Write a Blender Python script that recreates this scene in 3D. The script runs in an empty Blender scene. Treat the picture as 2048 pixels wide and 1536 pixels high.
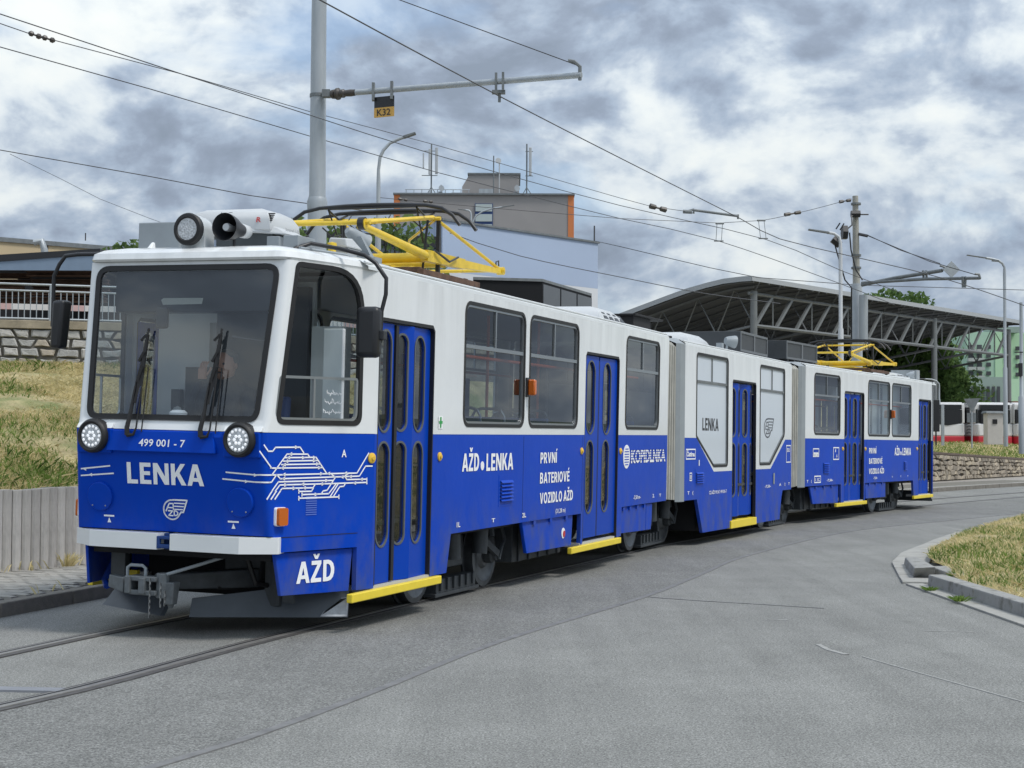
import bpy, bmesh, math, random
import numpy as np
from mathutils import Vector, Matrix
from mathutils.geometry import tessellate_polygon
random.seed(7); rng=np.random.default_rng(11)
S=bpy.context.scene
# ---------------------------------------------------------------- camera
CH=1.589
cd=bpy.data.cameras.new('camera'); cam=bpy.data.objects.new('camera',cd); S.collection.objects.link(cam); S.camera=cam
cd.sensor_width=36.0; cd.lens=3104.047/2048*36; cd.clip_start=.1; cd.clip_end=3000
PI_,RO=0.0369597,-0.0046605
cam.matrix_world=Matrix.Translation((0,0,CH))@Matrix.Rotation(math.pi/2+PI_,4,'X')@Matrix.Rotation(-RO,4,'Z')
S.render.resolution_x=1024; S.render.resolution_y=768
# ---------------------------------------------------------------- light
SUN_EL,SUN_AZ=math.radians(58),math.radians(118)      # azimuth from +Y towards +X
w=bpy.data.worlds.new('World'); S.world=w; w.use_nodes=True
SKYOFF=(6.6,18.2)
def world():
    nt=w.node_tree; N=nt.nodes; L=nt.links; N.clear()
    def n(t,**k):
        x=N.new(t)
        for a,b in k.items(): setattr(x,a,b)
        return x
    def m(op,a,b=None,c=None):
        x=n('ShaderNodeMath',operation=op)
        for i,v in enumerate((a,b,c)):
            if v is None: continue
            if hasattr(v,'links'): L.new(v,x.inputs[i])
            else: x.inputs[i].default_value=v
        return x.outputs[0]
    tc=n('ShaderNodeTexCoord'); sep=n('ShaderNodeSeparateXYZ'); L.new(tc.outputs['Generated'],sep.inputs[0])
    def scaled(ax,az,off):
        mp=n('ShaderNodeMapping'); mp.inputs['Scale'].default_value=(ax,ax,az); mp.inputs['Location'].default_value=off; L.new(tc.outputs['Generated'],mp.inputs['Vector']); return mp.outputs[0]
    def noise(vec,sc,det,ro,dist=0):
        t=n('ShaderNodeTexNoise'); t.inputs['Scale'].default_value=sc; t.inputs['Detail'].default_value=det; t.inputs['Roughness'].default_value=ro; t.inputs['Distortion'].default_value=dist
        L.new(vec,t.inputs['Vector']); return t.outputs['Fac']
    OX,OY=SKYOFF
    big=noise(scaled(4,8,(OX,OY,.3)),1,3,.5); mid=noise(scaled(9,14.5,(OX+.4,7.2,OY)),1,9,.54,.2); sh=noise(scaled(9,14.5,(OX+.4-.10,7.2,OY-.26)),1,9,.54,.2); fine=noise(scaled(26,36,(4.4,2.2,1)),1,6,.55,.3)
    v=m('ADD',m('ADD',m('MULTIPLY',big,.62),m('MULTIPLY',mid,.42)),m('ADD',m('MULTIPLY',fine,.2),m('MULTIPLY',m('SUBTRACT',mid,sh),.8)))
    r=n('ShaderNodeValToRGB'); L.new(v,r.inputs[0]); e=r.color_ramp.elements
    e[0].position=.44; e[0].color=(1.83,2.22,2.81)+(1,)
    e[1].position=.88; e[1].color=(6.02,6.24,6.17)+(1,)
    for p_,c in ((0.52,(2.16,2.60,3.31)),(0.585,(2.73,3.31,4.12)),(0.635,(3.39,3.93,4.63)),(0.672,(4.14,4.68,5.22)),(0.72,(4.99,5.44,5.76)),(0.79,(5.65,6.01,6.08))):
        k=e.new(p_); k.color=c+(1,)
    sky=n('ShaderNodeTexSky',sky_type='NISHITA',sun_disc=False,sun_elevation=SUN_EL,sun_rotation=SUN_AZ,air_density=1.0,dust_density=.15)
    gap=noise(scaled(6,14,(9.3,3.4,5.0)),1,6,.5,.2)
    gr=n('ShaderNodeMapRange'); gr.inputs['From Min'].default_value=.55; gr.inputs['From Max'].default_value=.66; gr.inputs['To Min'].default_value=1; gr.inputs['To Max'].default_value=.5; L.new(gap,gr.inputs['Value'])
    mx=n('ShaderNodeMix',data_type='RGBA'); L.new(gr.outputs[0],mx.inputs[0]); L.new(sky.outputs[0],mx.inputs[6]); L.new(r.outputs[0],mx.inputs[7])
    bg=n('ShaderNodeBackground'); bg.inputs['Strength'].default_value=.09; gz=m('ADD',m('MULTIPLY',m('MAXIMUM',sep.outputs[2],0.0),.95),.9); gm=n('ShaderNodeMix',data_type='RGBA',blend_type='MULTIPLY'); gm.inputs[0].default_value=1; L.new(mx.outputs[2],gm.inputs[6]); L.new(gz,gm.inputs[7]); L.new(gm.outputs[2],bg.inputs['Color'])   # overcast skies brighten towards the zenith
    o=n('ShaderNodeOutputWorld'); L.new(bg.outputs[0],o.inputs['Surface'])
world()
sd=bpy.data.lights.new('sun','SUN'); sd.energy=1.5; sd.angle=math.radians(14); sd.color=(1,.955,.9)
sun=bpy.data.objects.new('sun',sd); S.collection.objects.link(sun)
dv=Vector((math.sin(SUN_AZ)*math.cos(SUN_EL),math.cos(SUN_AZ)*math.cos(SUN_EL),math.sin(SUN_EL)))
sun.rotation_euler=dv.to_track_quat('Z','Y').to_euler()
S.view_settings.view_transform='Standard'; S.view_settings.look='None'; S.view_settings.exposure=0.66; S.view_settings.gamma=1; S.view_settings.use_curve_mapping=False
S.render.engine='CYCLES'
# ---------------------------------------------------------------- materials
MAT={}
def mat(name,col=(.5,.5,.5),rough=.6,metal=0.,var=0.,vscale=6.,bump=0.,bscale=60.,dirt=None,dscale=3.,dth=.55,coat=0.,emit=None,spec=.5,bdist=.02,trans=0.,grad=None,stretch=None,rvar=0.):
    if name in MAT: return MAT[name]
    m=bpy.data.materials.new(name); m.use_nodes=True; nt=m.node_tree; N=nt.nodes; L=nt.links
    b=N['Principled BSDF']; b.inputs['Base Color'].default_value=(*col,1); b.inputs['Roughness'].default_value=rough; b.inputs['Metallic'].default_value=metal
    b.inputs['Coat Weight'].default_value=coat; b.inputs['Coat Roughness'].default_value=.06; b.inputs['Specular IOR Level'].default_value=spec
    tc=N.new('ShaderNodeTexCoord'); src=tc.outputs['Object']
    if stretch:
        mp=N.new('ShaderNodeMapping'); mp.inputs['Scale'].default_value=stretch; L.new(src,mp.inputs[0]); src=mp.outputs[0]
    def nz(sc,det=5,ro=.6):
        t=N.new('ShaderNodeTexNoise'); t.inputs['Scale'].default_value=sc; t.inputs['Detail'].default_value=det; t.inputs['Roughness'].default_value=ro; L.new(src,t.inputs['Vector']); return t.outputs['Fac']
    cur=None
    if var:
        mr=N.new('ShaderNodeMapRange'); mr.inputs['From Min'].default_value=.3; mr.inputs['From Max'].default_value=.7; mr.inputs['To Min'].default_value=1-var; mr.inputs['To Max'].default_value=1+var; L.new(nz(vscale),mr.inputs[0])
        mu=N.new('ShaderNodeMix'); mu.data_type='RGBA'; mu.blend_type='MULTIPLY'; mu.inputs[0].default_value=1; mu.inputs[6].default_value=(*col,1); L.new(mr.outputs[0],mu.inputs[7]); cur=mu.outputs[2]
    if dirt:
        mr=N.new('ShaderNodeMapRange'); mr.inputs['From Min'].default_value=dth; mr.inputs['From Max'].default_value=dth+.16; L.new(nz(dscale,8,.65),mr.inputs[0])
        mi=N.new('ShaderNodeMix'); mi.data_type='RGBA'; L.new(mr.outputs[0],mi.inputs[0])
        if cur: L.new(cur,mi.inputs[6])
        else: mi.inputs[6].default_value=(*col,1)
        mi.inputs[7].default_value=(*dirt,1); cur=mi.outputs[2]
    if grad:   # road grime low on the body and rain streaks: (z0,z1,colour,amount,streak)
        z0,z1,gc,am,stk=grad; sp=N.new('ShaderNodeSeparateXYZ'); L.new(tc.outputs['Object'],sp.inputs[0]); a1=N.new('ShaderNodeMapRange'); a1.inputs['From Min'].default_value=z1; a1.inputs['From Max'].default_value=z0; a1.inputs['To Max'].default_value=am; L.new(sp.outputs[2],a1.inputs[0])
        mp=N.new('ShaderNodeMapping'); mp.inputs['Scale'].default_value=stk; L.new(tc.outputs['Object'],mp.inputs[0]); t=N.new('ShaderNodeTexNoise'); t.inputs['Scale'].default_value=1; t.inputs['Detail'].default_value=7; t.inputs['Roughness'].default_value=.65; L.new(mp.outputs[0],t.inputs['Vector'])
        a2=N.new('ShaderNodeMapRange'); a2.inputs['From Min'].default_value=.42; a2.inputs['From Max'].default_value=.72; L.new(t.outputs['Fac'],a2.inputs[0]); mu2=N.new('ShaderNodeMath'); mu2.operation='MULTIPLY'; L.new(a1.outputs[0],mu2.inputs[0]); L.new(a2.outputs[0],mu2.inputs[1])
        mi=N.new('ShaderNodeMix'); mi.data_type='RGBA'; L.new(mu2.outputs[0],mi.inputs[0])
        if cur: L.new(cur,mi.inputs[6])
        else: mi.inputs[6].default_value=(*col,1)
        mi.inputs[7].default_value=(*gc,1); cur=mi.outputs[2]
    if cur: L.new(cur,b.inputs['Base Color'])
    if rvar:
        mr=N.new('ShaderNodeMapRange'); mr.inputs['From Min'].default_value=.3; mr.inputs['From Max'].default_value=.7; mr.inputs['To Min'].default_value=max(0,rough-rvar); mr.inputs['To Max'].default_value=rough+rvar; L.new(nz(vscale*.7),mr.inputs[0]); L.new(mr.outputs[0],b.inputs['Roughness'])
    if bump:
        bp=N.new('ShaderNodeBump'); bp.inputs['Strength'].default_value=bump; bp.inputs['Distance'].default_value=bdist; L.new(nz(bscale,4),bp.inputs['Height']); L.new(bp.outputs[0],b.inputs['Normal'])
    if emit:
        b.inputs['Emission Color'].default_value=(*emit[0],1); b.inputs['Emission Strength'].default_value=emit[1]
    MAT[name]=m; return m
def glass(name,tint,mixcol=None,ior=1.5,rough=.0,opac=0.):
    if name in MAT: return MAT[name]
    m=bpy.data.materials.new(name); m.use_nodes=True; nt=m.node_tree; N=nt.nodes; L=nt.links; N.clear()
    t=N.new('ShaderNodeBsdfTransparent'); t.inputs[0].default_value=(*tint,1)
    d=N.new('ShaderNodeBsdfDiffuse'); d.inputs[0].default_value=(*(mixcol or (.3,.33,.36)),1)
    a=N.new('ShaderNodeMixShader'); a.inputs[0].default_value=opac; L.new(t.outputs[0],a.inputs[1]); L.new(d.outputs[0],a.inputs[2])
    g=N.new('ShaderNodeBsdfGlossy'); g.inputs['Roughness'].default_value=rough; g.inputs[0].default_value=(1,1,1,1)
    lw=N.new('ShaderNodeLayerWeight'); lw.inputs[0].default_value=.5; f0=((ior-1)/(ior+1))**2*1.9
    pw=N.new('ShaderNodeMath'); pw.operation='POWER'; pw.inputs[1].default_value=5; L.new(lw.outputs['Facing'],pw.inputs[0]); f=N.new('ShaderNodeMath'); f.operation='MULTIPLY_ADD'; f.inputs[1].default_value=1-f0; f.inputs[2].default_value=f0; L.new(pw.outputs[0],f.inputs[0])
    x=N.new('ShaderNodeMixShader'); L.new(f.outputs[0],x.inputs[0]); L.new(a.outputs[0],x.inputs[1]); L.new(g.outputs[0],x.inputs[2])
    o=N.new('ShaderNodeOutputMaterial'); L.new(x.outputs[0],o.inputs[0]); MAT[name]=m; return m
M=dict(
 white=mat('white_paint',(.78,.80,.80),.22,var=.03,vscale=1.2,coat=.4,bump=.18,bscale=1.7,bdist=.03,dirt=(.5,.52,.52),dscale=1.7,dth=.66,grad=(3.25,1.9,(.40,.41,.40),.42,(5,5,.45))),
 blue=mat('blue_paint',(.002,.056,.47),.34,spec=.1,var=.05,vscale=1.2,coat=.0,bump=.22,bscale=1.7,bdist=.03,dirt=(.01,.085,.44),dscale=2.2,dth=.62,grad=(.3,1.15,(.11,.12,.15),.75,(4,4,2.2))),
 door=mat('door_blue',(.002,.052,.42),.34,spec=.12,coat=.0,bump=.03,bscale=3,bdist=.02),
 roofw=mat('roof_paint',(.62,.65,.66),.4,var=.06,vscale=2,bump=.05,bscale=5),
 rubber=mat('black_rubber',(.012,.012,.013),.55), blackp=mat('black_plastic',(.018,.019,.022),.38), blackm=mat('matt_black',(.012,.012,.014),.8),
 grey=mat('bogie_grey',(.045,.052,.058),.55,var=.25,vscale=9,bump=.1,bscale=40), lgrey=mat('box_grey',(.27,.3,.32),.5,var=.05,vscale=5),
 plow=mat('plough_grey',(.07,.082,.095),.38,metal=.3,var=.12,vscale=5,dirt=(.4,.41,.42),dscale=7,dth=.68),
 steel=mat('bare_steel',(.36,.37,.38),.3,metal=1,var=.2,vscale=20), wheel=mat('wheel_steel',(.12,.13,.14),.42,metal=.6,var=.2,vscale=14),
 yellow=mat('safety_yellow',(.86,.66,.04),.4,var=.06,vscale=4), pyel=mat('pantograph_yellow',(.72,.5,.035),.42,var=.12,vscale=9,dirt=(.36,.24,.06),dscale=9,dth=.62),
 orange=mat('orange_pole',(.62,.1,.02),.4), amber=mat('amber_lens',(.55,.12,.01),.2,coat=.3), lampy=mat('button_yellow',(.8,.5,.05),.35),
 lens=mat('led_lens',(.62,.64,.66),.2,metal=.0,coat=.5,bump=.8,bscale=70,bdist=.02,var=.4,vscale=60), inner=mat('interior_panel',(.6,.62,.61),.6), darkin=mat('interior_dark',(.05,.055,.06),.8),
 bluein=mat('interior_blue',(.02,.05,.16),.7), white2=mat('lettering_white',(.93,.94,.95),.35), black2=mat('lettering_black',(.02,.02,.025),.4), bellow=mat('bellows_cream',(.40,.395,.36),.7,var=.15,vscale=4),
 chrome=mat('window_frame',(.33,.35,.36),.3,metal=.8), rust=mat('rusty_steel',(.10,.055,.035),.85,var=.4,vscale=8,bump=.3), skin=mat('skin',(.45,.24,.17),.55), cloth=mat('dark_cloth',(.02,.023,.03),.9), hair=mat('grey_hair',(.12,.11,.1),.8),
 greenc=mat('green_print',(.03,.35,.08),.5), red=mat('red_paint',(.5,.03,.03),.4), shade_w=mat('ac_white',(.52,.54,.55),.35,dirt=(.5,.48,.42),dscale=4,dth=.66),
 galv=mat('galvanised',(.36,.39,.41),.45,metal=.25,var=.12,vscale=6,stretch=(1,1,.15)), galvd=mat('galvanised_dark',(.17,.185,.19),.55,metal=.2,var=.2,vscale=5), wire=mat('copper_wire',(.05,.05,.055),.5),
 wglass=glass('windshield_glass',(.74,.79,.82),(.42,.5,.58),1.5,opac=.035), sglass=glass('side_glass',(.6,.67,.71),(.2,.23,.25),1.5,opac=.0), dglass=glass('door_glass',(.5,.53,.5),(.2,.2,.18),1.4,opac=.1), cglass=glass('cab_glass',(.86,.9,.9),(.2,.23,.25),1.3,opac=.0),
)
# ---------------------------------------------------------------- object helpers
col=S.collection; WM={}
def reg(o,Mw,parent=None):
    if parent is not None: o.parent=parent; o.matrix_basis=WM[parent.name].inverted()@Mw
    else: o.matrix_basis=Mw
    col.objects.link(o); WM[o.name]=Mw.copy(); return o
def tag(o,label=None,cat=None,group=None,kind=None):
    if label: o['label']=label
    if cat: o['category']=cat
    if group: o['group']=group
    if kind: o['kind']=kind
    return o
def empty(name,Mw,label=None,cat=None,group=None,parent=None):
    o=bpy.data.objects.new(name,None); o.empty_display_size=.3; reg(o,Mw,parent); return tag(o,label,cat,group)
I4=Matrix.Identity(4)
def T(x,y,z,rz=0): return Matrix.Translation((x,y,z))@Matrix.Rotation(rz,4,'Z')
SPLIT={'door_seal','bracket','suspension','track_brake','grab_pole','hinge','insulator','pane_seal','door_pane','collector_spring','disc_stripe','curtain','end_bar','cab_partition','camera_box','junction_box','lamp_backing','rain_gutter','pantograph_base','actuator','conditioner_slot','resistor_box','screw','arm_clamp','horn_driver','cable_shunt','hose','pole_fitting','wiper_arm_x','roof_duct','step_tread'}
def islands(m):
    par=list(range(len(m.v)))
    def fd(i):
        while par[i]!=i: par[i]=par[par[i]]; i=par[i]
        return i
    for f in m.f:
        a=fd(f[0])
        for k in f[1:]:
            b=fd(k)
            if a!=b: par[b]=a
    g={}
    for f in m.f: g.setdefault(fd(f[0]),[]).append(f)
    return list(g.values())
class MB:
    def __init__(s,f=None): s.v=[];s.f=[];s.map=f
    def pts(s,ps):
        b=len(s.v)
        for p in ps: s.v.append(s.map(p) if s.map else tuple(p))
        return b
    def face(s,ps): b=s.pts(ps); s.f.append(tuple(range(b,b+len(ps))))
    def box(s,a,b):
        x0,y0,z0=a;x1,y1,z1=b
        s.hexa([(x0,y0,z0),(x1,y0,z0),(x1,y1,z0),(x0,y1,z0)],[(x0,y0,z1),(x1,y0,z1),(x1,y1,z1),(x0,y1,z1)]); return s
    def hexa(s,lo,hi):
        n=len(lo); b=s.pts(list(lo)+list(hi))
        s.f.append(tuple(b+i for i in range(n))); s.f.append(tuple(b+n+i for i in range(n)))
        for i in range(n): j=(i+1)%n; s.f.append((b+i,b+j,b+n+j,b+n+i))
        return s
    def cbox(s,c,sz,R=None):
        R=R or Matrix.Identity(3); h=[x/2 for x in sz]; c=Vector(c)
        P=lambda x,y,z: tuple(c+R@Vector((x*h[0],y*h[1],z*h[2])))
        s.hexa([P(-1,-1,-1),P(1,-1,-1),P(1,1,-1),P(-1,1,-1)],[P(-1,-1,1),P(1,-1,1),P(1,1,1),P(-1,1,1)]); return s
    def beam(s,a,b,w,h,up=(0,0,1)):
        a=Vector(a);b=Vector(b);d=(b-a);L_=d.length;d.normalize();up=Vector(up);sd=d.cross(up)
        if sd.length<1e-4: sd=d.cross(Vector((1,0,0)))
        sd.normalize();u=sd.cross(d)
        w2=w if isinstance(w,(list,tuple)) else (w,w); h2=h if isinstance(h,(list,tuple)) else (h,h)
        r=[]
        for q,ww,hh in ((a,w2[0],h2[0]),(b,w2[1],h2[1])):
            r.append([tuple(q+sd*x*ww/2+u*y*hh/2) for x,y in ((-1,-1),(1,-1),(1,1),(-1,1))])
        s.hexa(r[0],r[1]); return s
    def tube(s,ps,r,n=8,cap=True):
        ps=[Vector(p) for p in ps]; rr=r if isinstance(r,(list,tuple)) else [r]*len(ps)
        rings=[];prev=None
        for i,p in enumerate(ps):
            d=(ps[min(i+1,len(ps)-1)]-ps[max(i-1,0)]).normalized()
            if prev is None:
                a=d.cross(Vector((0,0,1)))
                if a.length<1e-3:a=d.cross(Vector((1,0,0)))
            else: a=prev-d*prev.dot(d)
            a.normalize();prev=a;b_=d.cross(a)
            rings.append(s.pts([tuple(p+(a*math.cos(t)+b_*math.sin(t))*rr[i]) for t in [2*math.pi*k/n for k in range(n)]]))
        for i in range(len(ps)-1):
            for k in range(n):
                j=(k+1)%n; s.f.append((rings[i]+k,rings[i]+j,rings[i+1]+j,rings[i+1]+k))
        if cap: s.f.append(tuple(rings[0]+k for k in range(n))); s.f.append(tuple(rings[-1]+k for k in range(n)))
        return s
    def lathe(s,o,ax,prof,n=20):   # prof: list of (dist along axis, radius)
        o=Vector(o);ax=Vector(ax).normalized();a=ax.cross(Vector((0,0,1)))
        if a.length<1e-3:a=Vector((1,0,0))
        a.normalize();b_=ax.cross(a);R=[]
        for d,r in prof: R.append(s.pts([tuple(o+ax*d+(a*math.cos(t)+b_*math.sin(t))*r) for t in [2*math.pi*k/n for k in range(n)]]))
        for i in range(len(R)-1):
            for k in range(n): j=(k+1)%n; s.f.append((R[i]+k,R[i]+j,R[i+1]+j,R[i+1]+k))
        s.f.append(tuple(R[0]+k for k in range(n))); s.f.append(tuple(R[-1]+k for k in range(n)))
        return s
    def grid(s,rows):
        R=[s.pts(r) for r in rows]; n=len(rows[0])
        for i in range(len(rows)-1):
            for k in range(n-1): s.f.append((R[i]+k,R[i]+k+1,R[i+1]+k+1,R[i+1]+k))
        return s
    def plate(s,outer,holes,F,t):   # F: (u,v,depth)->point ; front at depth 0, back at depth t
        loops=[outer]+list(holes); polys=[[Vector((p[0],p[1],0)) for p in l] for l in loops]
        tri=tessellate_polygon(polys); flat=[p for l in loops for p in l]
        b0=s.pts([F(p[0],p[1],0) for p in flat])
        for a in tri: s.f.append((b0+a[0],b0+a[1],b0+a[2]))
        if t:
            b1=s.pts([F(p[0],p[1],t) for p in flat])
            for a in tri: s.f.append((b1+a[2],b1+a[1],b1+a[0]))
            k=0
            for l in loops:
                n=len(l)
                for i in range(n):
                    j=(i+1)%n; s.f.append((b0+k+i,b0+k+j,b1+k+j,b1+k+i))
                k+=n
        return s
    def mesh(s,name):
        me=bpy.data.meshes.new(name); me.from_pydata(s.v,[],s.f); me.update()
        bm=bmesh.new(); bm.from_mesh(me); bmesh.ops.recalc_face_normals(bm,faces=bm.faces); bm.to_mesh(me); bm.free(); return me
    def build(s,name,m,parent=None,Mw=None,smooth=None,bev=0,seg=2):
        if name in SPLIT and parent is not None:
            isl=islands(s)
            if 1<len(isl)<=26:
                out=[]
                for fs in isl:
                    ids=sorted({i for f in fs for i in f}); mp={i:n for n,i in enumerate(ids)}; q=MB(); q.v=[s.v[i] for i in ids]; q.f=[tuple(mp[i] for i in f) for f in fs]; out.append(q._build(name,m,parent,Mw,smooth,bev,seg))
                return out[0]
        return s._build(name,m,parent,Mw,smooth,bev,seg)
    def _build(s,name,m,parent=None,Mw=None,smooth=None,bev=0,seg=2):
        me=s.mesh(name); me.materials.append(m)
        if smooth is not None: sm(me,smooth)
        o=bpy.data.objects.new(name,me)
        if bev:
            md=o.modifiers.new('bevel','BEVEL'); md.width=bev; md.segments=seg; md.limit_method='ANGLE'; md.angle_limit=.6; md.harden_normals=False
        reg(o,Mw if Mw is not None else (WM[parent.name] if parent else I4),parent); return o
def sm(me,ang=40):
    me.polygons.foreach_set('use_smooth',[True]*len(me.polygons)); me.set_sharp_from_angle(angle=math.radians(ang))
def rr(x0,z0,x1,z1,r,n=5):
    out=[]
    for cx,cz,a in ((x1-r,z0+r,-90),(x1-r,z1-r,0),(x0+r,z1-r,90),(x0+r,z0+r,180)):
        for k in range(n+1):
            t=math.radians(a+90*k/n); out.append((cx+r*math.cos(t),cz+r*math.sin(t)))
    return out
def rpoly(ps,rs,n=5):   # polygon with rounded corners
    out=[];N_=len(ps)
    for i,p in enumerate(ps):
        r=rs[i] if isinstance(rs,(list,tuple)) else rs
        a=Vector(ps[i-1][:2]);b=Vector(p[:2]);c=Vector(ps[(i+1)%N_][:2])
        if r<=0: out.append(tuple(b)); continue
        d1=(a-b).normalized();d2=(c-b).normalized(); r1=min(r,(a-b).length*.49,(c-b).length*.49)
        A=b+d1*r1;C=b+d2*r1
        for k in range(n+1):
            t=k/n; out.append(tuple(A*(1-t)**2+b*2*t*(1-t)+C*t*t))
    return out
def inset(loop,d):
    # inward offset of a CCW/CW loop
    n=len(loop);A=sum(loop[i][0]*loop[(i+1)%n][1]-loop[(i+1)%n][0]*loop[i][1] for i in range(n)); sg=1 if A>0 else -1
    out=[]
    for i in range(n):
        p0=Vector(loop[i-1]);p=Vector(loop[i]);p1=Vector(loop[(i+1)%n])
        e0=(p-p0);e1=(p1-p)
        if e0.length<1e-6 or e1.length<1e-6: out.append(tuple(p)); continue
        e0.normalize();e1.normalize(); n0=Vector((-e0.y,e0.x))*sg;n1=Vector((-e1.y,e1.x))*sg
        b=(n0+n1); b=b/max(.3,b.length) ; k=d/max(.35,b.dot(n0)); out.append(tuple(p+b*k))
    return out
FONT=None
def text_mb(txt,h,w=None,depth=.004,bold=.012,align='CENTER'):
    """flat lettering: returns (verts,faces) in the xy plane, cap height h, optional total width w, centred on x, baseline y=0"""
    cu=bpy.data.curves.new('lettering','FONT'); cu.body=txt; cu.size=1; cu.offset=bold; cu.extrude=0; cu.resolution_u=2
    o=bpy.data.objects.new('lettering_src',cu); col.objects.link(o)
    dg=bpy.context.evaluated_depsgraph_get(); me=o.evaluated_get(dg).to_mesh()
    v=np.array([x.co[:] for x in me.vertices]); f=[tuple(p.vertices) for p in me.polygons]
    o.to_mesh_clear(); bpy.data.objects.remove(o); bpy.data.curves.remove(cu)
    x0,x1=v[:,0].min(),v[:,0].max(); cap=.73
    v[:,0]-=(x0+x1)/2; v[:,1]*=h/cap; v[:,0]*=(w/(x1-x0)) if w else h/cap
    return v,f
def text_obj(name,txt,F,h,w,m,parent,Mw=None,bold=.012,depth=.003):
    """F maps (x right, y up, depth) to the point on the surface"""
    v,f=text_mb(txt,h,w,bold=bold); mb=MB()
    mb.v=[F(p[0],p[1],0) for p in v]; mb.f=list(f)
    return mb.build(name,m,parent,Mw)
def _gl():
    t=.21;h=.19
    E=lambda cx,cy,rx,ry,n=20,a0=0,a1=360:[(cx+rx*math.cos(math.radians(a0+(a1-a0)*k/n)),cy+ry*math.sin(math.radians(a0+(a1-a0)*k/n))) for k in range(n)]
    G={'L':(.56,[(0,0),(.56,0),(.56,h),(t,h),(t,1),(0,1)],[]),
    'E':(.58,[(0,0),(.58,0),(.58,h),(t,h),(t,.42),(.53,.42),(.53,.6),(t,.6),(t,1-h),(.57,1-h),(.57,1),(0,1)],[]),
    'N':(.80,[(0,0),(.2,0),(.2,.62),(.57,0),(.8,0),(.8,1),(.6,1),(.6,.38),(.23,1),(0,1)],[]),
    'K':(.76,[(0,0),(t,0),(t,.32),(.29,.43),(.52,0),(.77,0),(.44,.58),(.74,1),(.5,1),(t,.57),(t,1),(0,1)],[]),
    'A':(.84,[(0,0),(.22,0),(.285,.2),(.555,.2),(.62,0),(.84,0),(.54,1),(.3,1)],[[(.335,.37),(.505,.37),(.42,.72)]]),
    'Z':(.66,[(0,0),(.66,0),(.66,h),(.26,h),(.65,.85),(.65,1),(.03,1),(.03,1-h),(.40,1-h),(0,.15)],[]),
    'D':(.72,[(0,0),(.32,0),(.5,.05),(.64,.18),(.71,.36),(.72,.5),(.71,.64),(.64,.82),(.5,.95),(.32,1),(0,1)],[[(t,h),(.32,h),(.43,.26),(.49,.4),(.5,.5),(.49,.6),(.43,.74),(.32,1-h),(t,1-h)]]),
    'P':(.64,[(0,0),(t,0),(t,.34),(.34,.34),(.5,.39),(.61,.52),(.64,.68),(.6,.85),(.48,.96),(.34,1),(0,1)],[[(t,.52),(.31,.52),(.4,.58),(.42,.68),(.4,.77),(.31,.82),(t,.82)]]),
    'R':(.70,[(0,0),(t,0),(t,.36),(.27,.36),(.46,0),(.71,0),(.48,.41),(.6,.52),(.64,.69),(.6,.85),(.48,.96),(.34,1),(0,1)],[[(t,.53),(.31,.53),(.4,.59),(.42,.69),(.4,.77),(.31,.83),(t,.83)]]),
    'V':(.78,[(.27,0),(.51,0),(.78,1),(.56,1),(.39,.3),(.22,1),(0,1)],[]),'I':(t,[(0,0),(t,0),(t,1),(0,1)],[]),
    'B':(.68,[(0,0),(.38,0),(.55,.04),(.66,.16),(.68,.28),(.64,.42),(.54,.51),(.62,.6),(.64,.72),(.61,.87),(.52,.96),(.36,1),(0,1)],[[(t,.16),(.34,.16),(.44,.2),(.46,.29),(.43,.39),(.34,.43),(t,.43)],[(t,.6),(.33,.6),(.41,.64),(.43,.72),(.41,.8),(.33,.84),(t,.84)]]),
    'T':(.66,[(.225,0),(.435,0),(.435,.82),(.66,.82),(.66,1),(0,1),(0,.82),(.225,.82)],[]),'O':(.84,E(.42,.5,.42,.52,28),[E(.42,.5,.2,.33,22)]),' ':(.14,None,[])}
    return G
GL=_gl()
def bold_text(name,txt,F,h,w,m,parent,Mw=None,wt=.19,gap=.115):
    """heavy sans capitals as outlined shapes; x centred, baseline 0"""
    x=0;pcs=[]
    for ch in txt:
        acc={'Ž':'Zc','Í':'Ia','É':'Ea'}.get(ch); ww,o,hs=GL[acc[0] if acc else ch]
        if o: pcs.append(([(x+a,b) for a,b in o],[[(x+a,b) for a,b in l] for l in hs]))
        if acc:
            c=x+ww/2
            pcs.append((([(c-.22,1.32),(c-.07,1.32),(c,1.23),(c+.07,1.32),(c+.22,1.32),(c+.08,1.08),(c-.08,1.08)] if acc[1]=='c' else [(c-.07,1.08),(c+.05,1.08),(c+.22,1.32),(c,1.32)]),[]))
        x+=ww+gap-(.05 if ch in 'KA' else 0)
    W_=x-gap; k=w/W_; mb=MB()
    for o,hs in pcs: mb.plate([(a*k-w/2,b*h) for a,b in o],[[(a*k-w/2,b*h) for a,b in l] for l in hs],lambda u,v,d:F(u,v,0),0)
    return mb.build(name,m,parent,Mw)
def strip(mb,ps,w,F):
    """flat line of width w along 2-D points, F maps (u,v) to surface"""
    for a,b in zip(ps[:-1],ps[1:]):
        a=Vector(a[:2]);b=Vector(b[:2]);d=(b-a)
        if d.length<1e-5: continue
        d.normalize();n_=Vector((-d.y,d.x))*w/2;e=d*w*.3
        mb.face([F(*q) for q in (a-n_-e,b-n_+e,b+n_+e,a+n_-e)])
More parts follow.
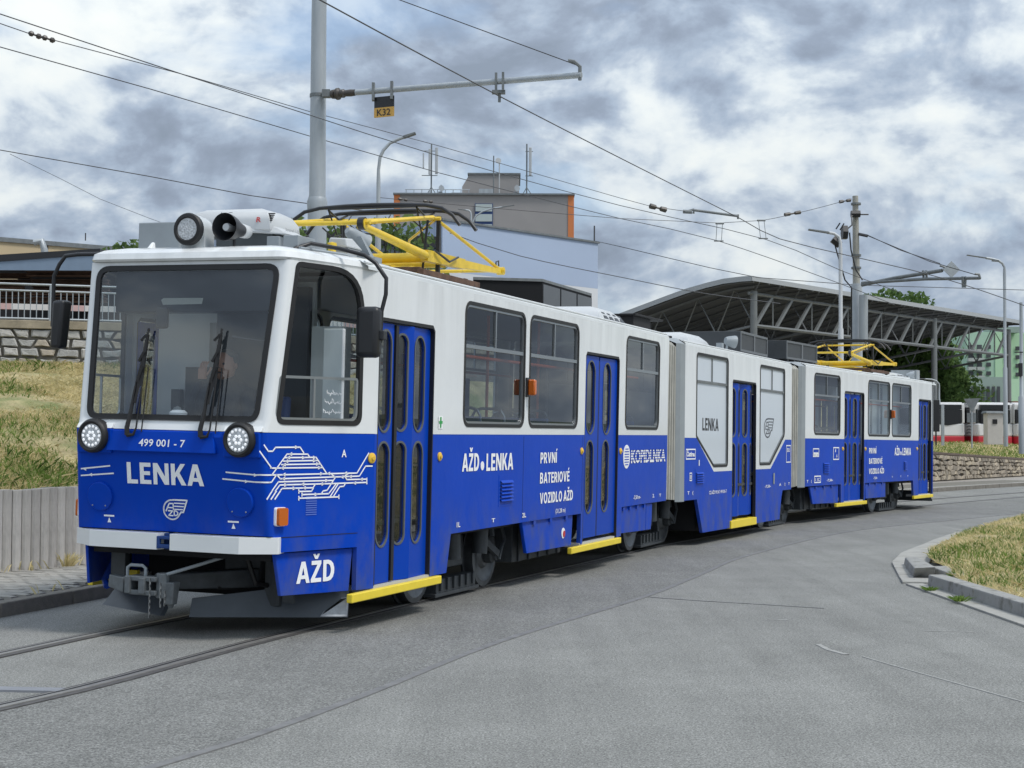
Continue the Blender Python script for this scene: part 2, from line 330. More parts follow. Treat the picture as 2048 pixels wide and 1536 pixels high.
# ================================================================ THE TRAM
def sec(o,th,ca,gr):
    c,s_=math.cos(th),math.sin(th); t=Vector((c*math.cos(gr),s_*math.cos(gr),math.sin(gr))); n=Vector((s_,-c,0)); u=n.cross(t)
    if u.z<0:u=-u
    n2=n*math.cos(ca)-u*math.sin(ca); u2=u*math.cos(ca)+n*math.sin(ca)
    o=Vector(o)+n*.75-n2*.75
    m=Matrix((( t.x,-n2.x,u2.x,o.x),(t.y,-n2.y,u2.y,o.y),(t.z,-n2.z,u2.z,o.z),(0,0,0,1))); return m
R_=math.radians
MA=sec((-2.79243,12.46255,.00336),R_(69.446296),.021217,.0043796)
MBm=sec((1.416178,23.553073,.01225),R_(66.4311),.0086308,-.0014505)
MC=sec((4.583583,30.678351,.03279),R_(60.47331),.01075,-.0024282)
tram=empty('articulated_tram',T(-2.79,12.46,0,R_(69.4)),'long blue and white three-section articulated tram standing on the street track','tram')
fl=lambda p:(p[0],-p[1],p[2])
def mb(): return MB(fl)
def B_(m,name,mt,Mw,parent=None,**k): return m.build(name,mt,parent or tram,Mw,**k)
SIDE=1.24; BELT=1.648; EDGE=3.03; SK=.714
def sidef(sgn=1,l=SIDE):   # (u=s,v=z,depth inward)
    return lambda u,v,d:(u,sgn*(l-d),v)
WZ=(1.72,2.95)
def window(Mw,s0,s1,sgn,div=True,loop=None,transom=2.51,blank=None,poles=True,z0=1.72,z1=2.95):
    F=sidef(sgn); lp=loop or rr(s0,z0,s1,z1,.13)
    g=inset(lp,.05); 
    m=mb(); m.plate(lp,[inset(lp,.035)],lambda u,v,d:F(u,v,d-.006),.03); fr=B_(m,'window_frame',M['rubber'],Mw)
    m=mb(); m.plate(inset(lp,.034),[inset(lp,.056)],lambda u,v,d:F(u,v,d+.004),.03)
    xs=[q[0] for q in lp]; a,b=min(xs),max(xs)
    w_=.045 if not blank else .03
    m.plate([(a+.05,transom-.02),(b-.05,transom-.02),(b-.05,transom+.018),(a+.05,transom+.018)],[],lambda u,v,d:F(u,v,d+.002),.03)
    if div: c=(a+b)/2; m.plate([(c-.014,transom),(c+.014,transom),(c+.014,z1-.05),(c-.014,z1-.05)],[],lambda u,v,d:F(u,v,d+.006),.02)
    B_(m,'window_bar',M['chrome'] if not blank else M['galvd'],Mw,fr)
    m=mb(); m.plate(inset(lp,.05),[],lambda u,v,d:F(u,v,d+.022),.004 if blank else 0)
    B_(m,'window_pane',blank or M['sglass'],Mw,fr)
    return fr
def holes_for(ws): return [inset(w,.004) for w in ws]
def side_wall(Mw,sgn,s0,s1,doors,wins,zlow=SK,lower_low=None,name='x',bot=None):
    """upper (white) and lower (blue) panels with real window and door openings"""
    F=sidef(sgn)
    # upper
    out=[(s0,BELT)]
    for a,b,t in doors: out+=[(a,BELT),(a,t-.05),(a+.05,t),(b-.05,t),(b,t-.05),(b,BELT)]
    out+=[(s1,BELT),(s1,EDGE),(s0,EDGE)]
    # drop zero-length
    m=mb(); m.plate(out,holes_for(wins),F,.05); B_(m,'upper_side_panel',M['white'],Mw)
    xs=[s0]+[v for a,b,t in doors for v in (a,b)]+[s1]
    for i in range(0,len(xs),2):
        a,b=xs[i],xs[i+1]
        if b-a<.06: continue
        poly=[(a,zlow),(b,zlow),(b,BELT-.002),(a,BELT-.002)]
        if lower_low:
            lo=[]
            # pillars beside doors run down to door bottom
            if i>0: lo+=[(a,.34),(a+.26 if i//2<len(doors) or True else a,.34)]
            poly=lower_low(i//2,a,b)
        m=mb(); m.plate(poly,[],lambda u,v,d:F(u,v,d-.001),.05); B_(m,'lower_side_panel',M['blue'],Mw)
def roof(Mw,s0,s1,h=3.2):
    prof=[(SIDE,EDGE),(SIDE-.004,EDGE+.03),(1.215,3.07),(1.16,3.105),(1.0,3.14),(.6,h-.025),(0,h)]
    prof=prof+[(-a,b) for a,b in prof[::-1][1:]]
    m=mb(); m.grid([[(s,l,z) for l,z in prof] for s in (s0,s1)]); B_(m,'roof',M['roofw'],Mw,smooth=50)
    m=mb()
    for sg in (1,-1): m.tube([(s0,sg*1.2,3.092),(s1,sg*1.2,3.092)],.012,6)
    B_(m,'rain_gutter',M['white'],Mw)
def shell_inside(Mw,s0,s1):
    cabA=s0<.2 and s0>.05; s0=max(s0,1.26) if cabA else s0; s1=min(s1,9.6) if s1==LA-.3 else s1
    m=mb(); m.box((s0,-1.18,.86),(s1,1.18,.9)); B_(m,'floor',M['darkin'],Mw)
    m=mb(); m.box((s0,-1.17,2.98),(s1,1.17,3.0)); B_(m,'ceiling',mat('ceiling_grey',(.2,.21,.22),.7),Mw)
def oval(s0,z0,s1,z1): return rr(s0,z0,s1,z1,(s1-s0)/2-.002,6)
def leaf(Mw,sgn,a,b,top,ovals,yaw=0,dep=.06,bot=.36):
    """one door leaf between stations a..b at depth dep, with its oval panes"""
    F=lambda u,v,d:(u,sgn*(SIDE-dep-d-(u-(a+b)/2)*yaw),v)
    hs=[oval(*o) for o in ovals]
    m=mb(); m.plate([(a,bot),(b,bot),(b,top),(a,top)],hs,F,.04); L_=B_(m,'door_leaf',M['door'],Mw,bev=.006)
    m=mb()
    for h in hs: m.plate(inset(h,-.013),[inset(h,.006)],lambda u,v,d:F(u,v,d-.006),.012)
    B_(m,'pane_seal',mat('seal_grey',(.10,.11,.115),.5),Mw,L_)
    m=mb()
    for h in hs: m.plate(inset(h,.0),[],lambda u,v,d:F(u,v,d+.02),0)
    B_(m,'door_pane',M['dglass'],Mw,L_)
    return L_
def door_frame(Mw,sgn,a,b,top,bot=.36):
    m=mb(); F=sidef(sgn)
    lp=[(a-.0,bot),(a,top),(b,top),(b,bot)]
    m.plate([(a,bot),(a,top-.05),(a+.05,top),(b-.05,top),(b,top-.05),(b,bot),(b-.018,bot),(b-.018,top-.06),(b-.05,top-.03),(a+.05,top-.03),(a+.018,top-.06),(a+.018,bot)],[],lambda u,v,d:F(u,v,d+.0),.05)
    B_(m,'door_frame',M['rubber'],Mw)
def step(Mw,sgn,a,b,z0=.262,z1=.335,l=1.29):
    m=mb(); m.box((a,sgn*(l-.055),z0),(b,sgn*l,z1)); st=B_(m,'door_step',M['yellow'],Mw,bev=.008)
    m=mb(); m.box((a+.45,sgn*(l-.32),z1-.03),(b-.12,sgn*(l-.057),z1+.022)); B_(m,'step_tread',mat('tread_grey',(.45,.46,.47),.5),Mw,st)
def folded(Mw,sgn,a,b,top,n=4,z=(1.57,.69)):
    """four narrow folded leaves seen as ridges, pairs hinged in zigzag"""
    wd=(b-a)/n
    for i in range(n):
        a0=a+i*wd; c=.22
        leaf(Mw,sgn,a0+.003,a0+wd-.003,top-.05,[(a0+wd*.24,z[1],a0+wd*.76,z[0]),(a0+wd*.24,1.68,a0+wd*.76,top-.14)],yaw=(.16 if i%2 else -.16),dep=.05)
def seat(Mw,s,l,z=.9,sgn=1,blue=True):
    m=mb(); m.box((s,l-.21,z+.38),(s+.42,l+.21,z+.43)); m.hexa([(s+.38,l-.21,z+.42),(s+.44,l-.21,z+.42),(s+.44,l+.21,z+.42),(s+.38,l+.21,z+.42)],[(s+.46,l-.2,z+.93),(s+.5,l-.2,z+.93),(s+.5,l+.2,z+.93),(s+.46,l+.2,z+.93)])
    m.box((s+.12,l-.05,z),(s+.3,l+.05,z+.38)); sd_=B_(m,'passenger_seat',M['bluein'],Mw,bev=.012)
    m=mb(); x=s+.49; m.tube([(x,l-.19,z+.72),(x,l-.19,z+.93),(x,l-.15,z+1.0),(x,l-.08,z+1.02),(x,l+.08,z+1.02),(x,l+.15,z+1.0),(x,l+.19,z+.93),(x,l+.19,z+.72)],.016,6)
    B_(m,'seat_handle',M['steel'],Mw,sd_,smooth=60)
def poles(Mw,ps,zs=2.48,span=None,sgn=1):
    m=mb()
    for s,l in ps: m.tube([(s,l,.9),(s,l,2.98)],.018,8)
    if span: 
        for l in (.95,-.95): m.tube([(span[0],l,zs-.04),(span[1],l,zs-.04)],.018,8)
    B_(m,'grab_pole',M['orange'],Mw,smooth=60)
def wheel(Mw,s,l,parent):
    sg=1 if l>0 else -1
    m=mb(); m.lathe((s,l,.352),(0,sg,0),[(-.1,.1),(-.085,.375),(-.06,.38),(-.055,.352),(.045,.35),(.05,.30),(.03,.27),(.02,.16),(.06,.13),(.075,.0)],28)
    return B_(m,'wheel',M['wheel'],Mw,parent,smooth=35)
def bogie(Mw,s0,tag_=''):
    m=mb()
    for sg in (1,-1):
        l=sg*.93
        l=sg*.6; m.box((s0-.85,l-.06,.36),(s0+.85,l+.06,.50)); m.box((s0-.3,l-.07,.28),(s0+.3,l+.2,.40))
        for w_ in (-.95,.95):
            m.box((s0+w_-.13,l-.1,.24),(s0+w_+.13,l+.06,.47))
    m.box((s0-.3,-.8,.35),(s0+.3,.8,.6))
    fr=B_(m,'bogie_frame',M['grey'],Mw,bev=.012)
    for w_ in (-.905,.905):
        for sg in (1,-1): wheel(Mw,s0+w_,sg*.76,fr)
    m=mb()
    for sg in (1,-1):
        m.box((s0-.52,sg*.72,.05),(s0+.52,sg*.86,.19))
        for k in range(6): m.box((s0-.45+k*.17,sg*.86,.08),(s0-.4+k*.17,sg*.885,.2))
        m.box((s0-.58,sg*.70,.02),(s0+.58,sg*.88,.055))
    B_(m,'track_brake',M['grey'],Mw,fr,bev=.006)
    m=mb()
    for sg in (1,-1):
        for w_ in (-.36,.36): m.lathe((s0+w_,sg*.96,.40),(.1*(1 if w_>0 else -1),0,1),[(0,.05),(0,.085),(.36,.085),(.36,.05)],10)
        for w_ in (-.905,.905):
            m.lathe((s0+w_,sg*.83,.352),(0,sg,0),[(0,.1),(.07,.095),(.09,.07),(.12,.065),(.13,.03)],14)
            m.beam((s0+w_*.62,sg*.93,.52),(s0+w_*.98,sg*.96,.36),.05,.07); m.tube([(s0+w_+.13,sg*.93,.7),(s0+w_+.16,sg*.97,.5),(s0+w_+.07,sg*.97,.42),(s0+w_,sg*.97,.3)],.022,6); m.tube([(s0+w_-.1,sg*.9,.68),(s0+w_-.13,sg*.93,.55)],.04,8)
    B_(m,'suspension',M['lgrey'] if False else M['grey'],Mw,fr,smooth=40)
def underbox(Mw,a,b,z0=.25,z1=.72,lw=1.0,ribs=0,name='equipment_box',mt=None):
    m=mb(); m.box((a,-lw,z0),(b,lw,z1))
    for k in range(ribs):
        x=a+(b-a)*(k+.5)/ribs
        for sg in (1,-1): m.box((x-.015,sg*lw,z0),(x+.015,sg*(lw+.025),z1))
    B_(m,name,mt or M['grey'],Mw,bev=.01)
def skirt(Mw,poly,hinges,l=1.215,name='skirt_panel'):
    for sg in (1,-1):
        m=mb(); m.plate(poly,[],lambda u,v,d:(u,sg*(l-d),v),.04); p=B_(m,name,M['blue'],Mw,bev=.008)
        if hinges:
            m=mb()
            for h in hinges: m.box((h-.035,sg*(l-.005),poly[-1][1]-.045),(h+.035,sg*(l+.022),poly[-1][1]+.0))
            B_(m,'hinge',M['blue'],Mw,p)
def louvre(Mw,s0,s1,z0,z1,n,sgn=1,frame=True):
    m=mb(); 
    if frame: m.plate([(s0-.04,z0-.05),(s1+.04,z0-.05),(s1+.04,z1+.05),(s0-.04,z1+.05)],[],lambda u,v,d:(u,sgn*(SIDE+.004-d),v),.006)
    for k in range(n):
        z=z0+(z1-z0)*(k+.5)/n; h=(z1-z0)/n*.34
        m.face([(s0,sgn*(SIDE+.005),z+h),(s1,sgn*(SIDE+.005),z+h),(s1,sgn*(SIDE+.028),z-h),(s0,sgn*(SIDE+.028),z-h)])
        m.face([(s0,sgn*(SIDE+.028),z-h),(s1,sgn*(SIDE+.028),z-h),(s1,sgn*(SIDE+.004),z-h*1.05),(s0,sgn*(SIDE+.004),z-h*1.05)])
    B_(m,'louvre',M['blue'],Mw)
def button(Mw,s,z,r=.042,sgn=1,l=SIDE):
    m=mb(); m.lathe((s,sgn*l,z),(0,sgn,0),[(0,r),(.012,r),(.018,r*.8),(.018,r*.5),(.028,r*.42),(.028,.0)],18); b=B_(m,'door_button',M['lampy'],Mw,smooth=40)
TF=lambda s,z,l=SIDE,sgn=1:(lambda x,y,d:(s+x*sgn,-sgn*(l+.006),z+y))   # lettering on the side, text runs +s on the near side
def stext(Mw,txt,s0,s1,z0,h,mt=None,bold=.02):
    text_obj('lettering',txt,TF((s0+s1)/2,z0),h,s1-s0,mt or M['white2'],tram,Mw,bold=bold)
def btext(Mw,txt,s0,s1,z0,h,mt=None,wt=.2):
    bold_text('lettering',txt,TF((s0+s1)/2,z0),h,s1-s0,mt or M['white2'],tram,Mw,wt=wt)
def marks(Mw,items):
    for t,a,b,z,h in items: stext(Mw,t,a,b,z,h)
def sbox(Mw,s0,s1,z0,z1,w_=.022,mt=None,fill=None,name='printed_frame'):
    m=mb(); F=lambda u,v,d:(u,SIDE+.006-d,v); m.plate([(s0,z0),(s1,z0),(s1,z1),(s0,z1)],[] if fill else [(s0+w_,z0+w_),(s1-w_,z0+w_),(s1-w_,z1-w_),(s0+w_,z1-w_)] and [[(s0+w_,z0+w_),(s1-w_,z0+w_),(s1-w_,z1-w_),(s0+w_,z1-w_)]],F,0)
    B_(m,name,mt or M['white2'],Mw)
def amber_marker(Mw,s,z,sgn=1,w_=.075,h=.17,d=.1):
    m=mb(); m.box((s-w_/2-.02,sgn*SIDE,z-h/2-.02),(s+w_/2-.02,sgn*(SIDE+.02),z+h/2+.02)); b=B_(m,'marker_lamp',M['blackp'],Mw,bev=.005)
    m=mb(); m.box((s-w_/2,sgn*(SIDE+.02),z-h/2),(s+w_/2,sgn*(SIDE+d),z+h/2)); B_(m,'amber_lens',M['amber'],Mw,b,bev=.015,smooth=40)
# ---------------------------------------------------------------- section A and its mirror C
AW=[(3.2,4.92),(5.05,6.76),(8.74,10.41)]; AD=[(1.295,2.49,2.65),(7.04,8.46,2.65)]; LA=10.9
def lowA(rev):
    # lower panels: index 0 absent (cab corner), 1 between doors, 2 behind door two
    def f(i,a,b):
        if not rev:
            if i==1: return [(a,.34),(2.88,.34),(2.97,SK-.012),(5.0,SK-.004),(6.97,SK-.004),(6.97,.345),(b,.345),(b,BELT-.002),(a,BELT-.002)]
            return [(a,.34),(a+.2,.34),(a+.21,SK),(b,SK),(b,BELT-.002),(a,BELT-.002)]
        if i==0: return [(a,SK),(b-.21,SK),(b-.2,.34),(b,.34),(b,BELT-.002),(a,BELT-.002)]
        return [(a,.345),(a+.07,.345),(a+.07,SK-.004),(b-.48,SK-.012),(b-.4,.34),(b,.34),(b,BELT-.002),(a,BELT-.002)]
    return f
mir=lambda l:[(LA-b,LA-a) for a,b in l][::-1]
CWn=[(.51,2.19),(4.13,5.83),(5.985,7.62)]; CD=[(2.47,3.87,2.65),(8.28,9.46,2.65)]
for Mw,wins,doors,rev in ((MA,AW,AD,False),(MC,CWn,CD,True)):
    s0,s1=(1.25,LA) if not rev else (0,9.5)
    for sg in (1,-1):
        wl=[rr(a,1.72,b,2.95,.13) for a,b in wins]
        side_wall(Mw,sg,s0,s1,doors,wl,lower_low=lowA(rev))
        for a,b in wins: window(Mw,a,b,sg)
        for a,b,t in doors: door_frame(Mw,sg,a,b,t)
    roof(Mw,*((1.05,LA) if not rev else (0,LA-1.0)))
    shell_inside(Mw,*((.1,LA) if not rev else (0,LA-.3)))
    underbox(Mw,*( (5.3,6.95) if not rev else (.45,2.2)),z0=.24,z1=.74,ribs=5); 
    underbox(Mw,*((8.6,9.2) if not rev else (4.1,4.6)),z0=.4,z1=.74,lw=.9)
    underbox(Mw,0.9 if not rev else 0,LA-.3 if not rev else LA-1,z0=.66,z1=.85,lw=1.1,name='underframe',mt=M['blackm'])
    if rev: bogie(Mw,6.85)
    else: bogie(Mw,4.06); bogie(Mw,11.5)
# section A details ------------------------------------------------
# front door of A: two visible wide leaves and a narrow folding one
for sg in (1,-1):
    leaf(MA,sg,1.312,1.66,2.61,[(1.37,.68,1.605,1.575),(1.37,1.67,1.605,2.545)],dep=.03,bot=.36)
    leaf(MA,sg,1.735,2.02,2.61,[(1.765,.68,1.925,1.575),(1.765,1.68,1.925,2.53)],yaw=-.22,dep=.03,bot=.36)
    leaf(MA,sg,2.025,2.475,2.61,[(2.085,.67,2.33,1.575),(2.085,1.675,2.33,2.53)],yaw=.05,dep=.03,bot=.36)
    leaf(MA,sg,7.055,7.66,2.61,[(7.2,.70,7.49,1.575),(7.19,1.665,7.51,2.545)],dep=.03,bot=.4)
    leaf(MA,sg,7.7,8.445,2.61,[(7.86,.69,8.13,1.575),(7.86,1.66,8.17,2.545)],dep=.03,bot=.4)
    step(MA,sg,.80,2.66); step(MA,sg,6.5,8.52)
m=mb(); m.box((1.67,1.10,.37),(1.725,1.225,2.6)); m.box((7.664,1.12,.41),(7.696,1.21,2.56)); B_(m,'door_seal',M['rubber'],MA)
m=mb(); m.box((1.36,1.0,.95),(1.55,1.02,1.56)); B_(m,'cab_door_panel',M['inner'],MA)
for sg in (1,-1): folded(MC,sg,2.485,3.855,2.65); folded(MC,sg,8.295,9.445,2.65); step(MC,sg,1.85,3.95); step(MC,sg,7.75,9.5)
skirt(MA,[(5.17,.36),(6.7,.35),(6.74,.705),(5.0,.71)],[5.35,5.9,6.45]); skirt(MA,[(8.67,.37),(9.93,.345),(9.93,.70),(8.67,.705)],[8.8,9.1,9.45,9.8]); skirt(MA,[(9.945,.345),(10.2,.34),(10.25,.5),(10.25,.70),(9.945,.70)],[])
skirt(MC,[(.56,.36),(2.16,.34),(2.17,.705),(.37,.70)],[.7,1.2,1.7]); skirt(MC,[(4.09,.37),(5.6,.37),(5.6,.69),(4.05,.70)],[4.3,4.8,5.3])
louvre(MA,4.25,4.6,.955,1.18,6); louvre(MC,1.12,1.46,.955,1.17,6,frame=False); louvre(MC,7.0,7.23,.955,1.16,6,frame=False)
for s,z in ((2.645,1.44),(6.93,1.455),(8.55,1.44)): button(MA,s,z)
for s,z in ((2.36,1.445),(3.945,1.445),(8.13,1.45)): button(MC,s,z)
amber_marker(MA,5.0,2.155); amber_marker(MC,5.9,2.23)
btext(MA,'AŽD',3.2,3.64,1.288,.175); btext(MA,'LENKA',3.84,4.6,1.281,.175)
m=mb(); m.lathe((3.735,SIDE+.002,1.335),(0,1,0),[(0,.045),(.004,.045)],16); B_(m,'lettering',M['white2'],MA)
btext(MA,'PRVNÍ',5.465,6.02,1.331,.12); btext(MA,'BATERIOVÉ',5.465,6.49,1.108,.12); btext(MA,'VOZIDLO AŽD',5.475,6.63,.885,.12)
stext(MA,'(31,28 m)',6.02,6.37,.758,.05,bold=.01); stext(MA,'-7,50 m-',9.2,9.54,.795,.05); stext(MA,'1L',3.1,3.19,.757,.05); stext(MA,'T',4.02,4.12,.757,.04); stext(MA,'2L',4.92,5.04,.762,.05); stext(MA,'2.',10.15,10.25,.785,.05); stext(MA,'T',10.5,10.6,.785,.04)
btext(MC,'PRVNÍ',4.22,4.76,1.345,.12); btext(MC,'BATERIOVÉ',4.22,5.23,1.12,.12); btext(MC,'VOZIDLO AŽD',4.22,5.37,.9,.12); btext(MC,'AŽD',6.21,6.63,1.3,.17); btext(MC,'LENKA',6.86,7.58,1.3,.17)
m=mb(); m.lathe((6.74,SIDE+.002,1.345),(0,1,0),[(0,.045),(.004,.045)],12); B_(m,'lettering',M['white2'],MC)
sbox(MC,.46,.83,1.285,1.455,.02); stext(MC,'mm',.5,.8,1.3,.11,bold=.05); sbox(MC,1.73,2.11,1.22,1.48); stext(MC,'i',1.85,1.9,1.38,.07); stext(MC,'A',1.93,2.0,1.27,.07)
sbox(MC,.55,.955,.77,.915); stext(MC,'1 1C',.62,.88,.81,.06,bold=.03); stext(MC,'-7,50-',1.33,1.72,.79,.05); stext(MC,'T',.1,.2,.79,.05); stext(MC,'(',.36,.4,.79,.05); stext(MC,'-7,50-',4.55,4.86,.785,.05)
for x in (6.0,6.7,7.3): stext(MC,'T',x,x+.07,.79,.04)
m=mb(); m.lathe((6.39,1.216,.51),(0,1,0),[(0,.062),(.004,.062)],20); lb=B_(m,'warning_sticker',M['white2'],MA); m=mb(); m.lathe((6.41,1.221,.5),(0,1,0),[(0,.038),(.004,.038)],16); B_(m,'sticker_print',M['red'],MA,lb)
m=mb(); F=lambda u,v,d:(u,SIDE+.005,v); m.plate([(2.6,1.70),(2.7,1.70),(2.7,1.82),(2.6,1.82)],[],F,0); B_(m,'white_sticker',M['white2'],MA)
m=mb(); F=lambda u,v,d:(u,SIDE+.008,v); m.plate([(2.635,1.71),(2.665,1.71),(2.665,1.81),(2.635,1.81)],[],F,0); m.plate([(2.61,1.747),(2.69,1.747),(2.69,1.773),(2.61,1.773)],[],lambda u,v,d:(u,SIDE+.0085,v),0); B_(m,'green_cross',M['greenc'],MA)
# striped railway wordmark with its striped disc
m=mb(); m.lathe((8.84,SIDE+.002,1.365),(0,1,0),[(0,.155),(.004,.155)],28); kd=B_(m,'striped_disc',M['white2'],MA)
m=mb()
for k in range(7): z=1.465-k*.034; hw=.1 if 0<k<6 else .07; m.box((8.84-hw,SIDE+.006,z-.006),(8.84+hw,SIDE+.009,z+.006))
B_(m,'disc_stripe',M['blue'],MA,kd)
text_obj('lettering','KOPIDLNKA',TF(9.92,1.285),.17,1.75,M['white2'],tram,MA,bold=.04)
m=mb()
for k in range(5): z=1.318+k*.034; m.box((9.02,SIDE+.0065,z-.005),(10.82,SIDE+.009,z+.005))
B_(m,'lettering_stripe',M['blue'],MA)
# interior of A, C
for Mw,L_ in ((MA,[3.3,4.0,4.7,5.45,6.15,9.0,9.8]),(MC,[.7,1.4,4.3,5.2,6.2,6.9])):
    for s in L_:
        for l in (.72,-.72): seat(Mw,s,l)
poles(MA,[(2.75,.45),(4.45,.5),(5.7,.5),(6.85,.7),(9.9,.85),(8.6,.75)],span=(2.8,10.3)); poles(MC,[(1.7,.85),(4.0,.7),(6.0,.6)],span=(.3,7.8))
m=mb(); m.box((5.9,-.9,1.0),(6.9,-.2,2.3)); B_(m,'equipment_cabinet',M['bluein'],MA); m=mb(); m.box((.6,-.5,1.3),(1.1,.4,2.2)); B_(m,'display_board',M['inner'],MC)
m=mb()
for k in range(9): m.box((4.2+k*.4,.9+.03*(k%2),1.2),(4.55+k*.4,.93+.03*(k%2),2.9))
B_(m,'curtain',M['inner'],MC)
# ---------------------------------------------------------------- section B
LB=6.75
bl=[rpoly([(.575,1.66),(.575,2.955),(2.36,2.955),(2.36,1.19),(1.54,1.19)],[.05,.1,.1,.1,.04]), rpoly([(4.39,1.19),(4.39,2.955),(6.21,2.955),(6.21,1.72),(5.14,1.19)],[.04,.1,.1,.1,.04])]
for sg in (1,-1):
    F=sidef(sg)
    up=[(0,BELT),(.6,BELT),(1.56,1.122),(2.62,1.122),(2.62,2.575),(2.66,2.62),(4.11,2.62),(4.15,2.575),(4.15,1.122),(5.17,1.122),(6.27,BELT),(LB,BELT),(LB,EDGE),(0,EDGE)]
    m=mb(); m.plate(up,holes_for(bl),F,.05); B_(m,'upper_side_panel',M['white'],MBm)
    for poly in ([(0,SK),(.65,SK),(.97,.192),(2.62,.192),(2.62,1.12),(1.559,1.12),(.599,BELT-.002),(0,BELT-.002)],[(4.15,.192),(5.85,.192),(6.0,.60),(6.08,SK),(LB,SK),(LB,BELT-.002),(6.271,BELT-.002),(5.171,1.12),(4.15,1.12)]):
        m=mb(); m.plate(poly,[],lambda u,v,d:F(u,v,d-.001),.05); B_(m,'lower_side_panel',M['blue'],MBm)
    for i,lp in enumerate(bl): window(MBm,0,0,sg,loop=lp,blank=mat('film_panel',(.60,.655,.71),.3,coat=.3,bump=.04,bscale=3),transom=2.515)
    door_frame(MBm,sg,2.62,4.15,2.62,.3); folded(MBm,sg,2.635,4.135,2.62,z=(1.57,.69))
    m=mb(); m.box((2.5,sg*1.0,.18),(4.12,sg*1.27,.305)); B_(m,'door_step',M['yellow'],MBm,bev=.006)
roof(MBm,0,LB); shell_inside(MBm,0,LB); underbox(MBm,1.0,5.7,z0=.21,z1=.8,lw=1.1,name='underframe',mt=M['blackm'])
bogie(MBm,7.1)
bold_text('lettering','LENKA',TF(1.425,1.765,SIDE-.026),.195,.89,M['black2'],tram,MBm,wt=.13); sbox(MBm,.055,.545,1.322,1.483,.018); stext(MBm,'Čistírna',.1,.5,1.37,.07,bold=.04)
sbox(MBm,6.325,6.68,1.218,1.545,.02); stext(MBm,'EU',6.4,6.6,1.42,.07); louvre(MBm,.585,.965,.955,1.13,5); sbox(MBm,.25,.37,1.0,1.125,.015); stext(MBm,'II',.28,.34,1.03,.06)
stext(MBm,'I',.72,.76,1.225,.09); stext(MBm,'CZ-AŽD 99 54 7 499 001-7',1.29,2.29,.772,.055,bold=.01); stext(MBm,'-7,50-',4.76,5.18,.79,.05); m=mb(); F=sidef(1); m.plate(rr(5.35,.84,5.45,1.045,.03),[],lambda u,v,d:(u,SIDE+.01,v),0); B_(m,'hatch',M['lgrey'],MBm)
for t,a,b in (('T',.15,.25),('(',.4,.45),('A',5.8,5.95),('2',6.2,6.27),('T',6.5,6.6)): stext(MBm,t,a,b,.8,.05)
for x in (.3,1.0,1.6,2.2,3.0): m=mb(); m.lathe((2.75+x*.2,1.2,.45),(0,1,0),[(0,.01),(.01,.01)],6)
# end collars (grey bevels) and bellows
def collar(Mw,s,ds):
    m=mb()
    prof=lambda ds_,i:[(s+ds_,1.24-i,.7),(s+ds_,1.24-i,3.04),(s+ds_,1.1-i,3.13-i*.5),(s+ds_,0,3.17-i*.5),(s+ds_,-1.1+i,3.13-i*.5),(s+ds_,-1.24+i,3.04),(s+ds_,-1.24+i,.7)]
    m.grid([prof(0,0),prof(ds*.7,.02),prof(ds,.07)]); B_(m,'end_collar',M['lgrey'],Mw)
collar(MA,LA,.1); collar(MBm,0,-.24); collar(MBm,LB,.1); collar(MC,0,-.23)
def bellows(M0,s0,M1,s1,n=5):
    W=M0.copy(); inv=M0.inverted()
    def ring(Mx,s,i):
        ps=[(s,-(1.17-i),.73),(s,-(1.17-i),2.98),(s,-(1.1-i),3.05-i),(s,0,3.07-i),(s,(1.1-i),3.05-i),(s,(1.17-i),2.98),(s,(1.17-i),.73)]
        return [inv@(Mx@Vector(p)) for p in ps]
    a=[ring(M0,s0,0),ring(M0,s0,.14)]; b=[ring(M1,s1,0),ring(M1,s1,.14)]
    m=MB(); rows=[]
    for k in range(n*4+1):
        f=k/(n*4); ins=0 if k%4 in (1,3) else (1 if k%4==0 else .12)
        rows.append([tuple((A*(1-ins)+A2*ins)*(1-f)+(Bb*(1-ins)+B2*ins)*f) for A,A2,Bb,B2 in zip(a[0],a[1],b[0],b[1])])
    m.grid(rows); m.build('bellows',M['bellow'],tram,M0)
bellows(MA,LA+.08,MBm,-.22); bellows(MBm,LB+.08,MC,-.21)
def inner_tunnel(M0,s0,M1,s1):
    inv=M0.inverted(); m=MB()
    f=lambda Mx,s:[tuple(inv@(Mx@Vector(p))) for p in ((s,-1.0,.75),(s,-1.0,2.9),(s,1.0,2.9),(s,1.0,.75))]
    m.grid([f(M0,s0),f(M1,s1)]); m.build('gangway',M['blackm'],tram,M0)
inner_tunnel(MA,LA,MBm,0); inner_tunnel(MBm,LB,MC,0)
# small seams on the side panels
def seams(Mw,xs,z0=SK,z1=BELT):
    m=mb()
    for x in xs: m.box((x-.003,SIDE,z0+.02),(x+.003,SIDE+.0022,z1-.02))
    B_(m,'panel_seam',M['blackm'],Mw)
seams(MA,[4.93,6.98]); seams(MC,[.05,4.05])
